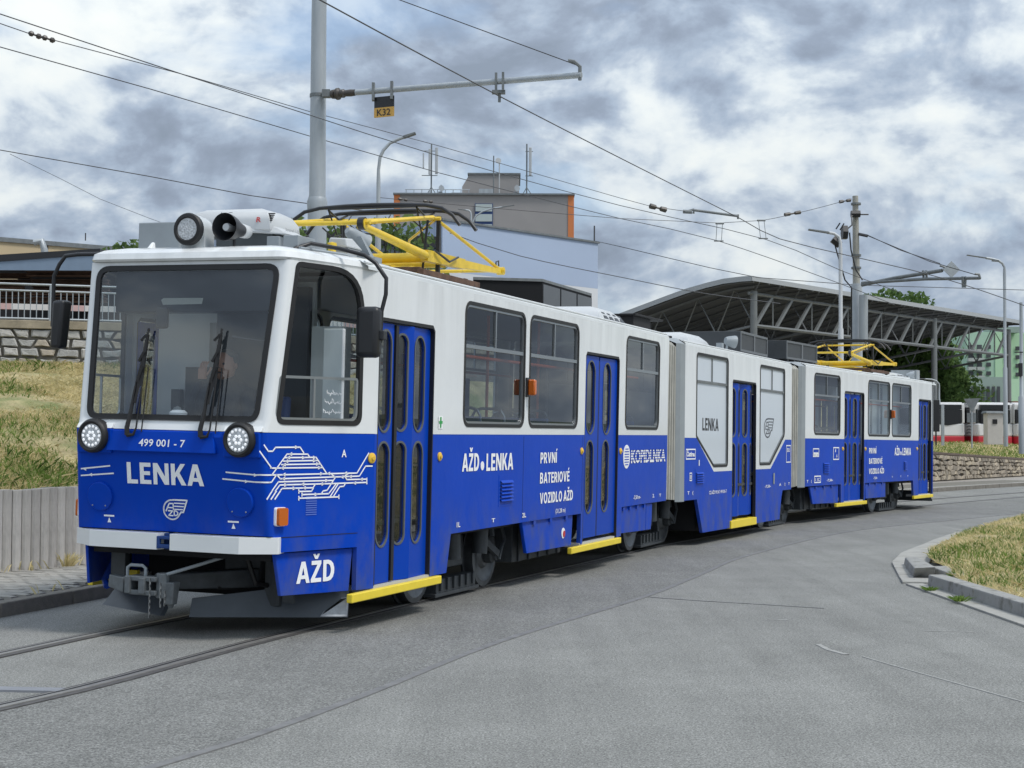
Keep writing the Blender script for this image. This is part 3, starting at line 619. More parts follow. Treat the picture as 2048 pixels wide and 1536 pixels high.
# ---------------------------------------------------------------- cab
KT=.2952
def sfz(z): return .13*(1.6-z) if z<1.6 else (.0+(z-1.6)*.35 if z<1.744 else .05+.14*(z-1.744))
def lfz(z):
    c=.93+(sfz(z)-.2)*KT
    return c-.045
def cab(Mw,fm,full):
    def mc(): return MB(lambda p:fl(fm(p)))
    FW=lambda u,v,d:(sfz(v)+d,u,v)
    def corner(z,sg):
        sf=sfz(z); A=(sf,lfz(z)); C=(sf,.93+(sf-.2)*KT); E_=(sf+.035,.93+(sf+.035-.2)*KT)
        return [((A[0]*(1-t)**2+2*C[0]*t*(1-t)+E_[0]*t*t),sg*(A[1]*(1-t)**2+2*C[1]*t*(1-t)+E_[1]*t*t),z) for t in [k/5 for k in range(6)]]
    # front lower and upper
    ws=rpoly([(-.803,1.727),(.803,1.727),(.868,3.0),(-.868,3.0)],[.1,.1,.13,.13],6)
    zs=[.83,1.0,1.2,1.4,1.6,1.646]
    m=mc(); m.grid([[(sfz(z),l*lfz(z),z) for l in (-1,-.5,0,.5,1)] for z in zs]); m.grid([[(sfz(.83),-lfz(.83),.83),(sfz(.83),lfz(.83),.83)],[(.45,-.8,.83),(.45,.8,.83)]]); B_(m,'front_panel',M['blue'],Mw)
    m=mc(); m.plate([(-lfz(1.65),1.65),(lfz(1.65),1.65),(lfz(1.744),1.744),(lfz(3.03),3.03),(-lfz(3.03),3.03),(-lfz(1.744),1.744)],[inset(ws,.006)],FW,.05); B_(m,'front_upper_panel',M['white'],Mw)
    for sg in (1,-1):
        for z,mt,nm in (([.83,.9,1.2,1.5,1.646],M['blue'],'corner_panel'),([1.65,1.744,2.1,2.6,3.03],M['white'],'corner_pillar')):
            m=mc(); m.grid([corner(q,sg) for q in z]); B_(m,nm,mt,Mw,smooth=50)
        TP=lambda u,v,d:(u,sg*(.93+(u-.2)*KT-d),v)
        wl=rpoly([(.125,1.712),(1.085,1.712),(1.085,3.025),(.305,3.025)],[.1,.1,.42,.06],8)
        sE=lambda z:sfz(z)+.035
        m=mc(); m.plate([(sE(1.65),1.65),(1.25,1.65),(1.25,3.03),(sE(3.03),3.03),(sE(1.744),1.744)],[inset(wl,.004)],TP,.04); B_(m,'cab_side_panel',M['white'],Mw)
        m=mc(); m.plate([(sE(1.6),1.647),(1.25,1.647),(1.25,.34),(1.07,.34),(1.07,.70),(sE(.7),.70),(sE(1.2),1.2)],[],lambda u,v,d:(u,sg*(.93+(u-.2)*KT-d),v),.04); m.plate([(1.2505,1.647),(1.294,1.647),(1.294,.34),(1.2505,.34)],[],lambda u,v,d:(u,sg*(1.2403-d),v),.04); B_(m,'cab_lower_panel',M['blue'],Mw)
        m=mc(); m.plate([(.2,.69),(1.065,.69),(1.03,.335),(.275,.35)],[],lambda u,v,d:(u,sg*(.93+(u-.2)*KT-.035-d),v),.03); B_(m,'skirt_panel',M['blue'],Mw,bev=.006)
        m=mc(); m.plate([(.2,.815),(1.07,.815),(1.07,.821),(.2,.821)],[],lambda u,v,d:TP(u,v,d-.002),.002); B_(m,'panel_seam',M['blackm'],Mw)
        # cab side window
        m=mc(); m.plate(wl,[inset(wl,.042)],lambda u,v,d:TP(u,v,d-.006),.035); fr=B_(m,'window_frame',M['rubber'],Mw)
        m=mc(); m.plate(inset(wl,.03),[],lambda u,v,d:TP(u,v,d+.018),0); B_(m,'window_pane',M['cglass'],Mw,fr)
        lp=rpoly([(.118,1.75),(1.035,1.75),(1.035,2.115),(.16,2.105)],[.08,.08,.035,.035],5)
        m=mc(); m.plate(lp,[inset(lp,.022)],lambda u,v,d:TP(u,v,d-.002),.02); m.plate([(.53,1.76),(.55,1.76),(.55,2.1),(.53,2.1)],[],lambda u,v,d:TP(u,v,d-.001),.02); B_(m,'window_bar',M['chrome'],Mw,fr)
    m=mc(); m.plate(ws,[inset(ws,.045)],lambda u,v,d:FW(u,v,d-.012),.03); wf=B_(m,'windshield_frame',M['rubber'],Mw)
    m=mc(); m.plate(inset(ws,.04),[],lambda u,v,d:FW(u,v,d+.0),0); B_(m,'windshield',M['wglass'],Mw,wf)
    # roof cap with overhanging visor
    def ring(z,o,top=0):
        sf=sfz(3.03)-o; lf=lfz(3.03)-.0+o*.8
        pts=[(sf,-lf+.06),(sf,0),(sf,lf-.06),(sf+.03,lf-.01),(sf+.1,lf+.035),(1.27,1.24-(.0 if not top else top))]
        full_=[(1.27,-(1.24-top))]+[(sf+.1,-lf-.035),(sf+.03,-lf+.01)]+pts
        return [(a,b,z) for a,b in full_]
    r0=ring(3.032,.03);r1=ring(3.05,.045);r2=ring(3.1,.03,.02);r3=[(a+.03,b*.97,3.135) for a,b,_ in ring(3.1,.0,.05)]; r4=[(min(a+.16,1.3),b*.82,3.165) for a,b,_ in ring(3.1,0,.1)]
    r5=[(1.3,b*.5,3.19) for a,b,_ in r4]
    m=mc(); m.grid([r0,r1,r2,r3,r4,r5]); m.face(r0); B_(m,'cab_roof',M['white'],Mw,smooth=35)
    # inside
    m=mc(); m.box((.42,-.9,.9),(.8,.9,1.62)); m.hexa([(.12,-.8,1.58),(.12,.8,1.58),(.7,.93,1.58),(.7,-.93,1.58)],[(.14,-.8,1.66),(.14,.8,1.66),(.6,.93,1.72),(.6,-.93,1.72)]); m.box((.2,-.85,.86),(1.26,.85,.9)); B_(m,'dashboard',M['darkin'],Mw)
    m=mc(); m.box((.32,-.75,2.62),(.5,.75,2.96)); B_(m,'destination_box',M['blackp'],Mw,bev=.01)
    # bumpers
    for sg in (1,-1):
        a=.065 if sg>0 else .055
        o=[(-.0,a),(-.005,.55),(.0,.695),(.175,.945),(.20,.945)]
        lo=[];hi=[]
        P=[(s-.02,sg*l) for s,l in o]+[(s+.12,sg*(l-.03)) for s,l in o[::-1]]
        m=mc(); m.hexa([(s,l,.69) for s,l in P],[(s,l,.822) for s,l in P]); B_(m,'bumper',M['white'],Mw,bev=.012)
    for sg in (1,-1):   # covered lower lamps
        m=mc(); zc=1.093; s_=sfz(zc); m.lathe((s_-.012,sg*.655,zc),(-1,0,-.13),[(-.02,.118),(.008,.118),(.014,.112),(.014,0)],30); dcs=B_(m,'round_cover',M['blue'],Mw,smooth=30)
        m=mc()
        for a in (-1,1):
            for b in (-1,1): m.lathe((s_-.026,sg*.655+a*.062,zc+b*.075),(-1,0,-.13),[(0,.007),(.005,.005)],6)
        B_(m,'screw',M['lgrey'],Mw,dcs)
        # headlights
        zc=1.587; m=mc(); m.lathe((.03,sg*.682,zc),(-1,0,0),[(0,.138),(.07,.14),(.088,.132),(.098,.118),(.09,.1),(.05,.1)],32); h=B_(m,'headlight',M['rubber'],Mw,smooth=40)
        m=mc(); m.lathe((.03,sg*.682,zc),(-1,0,0),[(.06,.1),(.082,.098),(.086,.085),(.088,0)],28); B_(m,'headlight_lens',M['lens'],Mw,h,smooth=40)
        m=mc()
        for k in range(14):
            t=2*math.pi*k/14; m.lathe((-.058,sg*.682+.078*math.cos(t),zc+.078*math.sin(t)),(-1,0,0),[(0,.013),(.005,.008),(.006,0)],6)
        for k in range(6):
            t=2*math.pi*k/6; m.lathe((-.058,sg*.682+.03*math.cos(t),zc+.03*math.sin(t)),(-1,0,0),[(0,.015),(.005,.009),(.006,0)],6)
        B_(m,'lamp_led',mat('led_white',(.92,.93,.95),.15,emit=((.95,.97,1),.25)),Mw,h)
        m=mc(); m.hexa([(sfz(1.5)-.02,sg*(.52),1.45),(sfz(1.5)-.02,sg*.85,1.45),(.1,sg*.85,1.45),(.1,sg*.52,1.45)],[(sfz(1.6)-.022,sg*.52,1.648),(sfz(1.6)-.022,sg*.85,1.648),(.1,sg*.85,1.648),(.1,sg*.52,1.648)]); B_(m,'lamp_backing',M['blue'],Mw,bev=.006)
        m=mc(); m.hexa([(sfz(1.65)-.03,sg*(.52),1.652),(sfz(1.65)-.03,sg*.86,1.652),(.1,sg*.86,1.652),(.1,sg*.52,1.652)],[(sfz(1.69)-.014,sg*.52,1.692),(sfz(1.69)-.014,sg*.86,1.692),(.1,sg*.86,1.692),(.1,sg*.52,1.692)]); B_(m,'lamp_backing',M['white'],Mw,bev=.004)
        # turn lamps on the taper
        m=mc(); TP=lambda u,v,d:(u,sg*(.93+(u-.2)*KT-d),v)
        m.plate(rr(.138,.91,.243,1.06,.02),[],lambda u,v,d:TP(u,v,d-.02),.021); tl=B_(m,'turn_lamp',M['white2'],Mw)
        m=mc(); m.plate(rr(.143,.915,.239,1.055,.018),[],lambda u,v,d:TP(u,v,d-.045),.025); B_(m,'amber_lens',M['amber'],Mw,tl,bev=.01)
    m=mc(); m.box((.25,-.84,.62),(1.2,.84,.80)); B_(m,'underframe',M['blackm'],Mw)
cab(MA,lambda p:p,True)
cab(MC,lambda p:(LA-p[0],-p[1],p[2]),False)
# ---- front plough of A
m=mb(); m.hexa([(.62,-1.0,.13),(.22,-.16,.13),(.24,-.13,.13),(.64,-1.0,.13)],[(.80,-.88,.40),(.40,-.14,.36),(.42,-.11,.36),(.82,-.88,.40)]); B_(m,'plough_plate',M['plow'],MA)
m=mb(); m.hexa([(.40,.0,.11),(1.05,1.13,.11),(1.07,1.12,.11),(.42,-.01,.11)],[(.44,.0,.26),(1.12,1.10,.42),(1.14,1.09,.42),(.46,-.01,.26)]); B_(m,'plough_plate',M['plow'],MA)
m=mb(); m.hexa([(.93,.93,.12),(1.045,1.125,.12),(1.04,1.128,.12),(.925,.933,.12)],[(1.05,.99,.26),(1.07,1.125,.28),(1.065,1.128,.28),(1.045,.993,.26)]); B_(m,'scraped_corner',M['steel'],MA)
m=mb(); m.hexa([(9.95,-1.0,.14),(10.1,1.12,.14),(10.12,1.1,.14),(9.97,-1.0,.14)],[(9.95,-1.0,.4),(9.95,1.05,.4),(9.97,1.04,.4),(9.97,-1.0,.4)]); B_(m,'plough_plate',M['plow'],MC)
# brackets and struts under the nose
m=mb(); m.box((.35,-.74,.33),(.42,-.60,.70)); m.box((.75,.5,.2),(.8,.64,.72)); m.box((.62,.74,.25),(.66,.84,.7)); B_(m,'bracket',M['grey'],MA,bev=.006)
m=mb(); m.box((1.3,-1.0,.2),(1.4,1.0,.72)); B_(m,'underframe_box',M['blackm'],MA,bev=.01)
m=mb(); m.box((.85,.05,.38),(1.2,.4,.62)); B_(m,'coupler_pivot',M['grey'],MA,bev=.02)
m=mb(); m.tube([(.5,.2,.36),(.8,.3,.33),(1.1,.35,.36)],.02,6); m.tube([(.55,.45,.6),(.6,.5,.4),(.9,.55,.34),(1.2,.5,.4)],.022,6); B_(m,'hose',M['rubber'],MA,smooth=50)
m=mb(); m.box((.62,-.74,.36),(.66,-.66,.44)); B_(m,'step_end',M['yellow'],MA)
m=mb(); m.tube([(.75,-.92,.62),(.5,-.9,.36),(.45,-.84,.31)],.03,6); B_(m,'skirt_edge',M['blue'],MA)
# coupler
m=mb()
m.beam((.85,.35,.42),(.1,-.12,.42),(.16,.12),(.16,.12)); cp=B_(m,'coupler',M['lgrey'] if 0 else M['grey'],MA,bev=.012)
m=mb(); 
m.hexa([(-.02,-.36,.33),(.06,-.56,.36),(.16,-.55,.36),(.1,-.34,.33)],[(-.02,-.36,.45),(.06,-.55,.46),(.16,-.54,.46),(.1,-.34,.45)])
m.box((-.05,-.33,.33),(.13,-.28,.47)); m.box((-.05,-.20,.33),(.13,-.14,.46)); m.box((-.03,-.3,.43),(.11,-.05,.47)); m.box((-.03,-.3,.32),(.11,-.05,.36)); m.lathe((.05,-.03,.3),(0,0,1),[(0,.055),(.2,.055)],12)
m.hexa([(.03,.0,.25),(.11,.0,.25),(.11,.07,.25),(.03,.07,.25)],[(.02,-.01,.43),(.12,-.01,.43),(.12,.09,.43),(.02,.09,.43)]); m.lathe((.07,.035,.22),(0,0,1),[(0,.02),(.03,.03),(.05,.02)],8)
B_(m,'coupler_head',mat('coupler_grey',(.13,.145,.155),.5,metal=.2,var=.2,vscale=20),MA,cp,bev=.008)
m=mb(); m.tube([(.04,-.36,.46),(.04,-.36,.53),(.04,-.33,.55),(.04,-.22,.55),(.04,-.19,.53),(.04,-.19,.46)],.014,8); m.tube([(.02,-.02,.48),(.15,.2,.56),(.4,.5,.68)],.014,8)
B_(m,'coupler_handle',M['lgrey'],MA,cp,smooth=60)
m=mb()
for x,z0 in ((-.08,.45),(.02,.42),(.06,.36)):
    z=z0
    k=0
    while z>(.16 if x<0 else .24): m.cbox((-.06+.004*(k%2),x,z),(.006 if k%2 else .014,.014 if k%2 else .006,.028)); z-=.024;k+=1
B_(m,'chain',M['steel'],MA,cp)
m=mb(); m.box((-.02,-.05,.705),(.06,.062,.735)); m.box((-.02,-.05,.775),(.06,.062,.80)); m.box((.06,-.06,.69),(.14,.07,.82)); m.lathe((-.005,-.045,.70),(0,0,1),[(0,.02),(.1,.02)],8); B_(m,'tow_eye',mat('tow_blue',(.005,.04,.18),.5),MA,bev=.005)
# ---- front lettering and marks on A
FF=lambda u0,v0:(lambda x,y,d:(sfz(v0+y)-.006,-(u0+x),v0+y))
bold_text('lettering','LENKA',lambda x,y,d:(sfz(1.208+y)-.006,-(-.035+x),1.208+y),.172,.71,M['white2'],tram,MA,wt=.2)
bold_text('lettering','AŽD',lambda x,y,d:(.64+x,-(.93+(.64+x-.2)*KT-.035+.006),.435+y),.175,.42,M['white2'],tram,MA,wt=.2)
m=mb(); m.hexa([(-.026,-.56,1.472),(-.026,.46,1.472),(.05,.46,1.472),(.05,-.56,1.472)],[(-.002,-.52,1.638),(-.002,.42,1.638),(.05,.42,1.638),(.05,-.52,1.638)]); B_(m,'front_hatch',M['blue'],MA,bev=.004)
text_obj('lettering','499 001 - 7',(lambda x,y,d:(-.026+(1.515+y-1.472)*.145-.004,-(-.035+x),1.515+y)),.06,.43,M['white2'],tram,MA,bold=.012)
def sm_(name,mbx,mt,Mw=MA,parent=None): return mbx.build(name,mt,parent or tram,Mw)
m=MB()
for sg,u in ((1,.582),(-1,-.582)):
    F=FF(u,.9); m.face([F(-.05,.028,0),(F(.05,.028,0)),F(.05,.042,0),F(-.05,.042,0)]); m.face([F(-.018,-.02,0),F(.018,-.02,0),F(0,.022,0)])
sm_('jack_mark',m,M['white2'])
# winged circle emblem, drawn in unit box -1..1
def emblem(F,sc,mt,Mw,asp=1.0):
    m=MB(); G=lambda u,v:F(u*sc*asp,v*sc,0); w_=.13
    arc=lambda cx,cy,r,a0,a1,n=20:[(cx+r*math.cos(math.radians(a0+(a1-a0)*k/n)),cy+r*math.sin(math.radians(a0+(a1-a0)*k/n))) for k in range(n+1)]
    ol=arc(-.35,-.1,.62,95,322)
    ol=[(1.25,.72),(.0,.72)]+[(-.3,.55)][:0]+arc(-.25,-.12,.82,88,330,24)+[(.62,-.3),(.86,-.3),(1.25,.72)]
    strip(m,ol,w_,G)
    for k,(x0,x1) in enumerate(((.0,1.02),(.0,.9),(.0,.8))):
        y=.44-k*.26; strip(m,[(x0,y),(x1,y)],.1,G)
    strip(m,[(-.85,-.25),(-.5,.4),(-.12,.4),(-.12,-.1)],.11,G); strip(m,[(-.72,.05),(-.12,.05)],.1,G)       # A
    strip(m,[(-.62,-.22),(-.2,-.22),(-.6,-.62),(-.18,-.62)],.11,G)                                              # Z
    strip(m,[(-.05,-.6),(-.05,-.22),(.15,-.22),(.3,-.34),(.3,-.5),(.15,-.6),(-.05,-.6)],.11,G)                  # D
    return m.build('emblem',mt,tram,Mw)
emblem(lambda x,y,d:(sfz(1.02+y)-.006,-(.045+x),1.02+y),.095,M['white2'],MA)
emblem(TF(5.1,1.87,SIDE-.026),.2,M['lgrey'] if 0 else mat('emblem_grey',(.12,.13,.15),.5),MBm,asp=1.45)
# ---- track diagram printed on the nose and cab side
DIA=[[[0.012,0.875,1.552],[0.058,0.889,1.503],[0.103,0.902,1.503],[0.132,0.91,1.533],[0.393,0.986,1.535],[0.434,0.998,1.49]],[[0.103,0.902,1.318],[0.254,0.946,1.48],[0.479,1.011,1.479],[0.499,1.017,1.455]],[[0.238,0.941,1.452],[0.571,1.037,1.453],[0.69,1.072,1.325]],[[0.219,0.935,1.424],[0.589,1.043,1.428]],[[0.199,0.93,1.397],[0.623,1.053,1.399]],[[-0.031,0.863,1.503],[0.097,0.9,1.37],[0.085,0.897,1.37],[0.644,1.059,1.37]],[[0.156,0.917,1.315],[0.19,0.927,1.285],[1.072,1.183,1.294],[1.143,1.203,1.377],[1.224,1.227,1.377]],[[0.752,1.09,1.311],[0.793,1.102,1.288],[0.704,1.076,1.184],[0.66,1.063,1.179],[0.638,1.057,1.154]],[[0.107,0.903,1.192],[0.171,0.921,1.261],[0.767,1.094,1.263]],[[0.14,0.913,1.188],[0.188,0.927,1.236],[0.773,1.096,1.237],[1.162,1.209,1.24]],[[1.161,1.208,1.276],[1.163,1.209,1.227]],[[0.198,0.929,1.196],[0.214,0.934,1.208],[0.545,1.03,1.207],[0.57,1.037,1.235]],[[0.549,1.031,1.204],[0.529,1.025,1.179],[0.391,0.985,1.18]],[[0.391,0.985,1.195],[0.392,0.986,1.166]],[[0.937,1.144,1.315],[0.901,1.133,1.298],[0.925,1.14,1.267],[1.161,1.209,1.267]],[[0.426,0.996,1.154],[0.722,1.081,1.155],[0.804,1.105,1.234]],[[0.426,0.995,1.167],[0.427,0.996,1.142]],[[0.393,0.986,1.126],[0.84,1.115,1.126]],[[0.393,0.986,1.141],[0.394,0.986,1.111]],[[0.839,1.115,1.141],[0.84,1.115,1.112]],[[0.741,1.087,1.132],[0.827,1.112,1.233]],[[0.777,1.097,1.131],[0.846,1.117,1.21],[0.891,1.13,1.212],[0.908,1.135,1.232]]]
DOT=[[[0.107,0.903,1.189],[0.098,0.9,1.178]],[[0.093,0.899,1.172],[0.084,0.897,1.161]],[[0.08,0.895,1.155],[0.071,0.893,1.144]],[[0.066,0.891,1.138],[0.057,0.889,1.127]],[[0.152,0.916,1.188],[0.143,0.913,1.177]],[[0.137,0.912,1.171],[0.128,0.909,1.16]],[[0.123,0.908,1.154],[0.114,0.905,1.143]],[[0.109,0.904,1.137],[0.099,0.901,1.126]],[[0.193,0.928,1.187],[0.184,0.925,1.176]],[[0.178,0.924,1.17],[0.169,0.921,1.159]],[[0.164,0.92,1.153],[0.154,0.917,1.142]],[[0.149,0.915,1.136],[0.14,0.913,1.125]]]
MAIN=[[0.035,0.533,1.327],[0.037,0.803,1.314],[-0.083,0.848,1.318],[0.103,0.902,1.316],[1.043,1.174,1.32],[1.177,1.213,1.487]]
SEC=[[0.042,0.501,1.273],[0.044,0.788,1.258],[-0.059,0.855,1.262],[-0.012,0.869,1.258],[0.028,0.88,1.31]]
LFT=[[[0.033,-0.553,1.344],[0.037,-0.833,1.312]],[[0.041,-0.521,1.284],[0.045,-0.836,1.256]]]
ARR=[[0.354,0.975,1.535,1],[0.292,0.957,1.48,-1],[0.433,0.997,1.451,1],[0.553,1.032,1.452,1],[0.272,0.951,1.452,-1],[0.252,0.945,1.424,-1],[0.554,1.033,1.426,1],[0.228,0.938,1.396,-1],[0.59,1.043,1.399,1],[0.208,0.932,1.37,-1],[0.613,1.05,1.369,1],[0.227,0.938,1.318,-1],[0.637,1.057,1.319,1],[0.716,1.08,1.32,-1],[0.91,1.136,1.321,-1],[0.224,0.937,1.286,-1],[0.87,1.124,1.29,-1],[0.966,1.152,1.292,-1],[0.696,1.074,1.263,1],[0.25,0.945,1.235,1],[0.432,0.997,1.238,-1],[0.657,1.063,1.236,1],[1.018,1.167,1.237,-1],[1.096,1.19,1.267,-1],[0.34,0.97,1.207,1],[0.45,1.002,1.208,-1],[0.582,1.041,1.153,1]]
ARF=[[0.037,0.822,1.313,1],[0.044,0.717,1.26,1],[0.038,-0.833,1.311,-1],[0.043,-0.745,1.266,-1]]
m=MB(); tp=lambda u,v:(u,-(.93+(u-.2)*KT+.005),v)
LW=.0115
for l in DIA: strip(m,[(p[0],p[2]) for p in l],LW,tp)
for l in DOT: strip(m,[(p[0],p[2]) for p in l],LW*1.1,tp)
def bend(l):   # points (s,l,z): front part on the face, rest on the taper, with the corner between
    fr=[p for p in l if p[0]<.07 and p[1]<.84]; tpn=[p for p in l if not(p[0]<.07 and p[1]<.84) and p[0]>.05]
    return fr,tpn
for l,zc in ((MAIN,1.316),(SEC,1.258)):
    fr,tpn=bend(l)
    if l is SEC: tpn=[[.075,.9,1.258],[.1,.9,1.26],[.15,.9,1.318]]
    strip(m,[(p[1],p[2]) for p in fr]+[(lfz(zc),zc)],LW,lambda u,v:(sfz(v)-.005,-u,v))
    sf=sfz(zc); A=(sf,lfz(zc)); C=(sf,.93+(sf-.2)*KT); E_=(sf+.035,.93+(sf+.035-.2)*KT)
    cr=[(A[0]*(1-t)**2+2*C[0]*t*(1-t)+E_[0]*t*t-.004*(1-t),A[1]*(1-t)**2+2*C[1]*t*(1-t)+E_[1]*t*t+.005*t) for t in [k/5 for k in range(6)]]
    for a,b in zip(cr[:-1],cr[1:]): m.face([(a[0],-a[1],zc-LW/2),(b[0],-b[1],zc-LW/2),(b[0],-b[1],zc+LW/2),(a[0],-a[1],zc+LW/2)])
    strip(m,[(sf+.034,zc)]+[(p[0],p[2]) for p in tpn],LW,tp)
for l in LFT: strip(m,[(p[1],p[2]) for p in l],LW,lambda u,v:(sfz(v)-.005,-u,v))
for s,l,z,d in ARR: m.face([tp(s-.016*d,z+.016),tp(s+.022*d,z),tp(s-.016*d,z-.016)])
for s,l,z,d in ARF:
    l=min(abs(l),.80)*(1 if l>0 else -1); q=lambda u,v:(sfz(v)-.0055,-u,v); m.face([q(l-.016*d,z+.014),q(l+.02*d,z),q(l-.016*d,z-.014)])
m.build('track_diagram',M['white2'],tram,MA)
m=MB()
for k in range(9):
    z=1.145-k*.018; strip(m,[(.475,z-.14+.13),(.59,z-.14+.13)],.007,tp)
m.build('vent_slots',mat('slot_blue',(.12,.2,.6),.5),tram,MA)
text_obj('lettering','A',lambda x,y,d:(.886+x,-(.93+(.886+x-.2)*KT+.006),1.455+y),.062,.055,M['white2'],tram,MA,bold=.02)
m=mb(); m.lathe((1.215,.93+(1.215-.2)*KT,1.444),(-KT,1,0),[(0,.045),(.012,.045),(.018,.034),(.02,.02),(.028,.016),(.028,0)],20); B_(m,'door_button',M['lampy'],MA,smooth=40)
# signatures on the cab window
m=MB(); tq=lambda u,v:(u,-(.93+(u-.2)*KT-.012),v)
for z,a,b,sd_ in ((1.975,.69,.86,1),(1.90,.67,.87,2),(1.82,.66,.88,3)):
    rr_=random.Random(sd_); ps=[]
    for k in range(34):
        t=k/33; ps.append((a+(b-a)*t+.008*math.sin(k*1.9+sd_),z+.012*math.sin(k*2.6)*(1.4 if k%9==0 else .8)+rr_.uniform(-.004,.006)+(.02 if k in (1,2,15,16) else 0)))
    strip(m,ps,.0045,tq)
m.build('signature',M['white2'],tram,MA)
# wipers
for l0 in (-.355,.33):
    z0=1.60; m=mb(); g=lambda l,z,o=.05:(sfz(z)-o,l0+l,z)
    m.tube([g(0,1.60,.03),g(-.005,1.66,.05),g(.005,1.80),g(.02,2.0)],[.022,.02,.017,.01],7)
    m.tube([g(.0,1.60,.03),g(.06,1.605,.035),g(.075,1.66,.04),g(.085,2.1)],[.02,.012,.007,.006],6); m.tube([g(.12,1.63,.02),g(.125,2.15),g(.07,2.16)],.006,6)
    m.tube([g(.02,2.0),g(.05,2.17)],.008,6)
    wp=B_(m,'wiper_arm',M['rubber'],MA,smooth=50)
    m=mb(); 
    for k in range(4): m.beam(g(.03+.0*k,1.86+.17*k,.055),g(.055+.008*k,2.0+.14*k,.055),.006+.02*(1.5-abs(k-1.5))*.5,.02)
    m.tube([g(.03,1.86,.045),g(.045,2.1,.045),g(.085,2.47,.045)],.009,6); m.hexa([g(.02,2.0,.03),g(.075,2.0,.03),g(.075,2.0,.05),g(.02,2.0,.05)],[g(.07,2.42,.03),g(.088,2.42,.03),g(.088,2.42,.05),g(.07,2.42,.05)])
    B_(m,'wiper_blade',M['rubber'],MA,wp)
# mirrors
m=mb(); m.tube([(.6,.78,3.16),(.75,.85,3.22),(.8,1.1,3.175),(.84,1.30,3.125),(.85,1.4,3.06),(.85,1.5,2.93),(.85,1.5,2.8),(.84,1.47,2.66),(.83,1.47,2.4)],.018,8); ma=B_(m,'mirror_arm',M['blackp'],MA,smooth=60)
m=mb(); m.box((.74,1.275,2.275),(.86,1.485,2.695)); B_(m,'mirror',M['blackp'],MA,ma,bev=.045,seg=3,smooth=40)
m=mb(); m.box((.78,1.46,2.42),(.86,1.52,2.5)); B_(m,'mirror_clamp',M['blackp'],MA,ma,bev=.01)
m=mb(); m.tube([(.55,-.8,3.14),(.45,-.95,3.13),(.33,-1.15,3.115),(.3,-1.25,3.10),(.3,-1.31,3.03),(.3,-1.362,2.93),(.3,-1.362,2.5)],.018,8); ma=B_(m,'mirror_arm',M['blackp'],MA,smooth=60)
m=mb(); m.hexa([(.24,-1.35,2.31),(.36,-1.35,2.31),(.36,-1.24,2.31),(.24,-1.24,2.31)],[(.22,-1.32,2.72),(.36,-1.32,2.72),(.36,-1.2,2.72),(.22,-1.2,2.72)]); B_(m,'mirror',M['blackp'],MA,ma,bev=.03,seg=3,smooth=40)
# inside the cab
m=mb(); m.box((1.28,-.95,.9),(1.33,-.42,2.95)); m.box((1.28,-.30,.9),(1.33,.62,2.95)); m.box((1.28,-.42,2.6),(1.33,-.30,2.95)); m.box((1.05,.72,1.2),(1.2,1.02,2.55)); B_(m,'cab_partition',M['inner'],MA)
m=mb(); m.box((1.2,-.30,1.0),(1.275,.6,2.9)); B_(m,'cab_rear_wall',M['darkin'],MA)
m=mb(); m.box((1.22,-.62,1.75),(1.27,-.12,2.2)); m.box((1.2,-.75,1.7),(1.26,-.66,2.0)); B_(m,'switch_panel',M['darkin'],MA)
m=mb(); m.box((.86,.93,1.75),(.9,1.12,2.52)); B_(m,'cabinet_door',M['white'],MA,bev=.01)
m=mb(); m.hexa([(.9,.1,1.2),(.98,.1,1.2),(.98,.55,1.2),(.9,.55,1.2)],[(1.05,.14,1.95),(1.12,.14,1.95),(1.12,.52,1.95),(1.05,.52,1.95)]); m.box((.6,.1,1.1),(1.0,.55,1.22)); B_(m,'driver_seat',M['bluein'],MA,bev=.03)
m=mb(); F=lambda u,v,d:(sfz(v)+.012,u,v); m.plate([(-.22,2.71),(-.20,2.67),(.17,2.675),(.175,2.725),(-.2,2.725)],[],F,.002); B_(m,'paper_strip',mat('paper',(.55,.56,.5),.8),MA)
m=mb(); m.lathe((.17,-.01,1.76),(0,0,1),[(0,.07),(.03,.075),(.05,.05),(.055,.0)],16); dm=B_(m,'dash_mouse',M['white2'],MA,smooth=50); m=mb(); m.lathe((.17,-.02,1.80),(0,0,1),[(0,.035),(.03,.03),(.045,.0)],12); B_(m,'dome_top',M['galvd'],MA,dm,smooth=50)
m=mb(); m.box((.26,-.32,2.48),(.3,-.2,2.66)); B_(m,'inner_mirror',M['blackp'],MA,bev=.02); m=mb(); m.tube([(.35,.85,2.36),(.25,.5,2.40),(.25,.43,2.41)],[.008,.012,.018],6); B_(m,'gooseneck_lamp',M['blackp'],MA)
# ---------------------------------------------------------------- roof equipment of A
m=mb(); m.lathe((.32,-.04,3.30),(1,0,0),[(-.02,.13),(.02,.13),(.16,.12),(.16,0)],26); m.box((.33,-.13,3.12),(.48,.09,3.30)); rl=B_(m,'roof_lamp',M['lgrey'] if 0 else mat('lamp_body',(.5,.53,.54),.35,coat=.3),MA,smooth=40)
m=mb(); m.lathe((.3,-.04,3.30),(-1,0,0),[(-.02,.13),(.02,.135),(.035,.125),(.04,.1),(.03,.09)],30); B_(m,'lamp_rim',M['rubber'],MA,rl,smooth=40); m=mb(); m.lathe((.3,-.04,3.30),(-1,0,0),[(.01,.095),(.03,.09),(.033,0)],28); B_(m,'lamp_lens',M['lens'],MA,rl,smooth=40)
m=mb(); m.box((.8,-.87,3.14),(1.15,-.45,3.44)); B_(m,'roof_box',M['lgrey'],MA,bev=.01)
m=mb(); m.hexa([(.5,-.62,3.13),(.62,-.62,3.13),(.62,-.56,3.13),(.5,-.56,3.13)],[(.6,-.6,3.24),(.63,-.6,3.24),(.63,-.58,3.24),(.6,-.58,3.24)]); B_(m,'antenna_fin',M['white'],MA,bev=.008)
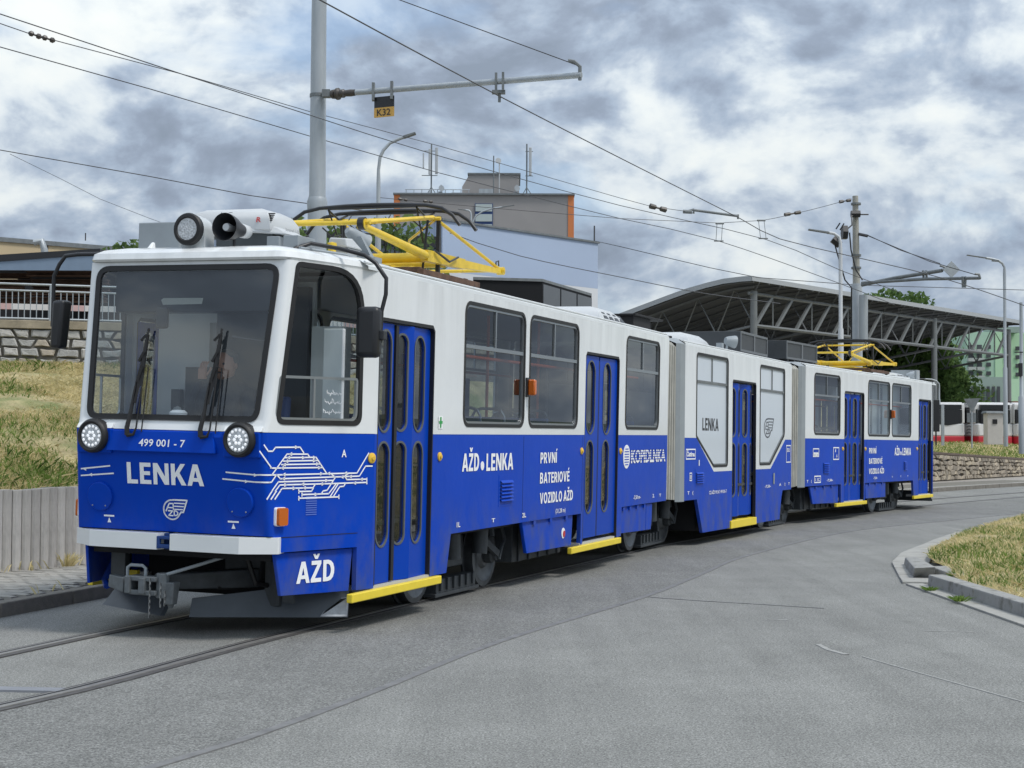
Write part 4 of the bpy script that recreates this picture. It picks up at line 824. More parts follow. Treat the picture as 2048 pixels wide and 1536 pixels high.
m=mb(); m.box((.42,-.42,3.12),(.5,-.33,3.17)); m.box((.45,-.3,3.12),(.55,-.22,3.16)); B_(m,'camera_box',M['blackp'],MA)
m=mb(); m.lathe((.42,.27,3.32),(1,0,0),[(.1,.035),(.0,.085),(-.07,.108),(-.085,.115),(-.05,.113),(.02,.10),(.12,.065),(.2,.05)],26); hn_=B_(m,'siren_horn',M['blackp'],MA,smooth=50)
m=mb(); m.lathe((.42,.27,3.32),(1,0,0),[(-.06,.0),(-.06,.03),(-.03,.036),(.06,.022)],16); m.lathe((.6,.27,3.32),(1,0,0),[(0,.052),(.02,.06),(.1,.055),(.12,.03)],18); B_(m,'horn_driver',M['shade_w'],MA,hn_,smooth=50); m=mb(); m.tube([(.5,.27,3.25),(.5,.27,3.14)],.014,6); m.box((.45,.2,3.13),(.6,.34,3.16)); B_(m,'horn_bracket',M['blackp'],MA,hn_)
# air conditioner behind
m=mb(); m.box((.86,-.12,3.14),(1.25,.42,3.345)); B_(m,'conditioner_base',mat('dark_base',(.06,.07,.075),.6),MA)
m=mb(); m.box((.84,.38,3.14),(1.3,.50,3.30)); B_(m,'conditioner_side',M['lgrey'],MA,bev=.006)
m=mb(); m.grid([[(.82+ds,-.40+dl,z),(.82+ds,.42-dl,z),(1.35-ds,.42-dl,z),(1.35-ds,-.40+dl,z),(.82+ds,-.40+dl,z)] for ds,dl,z in ((0.03,.02,3.335),(0,0,3.36),(.005,.01,3.44),(.04,.06,3.51),(.10,.14,3.548),(.2,.25,3.555))]); ac=B_(m,'air_conditioner',M['shade_w'],MA,smooth=50)
m=mb(); m.hexa([(.80,.20,3.335),(1.32,.20,3.335),(1.36,.56,3.31),(.86,.60,3.31)],[(.84,.22,3.44),(1.28,.22,3.44),(1.28,.42,3.38),(.90,.46,3.38)]); B_(m,'conditioner_hood',M['shade_w'],MA,ac,bev=.02,smooth=50)
PG=mat('print_grey',(.15,.16,.18),.5)
text_obj('lettering','ovo A.C',lambda x,y,d:(.845+y*.35,-(-.12+x),3.475+y*.8),.055,.30,PG,tram,MA,bold=.01)
text_obj('lettering','R',lambda x,y,d:(.815+y*.25,-(.31+x),3.42+y),.045,.045,M['red'],tram,MA,bold=.02)
text_obj('lettering','Sentinel 1-10',lambda x,y,d:(.875+(x+.1)*.9,-(.555+x*.1),3.345+y),.028,.22,PG,tram,MA,bold=.0)
m=mb()
for k in range(5): m.box((.83+k*.012,.36,3.43+k*.016),(.85+k*.012,.425,3.438+k*.016))
B_(m,'conditioner_slot',M['blackm'],MA,ac)
m=mb(); m.box((.62,.66,3.12),(.92,.80,3.275)); m.box((1.75,.72,3.1),(1.95,.86,3.24)); B_(m,'junction_box',M['lgrey'],MA,bev=.006)
m=mb(); m.tube([(.6,.83,3.165),(1.3,.86,3.19),(2.2,.88,3.17)],.014,6); B_(m,'roof_conduit',M['lgrey'],MA,smooth=60)
# white junction box, grey projector near the pantograph
m=mb(); m.box((1.58,.60,3.215),(1.83,.78,3.28)); m.hexa([(1.54,.59,3.282),(1.86,.59,3.282),(1.86,.79,3.282),(1.54,.79,3.282)],[(1.54,.61,3.37),(1.68,.61,3.38),(1.68,.77,3.37),(1.54,.77,3.36)]); m.box((1.6,.62,3.12),(1.68,.70,3.22)); B_(m,'white_sensor_box',M['shade_w'],MA,bev=.012)
m=mb(); m.lathe((1.86,.62,3.475),(.75,.32,-.42),[(0,.03),(.03,.05),(.06,.055),(.2,.085),(.23,.10),(.24,.0)],20); m.box((1.93,.70,3.10),(2.1,.86,3.24)); m.hexa([(1.98,.74,3.22),(2.06,.74,3.22),(2.06,.82,3.22),(1.98,.82,3.22)],[(1.90,.68,3.42),(1.94,.68,3.42),(1.94,.74,3.42),(1.90,.74,3.42)]); B_(m,'projector',M['lgrey'],MA,smooth=40)
m=mb(); m.lathe((1.46,.68,3.14),(0,0,1),[(0,.05),(.06,.05),(.12,.03),(.13,.045),(.17,.04),(.18,0)],14); B_(m,'beacon',M['pyel'],MA,smooth=40)
# ---------------------------------------------------------------- pantographs
def pantograph(Mw,sc,flip=1):
    X=lambda s:sc+flip*s
    nm='pantograph'
    m=mb(); kz=3.56
    for sg in (1,-1):
        l=sg*.60
        m.tube([(X(-.32),l,3.44),(X(-1.77),l,kz+.0)],[.048,.032],10); m.beam((X(-.34),l,3.44),(X(.65),l,3.455),.08,(.115,.105)); m.beam((X(.65),l,3.455),(X(1.78),l,3.49),.07,(.085,.05))
    m.tube([(X(-.25),-.62,3.43),(X(-.25),.62,3.43)],.05,12); m.tube([(X(.3),-.55,3.42),(X(.3),.55,3.42)],.04,10)
    pg=B_(m,'pantograph',M['pyel'],Mw,smooth=45)
    m=mb(); m.tube([(X(-1.77),-.75,kz+.03),(X(-1.77),.68,kz+.03)],.022,8); m.tube([(X(1.78),-.62,3.50),(X(1.78),.66,3.50)],.02,8)
    for sg in (1,-1):
        l=sg*.60
        m.tube([(X(-1.77),l,kz+.03),(X(-.05),l*.93,3.865)],.022,8); m.tube([(X(1.78),l,3.51),(X(.12),l*.93,3.84)],.019,8); m.lathe((X(-1.77),l-.04,kz+.015),(0,1,0),[(0,.05),(.08,.05)],12); m.lathe((X(1.78),l-.03,3.495),(0,1,0),[(0,.045),(.08,.045)],12)
    m.tube([(X(1.78),-.6,3.5),(X(.6),.0,3.72),(X(-.0),.55,3.84)],.014,6)
    m.tube([(X(0),-.62,3.86),(X(0),.62,3.86)],.02,8)
    B_(m,'upper_arm',M['pyel'],Mw,pg,smooth=45)
    for s in (-.34,.10):
        m=mb(); m.tube([(X(s),l,z) for l,z in ((-.98,3.74),(-.9,3.84),(-.78,3.915),(-.6,3.95),(-.3,3.965),(0,3.97),(.3,3.965),(.6,3.95),(.78,3.915),(.9,3.84),(.98,3.74))],.02,7)
        m.box((X(s)-.018,-.5,3.93),(X(s)+.018,.5,3.95)); B_(m,'collector_bar',M['blackp'],Mw,pg,smooth=60)
    m=mb()
    for l in (-.5,.5): m.tube([(X(-.34),l,3.93),(X(-.1),l,3.86),(X(.1),l,3.93)],.012,6); m.tube([(X(-.05),l,3.86),(X(-.05),l*.9,3.3)],.013,6); m.tube([(X(-.34),l,3.93),(X(-.1),l*.95,3.6)],.009,6)
    for l in (-.35,.1,.4): m.tube([(X(-.1),l,3.9),(X(-.3),l+.05,3.8),(X(-.2),l+.12,3.72),(X(0),l+.1,3.8)],.007,5)
    B_(m,'collector_spring',M['blackp'],Mw,pg,smooth=60)
    m=mb()
    for sg in (1,-1): m.beam((X(-.75),sg*.74,3.235),(X(.75),sg*.74,3.235),.07,.06)
    for s in (-.6,.6): m.beam((X(s),-.68,3.27),(X(s),.68,3.27),.08,.05)
    B_(m,'pantograph_base',M['rust'],Mw,pg,bev=.006)
    m=mb()
    for s in (-.6,.6):
        for sg in (1,-1): m.lathe((X(s),sg*.74,3.10),(0,0,1),[(0,.03),(.02,.05),(.04,.03),(.06,.05),(.08,.03),(.12,.04)],12)
    m.lathe((X(-.25),-.7,3.43),(0,-1,0),[(0,.045),(.05,.06),(.06,.045),(.12,.06),(.13,.045),(.2,.05)],12)
    B_(m,'insulator',M['blackp'],Mw,pg,smooth=30)
    m=mb()
    for l in (-.55,-.2,.15,.5): m.tube([(X(-1.7),l,kz+.0),(X(-1.6),l+.06,kz-.08),(X(-1.5),l+.1,kz-.05)],.008,5)
    m.tube([(X(-.2),.66,3.5),(X(.1),.69,3.42),(X(.4),.66,3.5)],.012,5); m.tube([(X(1.65),.6,3.53),(X(1.6),.62,3.58),(X(1.68),.62,3.60),(X(1.74),.6,3.55)],.008,5)
    for sg in (1,-1): m.lathe((X(-1.77),sg*.60-.03,kz+.02),(0,1,0),[(0,.06),(.06,.06)],12); m.box((X(.1),sg*.55-.02,3.3),(X(.14),sg*.55+.02,3.9))
    B_(m,'cable_shunt',M['blackp'],Mw,pg)
    m=mb(); m.box((X(-.5),-.3,3.2),(X(.1),.3,3.34)); m.box((X(-.6),.35,3.26),(X(-.2),.58,3.31)); B_(m,'actuator',M['pyel'],Mw,pg,bev=.01)
pantograph(MA,3.98); pantograph(MC,6.66)
# ---------------------------------------------------------------- rest of the roof
def acbox(Mw,s0,s1,l0,l1,z0,z1,wins=True):
    m=mb(); m.grid([[(s0+a,l0+b,z),(s1-a*1.2,l0+b,z),(s1-a*1.2,l1-b,z),(s0+a,l1-b,z),(s0+a,l0+b,z)] for a,b,z in ((0,0,z0),(0,.0,z0+.08),(.08,.05,z0+(z1-z0)*.6),(.22,.14,z1-.03),(.36,.26,z1),(.6,.45,z1))]); a_=B_(m,'air_conditioner',M['shade_w'],Mw,smooth=50)
    if wins:
        m=mb()
        for k in range(4):
            s=s0+.25+k*.26; m.hexa([(s,l1-.02,z0+.1),(s+.2,l1-.02,z0+.1),(s+.2,l1+.004,z0+.1),(s,l1+.004,z0+.1)],[(s+.05,l1-.12,z1-.08),(s+.17,l1-.12,z1-.08),(s+.17,l1-.08,z1-.08),(s+.05,l1-.08,z1-.08)])
        B_(m,'conditioner_grille',M['blackp'],Mw,a_)
acbox(MA,9.55,10.75,-.6,.62,3.13,3.42); acbox(MBm,2.4,3.7,-.6,.55,3.13,3.42,False)
m=mb(); m.box((.2,-.7,3.12),(1.0,.35,3.5)); m.box((.15,-.75,3.5),(1.5,.4,3.53)); m.box((1.05,-.4,3.12),(1.2,.3,3.48)); m.tube([(.5,.75,3.08),(.5,.75,3.2)],.12,10); B_(m,'resistor_box',M['blackm'],MBm,bev=.01)
m=mb(); m.lathe((3.95,.78,3.34),(.6,.7,-.1),[(-.05,.06),(0,.08),(.12,.11),(.14,.11),(.13,.09)],20); m.tube([(3.9,.76,3.1),(3.92,.78,3.3)],.02,6); m.box((3.5,.7,3.1),(3.62,.8,3.28)); B_(m,'spotlight',M['lgrey'],MBm,smooth=40)
for Mw,a,b in ((MBm,4.6,6.5),(MC,.05,1.9)):
    m=mb(); m.box((a,-.85,3.2),(b,.82,3.56)); bb=B_(m,'battery_box',mat('battery_grey',(.045,.05,.055),.6,var=.1),Mw,bev=.01)
    m=mb(); n_=2
    for k in range(n_):
        x0=a+(b-a)*k/n_;x1=a+(b-a)*(k+1)/n_; F=lambda u,v,d:(u,.835-d,v); m.plate([(x0,3.2),(x1,3.2),(x1,3.56),(x0,3.56)],[[(x0+.04,3.24),(x1-.04,3.24),(x1-.04,3.52),(x0+.04,3.52)]],F,.015)
    for k in range(5): m.box((a+.15+k*.38,.6,3.12),(a+.2+k*.38,.8,3.2))
    B_(m,'battery_frame',mat('battery_rim',(.12,.13,.14),.5),Mw,bb)
acbox(MC,8.0,9.3,-.2,.75,3.13,3.30)
m=mb(); m.box((9.9,.1,3.12),(10.2,.75,3.42)); m.lathe((9.8,.62,3.27),(.2,1,0),[(-.1,.05),(0,.1),(.1,.12),(.1,.1)],16); B_(m,'roof_box',M['galv'],MC)
# ================================================================ GROUND AND STREET
def pt(px,py,Y):
    """a place Y metres ahead in the direction the photograph shows it"""
    u,v=px-1024,768-py; c,s=math.cos(RO),math.sin(RO); u,v=u*c+v*s,-u*s+v*c
    c,s=math.cos(PI_),math.sin(PI_); r=Vector((u,3104.047*c-v*s,3104.047*s+v*c)); r*=Y/r.y; return Vector((r.x,r.y,r.z+CH))
def resample(ps,step):
    P=[Vector(p) for p in ps]; out=[]
    for i in range(len(P)-1):
        p0=P[max(i-1,0)];p1=P[i];p2=P[i+1];p3=P[min(i+2,len(P)-1)]; n=max(1,int((p2-p1).length/step))
        for k in range(n):
            t=k/n; out.append(.5*((2*p1)+(p2-p0)*t+(2*p0-5*p1+4*p2-p3)*t*t+(3*p1-p0-3*p2+p3)*t**3))
    out.append(P[-1]); return out
def lin(ps,step):
    P=[Vector(p) for p in ps]; out=[]
    for a,b in zip(P[:-1],P[1:]):
        n=max(1,int((b-a).length/step))
        for k in range(n): out.append(a.lerp(b,k/n))
    out.append(P[-1]); return out
def offs(P,d):
    out=[]
    for i,p in enumerate(P):
        t=(P[min(i+1,len(P)-1)]-P[max(i-1,0)]); t=Vector((t.x,t.y)).normalized(); n=Vector((-t.y,t.x)); q=p.copy(); q.x+=n.x*d; q.y+=n.y*d; out.append(q)
    return out
def ribbon(mbx,A,B,z,zb=None):
    for i in range(len(A)-1):
        mbx.face([(A[i].x,A[i].y,z),(A[i+1].x,A[i+1].y,z),(B[i+1].x,B[i+1].y,zb if zb is not None else z),(B[i].x,B[i].y,zb if zb is not None else z)])
        if z<.03:
            for C in (A,B): mbx.face([(C[i].x,C[i].y,z),(C[i+1].x,C[i+1].y,z),(C[i+1].x,C[i+1].y,-.01),(C[i].x,C[i].y,-.01)])
def asphalt(name,base,wear=.0):
    m=bpy.data.materials.new(name); m.use_nodes=True; nt=m.node_tree; N=nt.nodes; L=nt.links; b=N['Principled BSDF']; b.inputs['Roughness'].default_value=.88; b.inputs['Specular IOR Level'].default_value=.3
    tc=N.new('ShaderNodeTexCoord')
    def nz(sc,det,ro=.6,st=None,rot=0):
        t=N.new('ShaderNodeTexNoise'); t.inputs['Scale'].default_value=sc; t.inputs['Detail'].default_value=det; t.inputs['Roughness'].default_value=ro
        if st:
            mp=N.new('ShaderNodeMapping'); mp.inputs['Scale'].default_value=st; mp.inputs['Rotation'].default_value=(0,0,rot); L.new(tc.outputs['Object'],mp.inputs[0]); L.new(mp.outputs[0],t.inputs['Vector'])
        else: L.new(tc.outputs['Object'],t.inputs['Vector'])
        return t.outputs['Fac']
    def mr(i,a,b_,c,d):
        r=N.new('ShaderNodeMapRange'); r.inputs['From Min'].default_value=a; r.inputs['From Max'].default_value=b_; r.inputs['To Min'].default_value=c; r.inputs['To Max'].default_value=d; L.new(i,r.inputs[0]); return r.outputs[0]
    def mul(a,b_):
        x=N.new('ShaderNodeMath'); x.operation='MULTIPLY'; L.new(a,x.inputs[0]); L.new(b_,x.inputs[1]); return x.outputs[0]
    f=mul(mul(mul(mr(nz(85,2,.7),.38,.62,.55,1.45),mr(nz(34,3,.75),.36,.64,.78,1.22)),mr(nz(.55,6,.65),.3,.7,.86,1.12)),mul(mr(nz(4,6,.7),.3,.7,.93,1.07),mul(mr(nz(.9,5,.6,(3.4,.22,1),-.42),.3,.7,.9,1.1),mr(nz(2.2,7,.7,(1,.35,1),.9),.55,.75,1.0,.86))))
    vo=N.new('ShaderNodeTexVoronoi'); vo.inputs['Scale'].default_value=120; L.new(tc.outputs['Object'],vo.inputs['Vector'])
    sp=mr(vo.outputs['Distance'],.05,.3,1.5,1.0); f=mul(f,sp)
    cr=N.new('ShaderNodeMix'); cr.data_type='RGBA'; cr.blend_type='MULTIPLY'; cr.inputs[0].default_value=1; cr.inputs[6].default_value=(*base,1); L.new(f,cr.inputs[7]); L.new(cr.outputs[2],b.inputs['Base Color'])
    bp=N.new('ShaderNodeBump'); bp.inputs['Strength'].default_value=.5; bp.inputs['Distance'].default_value=.01; L.new(nz(60,5,.7),bp.inputs['Height']); L.new(bp.outputs[0],b.inputs['Normal'])
    MAT[name]=m; return m
AS=asphalt('asphalt',(.212,.214,.202)); ASD=asphalt('asphalt_older',(.182,.184,.175))
TAR=mat('tar_joint',(.075,.072,.07),.6,var=.3,vscale=12); CONC=mat('concrete',(.33,.325,.30),.85,var=.12,vscale=5,bump=.35,bscale=50,dirt=(.2,.19,.16),dscale=6,dth=.6)
KERB=mat('kerb_concrete',(.3,.3,.285),.85,var=.1,vscale=6,bump=.5,bscale=70,dirt=(.15,.145,.125),dscale=7,dth=.52); KERBD=mat('dark_kerb_concrete',(.19,.175,.15),.9,var=.18,vscale=7,bump=.5,bscale=60)
m=MB(); m.box((-900,-60,-.3),(900,1500,0)); tag(m.build('street',AS,None),kind='structure')
NR=resample([(-7.5,1.5,0),(-5.6,4.4,0),(-4.1,7.0,0),(-3.02,9.24,0),(-2.57,10.42,0),(-2.1,12.0,0),(-1.01,15.16,0),(-.38,16.85,0),(1.53,21.95,0),(2.3,23.9,0),(4.48,28.76,0),(5.3,30.5,0),(8.17,35.54,0),(9.15,37.28,0),(10.64,39.8,0),(15.31,46.46,0),(22,55,0),(31,64,0)],.6)
FRl=offs(NR,1.435)
seam=resample([(-6,1.8,0),(-3.4,4.6,0),(-1.74,7.58,0),(-.98,9.54,0),(-.09,12.37,0),(1.37,15.99,0),(2.26,18.66,0),(3.38,22.01,0),(6.08,27.95,0),(9.05,32.1,0),(12.2,36.2,0),(18,43.2,0),(26,52,0)],.6)
m=MB(); 
a_=offs(seam,.0); n_=min(len(seam),len(NR))
def near_idx(P,q): return min(range(len(P)),key=lambda i:(P[i].xy-q.xy).length)
B2=[NR[near_idx(NR,p)]+Vector((.1,-.04,0)) for p in seam]
ribbon(m,seam,B2,.004); tag(m.build('road_patch',ASD,None),kind='structure')
m=MB(); ribbon(m,offs(seam,.03),offs(seam,-.035),.007); ribbon(m,*[offs(resample([(1.37,15.99,0),(1.9,15.6,0),(2.35,15.35,0),(3.0,14.95,0)],.3),d) for d in (.012,-.006)],.005); tag(m.build('road_seam',mat('seam_tar',(.165,.165,.163),.7,var=.25,vscale=8),None),kind='structure')
for P in (NR,FRl):
    r_=MB(); ribbon(r_,offs(P,.09),offs(P,-.10),.010); o=r_.build('rail_joint',TAR,None); o.name='tram_track'; tag(o,kind='structure'); WM[o.name]=I4
    r_=MB()
    for a,b,z0 in ((-.05,.0,.016),(.045,.060,.012)):
        A=offs(P,a);B=offs(P,b); ribbon(r_,A,B,z0)
    r_.build('rail_head',mat('worn_rail',(.23,.225,.215),.38,metal=.25,var=.15,vscale=10),o)
    r_=MB(); ribbon(r_,offs(P,.0),offs(P,.042),.013); r_.build('rail_groove',M['blackm'],o)
# pale scuffs on the road
SC=mat('scuff',(.30,.30,.285),.85,var=.2,vscale=14)
m=MB()
for ps,w_ in (([(2.45,12.0,0),(2.62,12.45,0),(2.53,12.74,0),(2.3,12.6,0)],.0),([(2.42,12.3,0),(2.44,11.98,0),(2.52,11.71,0)],.045),([(2.62,11.6,0),(2.8,10.9,0),(3.16,9.6,0),(3.5,8.4,0)],.02),([(2.3,14.0,0),(2.48,13.95,0)],.03),([(3.5,13.2,0),(3.9,13.15,0)],.02)):
    if w_: A=resample(ps,.2); ribbon(m,offs(A,w_/2),offs(A,-w_/2),.0045)
tag(m.build('road_marks',SC,None),kind='structure')
m=MB(); m.box((-3.9,9.83,.0),(-2.95,9.96,.014)); o=m.build('cover_plate',mat('zinc_plate',(.3,.31,.34),.4,metal=.5,var=.1),None,T(-3.3,9.9,0,-.1)@Matrix.Translation((3.42,-9.9,0))); tag(o,'flat grey metal strip set in the road between the rails','metal strip')
# ---------------------------------------------------------------- left pavement, kerb, palisade
kerb=resample([(-6.4,9.2,0),(-5.6,11.0,0),(-4.9,12.85,0),(-4.54,13.86,0),(-4.33,14.48,0),(-4.02,15.94,0),(-3.0,18.9,0),(-.83,24.5,0),(2.45,31.9,0),(7.1,40.1,0),(12,47.9,0),(17.1,55.5,0),(23,63,0),(36,79,0)],.5)
pal=resample([(-8.6,11.2,0),(-7.2,13.9,0),(-5.59,17.04,0),(-4.97,18.33,0),(-2.3,25.2,0),(1.1,32.7,0),(5.7,41,0),(10.6,50,0)],.4)
ke=empty('kerb',I4); tag(ke,kind='structure')
def stones_along(P,width,z0,z1,length,name,mt,parent,gap=.012,maxn=300,start=0):
    # cumulative walk
    pts=[P[0]];acc=0;n=0;cur=[P[0]]
    for a,b in zip(P[:-1],P[1:]):
        acc+=(b-a).length; cur.append(b)
        if acc>=length:
            c0,c1=cur[0],cur[-1]; d=(c1-c0).normalized(); A=[c0+d*gap,c1-d*gap]; t=Vector((-d.y,d.x,0))
            m=MB(); q=[A[0],A[1],A[1]+t*width,A[0]+t*width]; jz=random.uniform(-.004,.004)
            m.hexa([(v.x,v.y,z0) for v in q],[(v.x,v.y,z1+jz) for v in q]); m.build(name,mt,parent,bev=.012); acc=0;cur=[b];n+=1
            if n>=maxn: break
stones_along(kerb,.15,-.1,.13,1.0,'kerb_stone',KERBD,ke)
kin=offs(kerb,.15)
m=MB(); 
PB=[pal[near_idx(pal,p)] if p.y<50 else p+Vector((-2.2,1.3,0)) for p in kin]
for i in range(len(kin)-1):
    if kin[i].y<62: m.face([(kin[i].x,kin[i].y,.105),(kin[i+1].x,kin[i+1].y,.105),(PB[i+1].x,PB[i+1].y,.10),(PB[i].x,PB[i].y,.10)])
pv=m.build('pavement',mat('joint_sand',(.16,.15,.125),.95,var=.2,vscale=20),None); tag(pv,kind='structure')
# paving blocks as pieces
blk=MB(); blk.box((-.097,-.048,0),(.097,.048,.03)); bme=[]
for k in range(3):
    me=blk.mesh('paving_block'); c=(.33,.32,.29) if k==0 else ((.29,.28,.255) if k==1 else (.37,.355,.32)); me.materials.append(mat('paving_block_%d'%k,c,.9,var=.15,vscale=12,bump=.4,bscale=80)); bme.append(me)
cnt=0; rest=MB()
dirv=Vector((.36,.93,0)).normalized(); nv=Vector((-dirv.y,dirv.x,0))
K0=Vector((-4.4,14.5,0))
spots=[]
for i in range(-14,60):
    for j in range(0,34):
        p=K0+dirv*(i*.1005)+nv*(j*.2+ (.1 if i%2 else 0)+.0)
        kk=near_idx(kin,p); side_=(p-kin[kk]); d1=side_.dot(nv)
        pk=pal[near_idx(pal,p)]; d2=(pk-p).dot(nv)
        if d1>.10 and d2>.10 and p.y<21 and p.y>13.2: spots.append((abs(p.x/p.y)<.345,-p.y,p))
vis=sorted([s for s in spots if s[0]],key=lambda s:-s[1])
for n,(_,_,p) in enumerate(vis+[s for s in spots if not s[0]]):
    ang=math.atan2(nv.y,nv.x); z=.108+random.uniform(-.003,.004)
    if n<295:
        o=bpy.data.objects.new('paving_block',bme[random.choice((0,0,1,2))]); reg(o,T(p.x,p.y,z,ang+random.uniform(-.01,.01)),pv)
    else:
        c,s=math.cos(ang),math.sin(ang); q=[(p.x+x*c-y*s,p.y+x*s+y*c) for x,y in ((-.097,-.048),(.097,-.048),(.097,.048),(-.097,.048))]
        rest.hexa([(x,y,z) for x,y in q],[(x,y,z+.03) for x,y in q])
if rest.v: o=rest.build('paving_blocks',bme[0].materials[0],pv); tag(o,kind='stuff')
# palisade
pw=empty('palisade_wall',T(-5.59,17.04,0),'low retaining wall of upright grey concrete palisades below the grass bank','retaining wall')
em=MB(); em.grid([[(x*.066,y,z) for x,y in ((-1,.0),(-.97,-.03),(-.6,-.055),(0,-.062),(.6,-.055),(.97,-.03),(1,0),(1,.1),(-1,.1),(-1,0))] for z in (-.1,.9,.915)]); em.face([(x*.066,y,.915) for x,y in ((-1,.0),(-.97,-.03),(-.6,-.055),(0,-.062),(.6,-.055),(.97,-.03),(1,0),(1,.1),(-1,.1))])
eme=[]
for k in range(3):
    me=em.mesh('palisade'); me.materials.append(mat('palisade_%d'%k,((.43,.42,.395),(.39,.38,.36),(.48,.47,.445))[k],.9,var=.22,vscale=5,bump=.4,bscale=60,stretch=(1,1,.3),dirt=(.2,.19,.17),dscale=3.5,dth=.56)); eme.append(me)
acc=0;last=pal[0];n=0
for a,b in zip(pal[:-1],pal[1:]):
    d=(b-a);L_=d.length;d.normalize();x=0
    while x<L_:
        if acc<=x: pass
        x+=.01; acc+=.01
        if acc>=.136:
            acc=0; p=a+d*x
            if p.y>14.2 and n<150:
                o=bpy.data.objects.new('palisade',eme[(n*7+n//3)%3]); reg(o,T(p.x,p.y,.12+random.uniform(-.012,.012),math.atan2(d.y,d.x)+random.uniform(-.05,.05)),pw); n+=1
# ---------------------------------------------------------------- terrain
def terrain(name,rows,mt,noise=.06,sub=6):
    """rows: list of polylines (same count) of 3-D points"""
    R=[]
    for r0,r1 in zip(rows[:-1],rows[1:]):
        for k in range(sub):
            t=k/sub; R.append([a.lerp(b,t) for a,b in zip(r0,r1)])
    R.append(rows[-1]); m=MB()
    rg=random.Random(3)
    nzv=lambda x,y:noise*(math.sin(x*1.7+y*.9)+math.sin(y*2.3-x*1.1)+.6*math.sin(x*4.1+1)*math.sin(y*3.7))*.5
    m.grid([[(p.x,p.y,p.z+(nzv(p.x,p.y) if 0<i<len(R)-1 else 0)) for p in r] for i,r in enumerate(R)])
    o=m.build(name,mt,None,smooth=70); return tag(o,kind='structure'),R
SOIL=mat('grass_soil',(.38,.32,.17),.95,var=.35,vscale=2.5,bump=.6,bscale=30,bdist=.05,dirt=(.17,.2,.07),dscale=.9,dth=.52)
N_=40
def rs(ps,n,z=None):
    P=[Vector(p) for p in ps]; L=[0]
    for a,b in zip(P[:-1],P[1:]): L.append(L[-1]+(b-a).length)
    out=[]
    for k in range(n+1):
        s=L[-1]*k/n; i=max(j for j in range(len(L)) if L[j]<=s+1e-6); i=min(i,len(P)-2); t=(s-L[i])/(L[i+1]-L[i]); q=P[i].lerp(P[i+1],t)
        if z is not None: q.z=z
        out.append(q)
    return out
wallP=[(-14,23.6,0),(-10.8,25.3,0),(-8.6,25.85,0),(-6.2,26.6,0),(-3,29.6,0),(2,37,0),(9,48,0),(13,56,0)]
base=rs([tuple(p) for p in offs(pal,.12)],N_,1.0); wb=rs(wallP,N_,2.86)
_,bankR=terrain('sloping_ground',[base,[a.lerp(b,.5)+Vector((0,0,.12)) for a,b in zip(base,wb)],wb],SOIL,.07)
top=rs(wallP,N_,3.42); back=[Vector((-60+k*1.7,95+k*1.1,3.42)) for k in range(N_+1)]
_,_=terrain('upper_ground',[[p+Vector((-.05,.35,0)) for p in top],back],mat('yard_gravel',(.22,.2,.17),.95,var=.3,vscale=1.5),.03,3)
FW_=[(8.5,49.5,0),(11.5,54,0),(16.15,60.05,0),(23.47,71.18,0),(33,84,0),(46,100,0)]
fb=rs(FW_,N_); capz=lambda y:1.24 if y<58 else max(.55,1.24-(y-58)*.031)
f0=[Vector((p.x-.35,p.y+.25,capz(p.y))) for p in fb]; f1=[Vector((p.x-3.5,p.y+4.5,(capz(p.y)+1.62)/2+.12)) for p in fb]; f2=[Vector((p.x-6,p.y+9,1.62)) for p in fb]; f3=[Vector((p.x-8,p.y+12,1.1)) for p in fb]; f4=[Vector((p.x-20,p.y+130,1.1)) for p in fb]
_,farR=terrain('verge_ground',[f0,f1,f2,f3],SOIL,.05,4)
m=MB(); m.grid([[(p.x,p.y,p.z-.02) for p in f3],[(p.x,p.y,p.z) for p in f4]]); tag(m.build('yard_ground',mat('yard_asphalt',(.12,.12,.125),.9),None),kind='structure')
m=MB(); m.box((-250,150,-.05),(500,900,1.0)); tag(m.build('far_ground',mat('far_green',(.06,.08,.035),.95,var=.3,vscale=.1),None),kind='structure')
# island with the kerbs on the right
isl=[(4.83,6,0),(4.83,10,0),(4.84,14,0),(4.84,17.15,0),(5.16,18.2,0),(5.3,19.7,0),(5.7,21.3,0),(6.45,23.2,0),(7.25,25.2,0),(9.4,29.8,0),(11.6,34,0),(15.6,39.6,0),(24,50,0)]
i0=rs(isl,60,.115); i1=[Vector((p.x+.5,p.y+.0,.19)) for p in i0]; i2=[Vector((max(p.x+4,10),p.y-1.5,.30)) for p in i0]; i3=[Vector((40,p.y-3,.3)) for p in i0]
_,islR=terrain('grass_island',[i0,i1,i2,i3],SOIL,.03,5)
kr=empty('island_kerb',I4); tag(kr,kind='structure')
for y1,y0,x1,x0 in ((17.19,15.62,4.59,4.615),(15.6,14.03,4.616,4.645),(14.01,12.4,4.646,4.68),(12.38,10.8,4.682,4.72),(10.78,9.1,4.722,4.76)):
    m=MB(); m.hexa([(x1,y1,-.02),(x0,y0,-.02),(x0+.2,y0+.02,-.02),(x1+.2,y1+.04,-.02)],[(x1+.012,y1-.005,.142),(x0+.012,y0,.142),(x0+.2,y0+.02,.142),(x1+.2,y1+.04,.142)]); m.build('kerb_stone',KERB,kr,bev=.012)
m=MB(); m.hexa([(4.70,18.22,-.01),(4.93,18.2,-.01),(5.22,20.0,-.01),(5.06,20.1,-.01)],[(4.66,18.0,.15),(4.92,18.05,.16),(5.2,19.95,.14),(5.08,20.08,.12)]); m.build('broken_kerb_stone',KERB,kr,bev=.014)
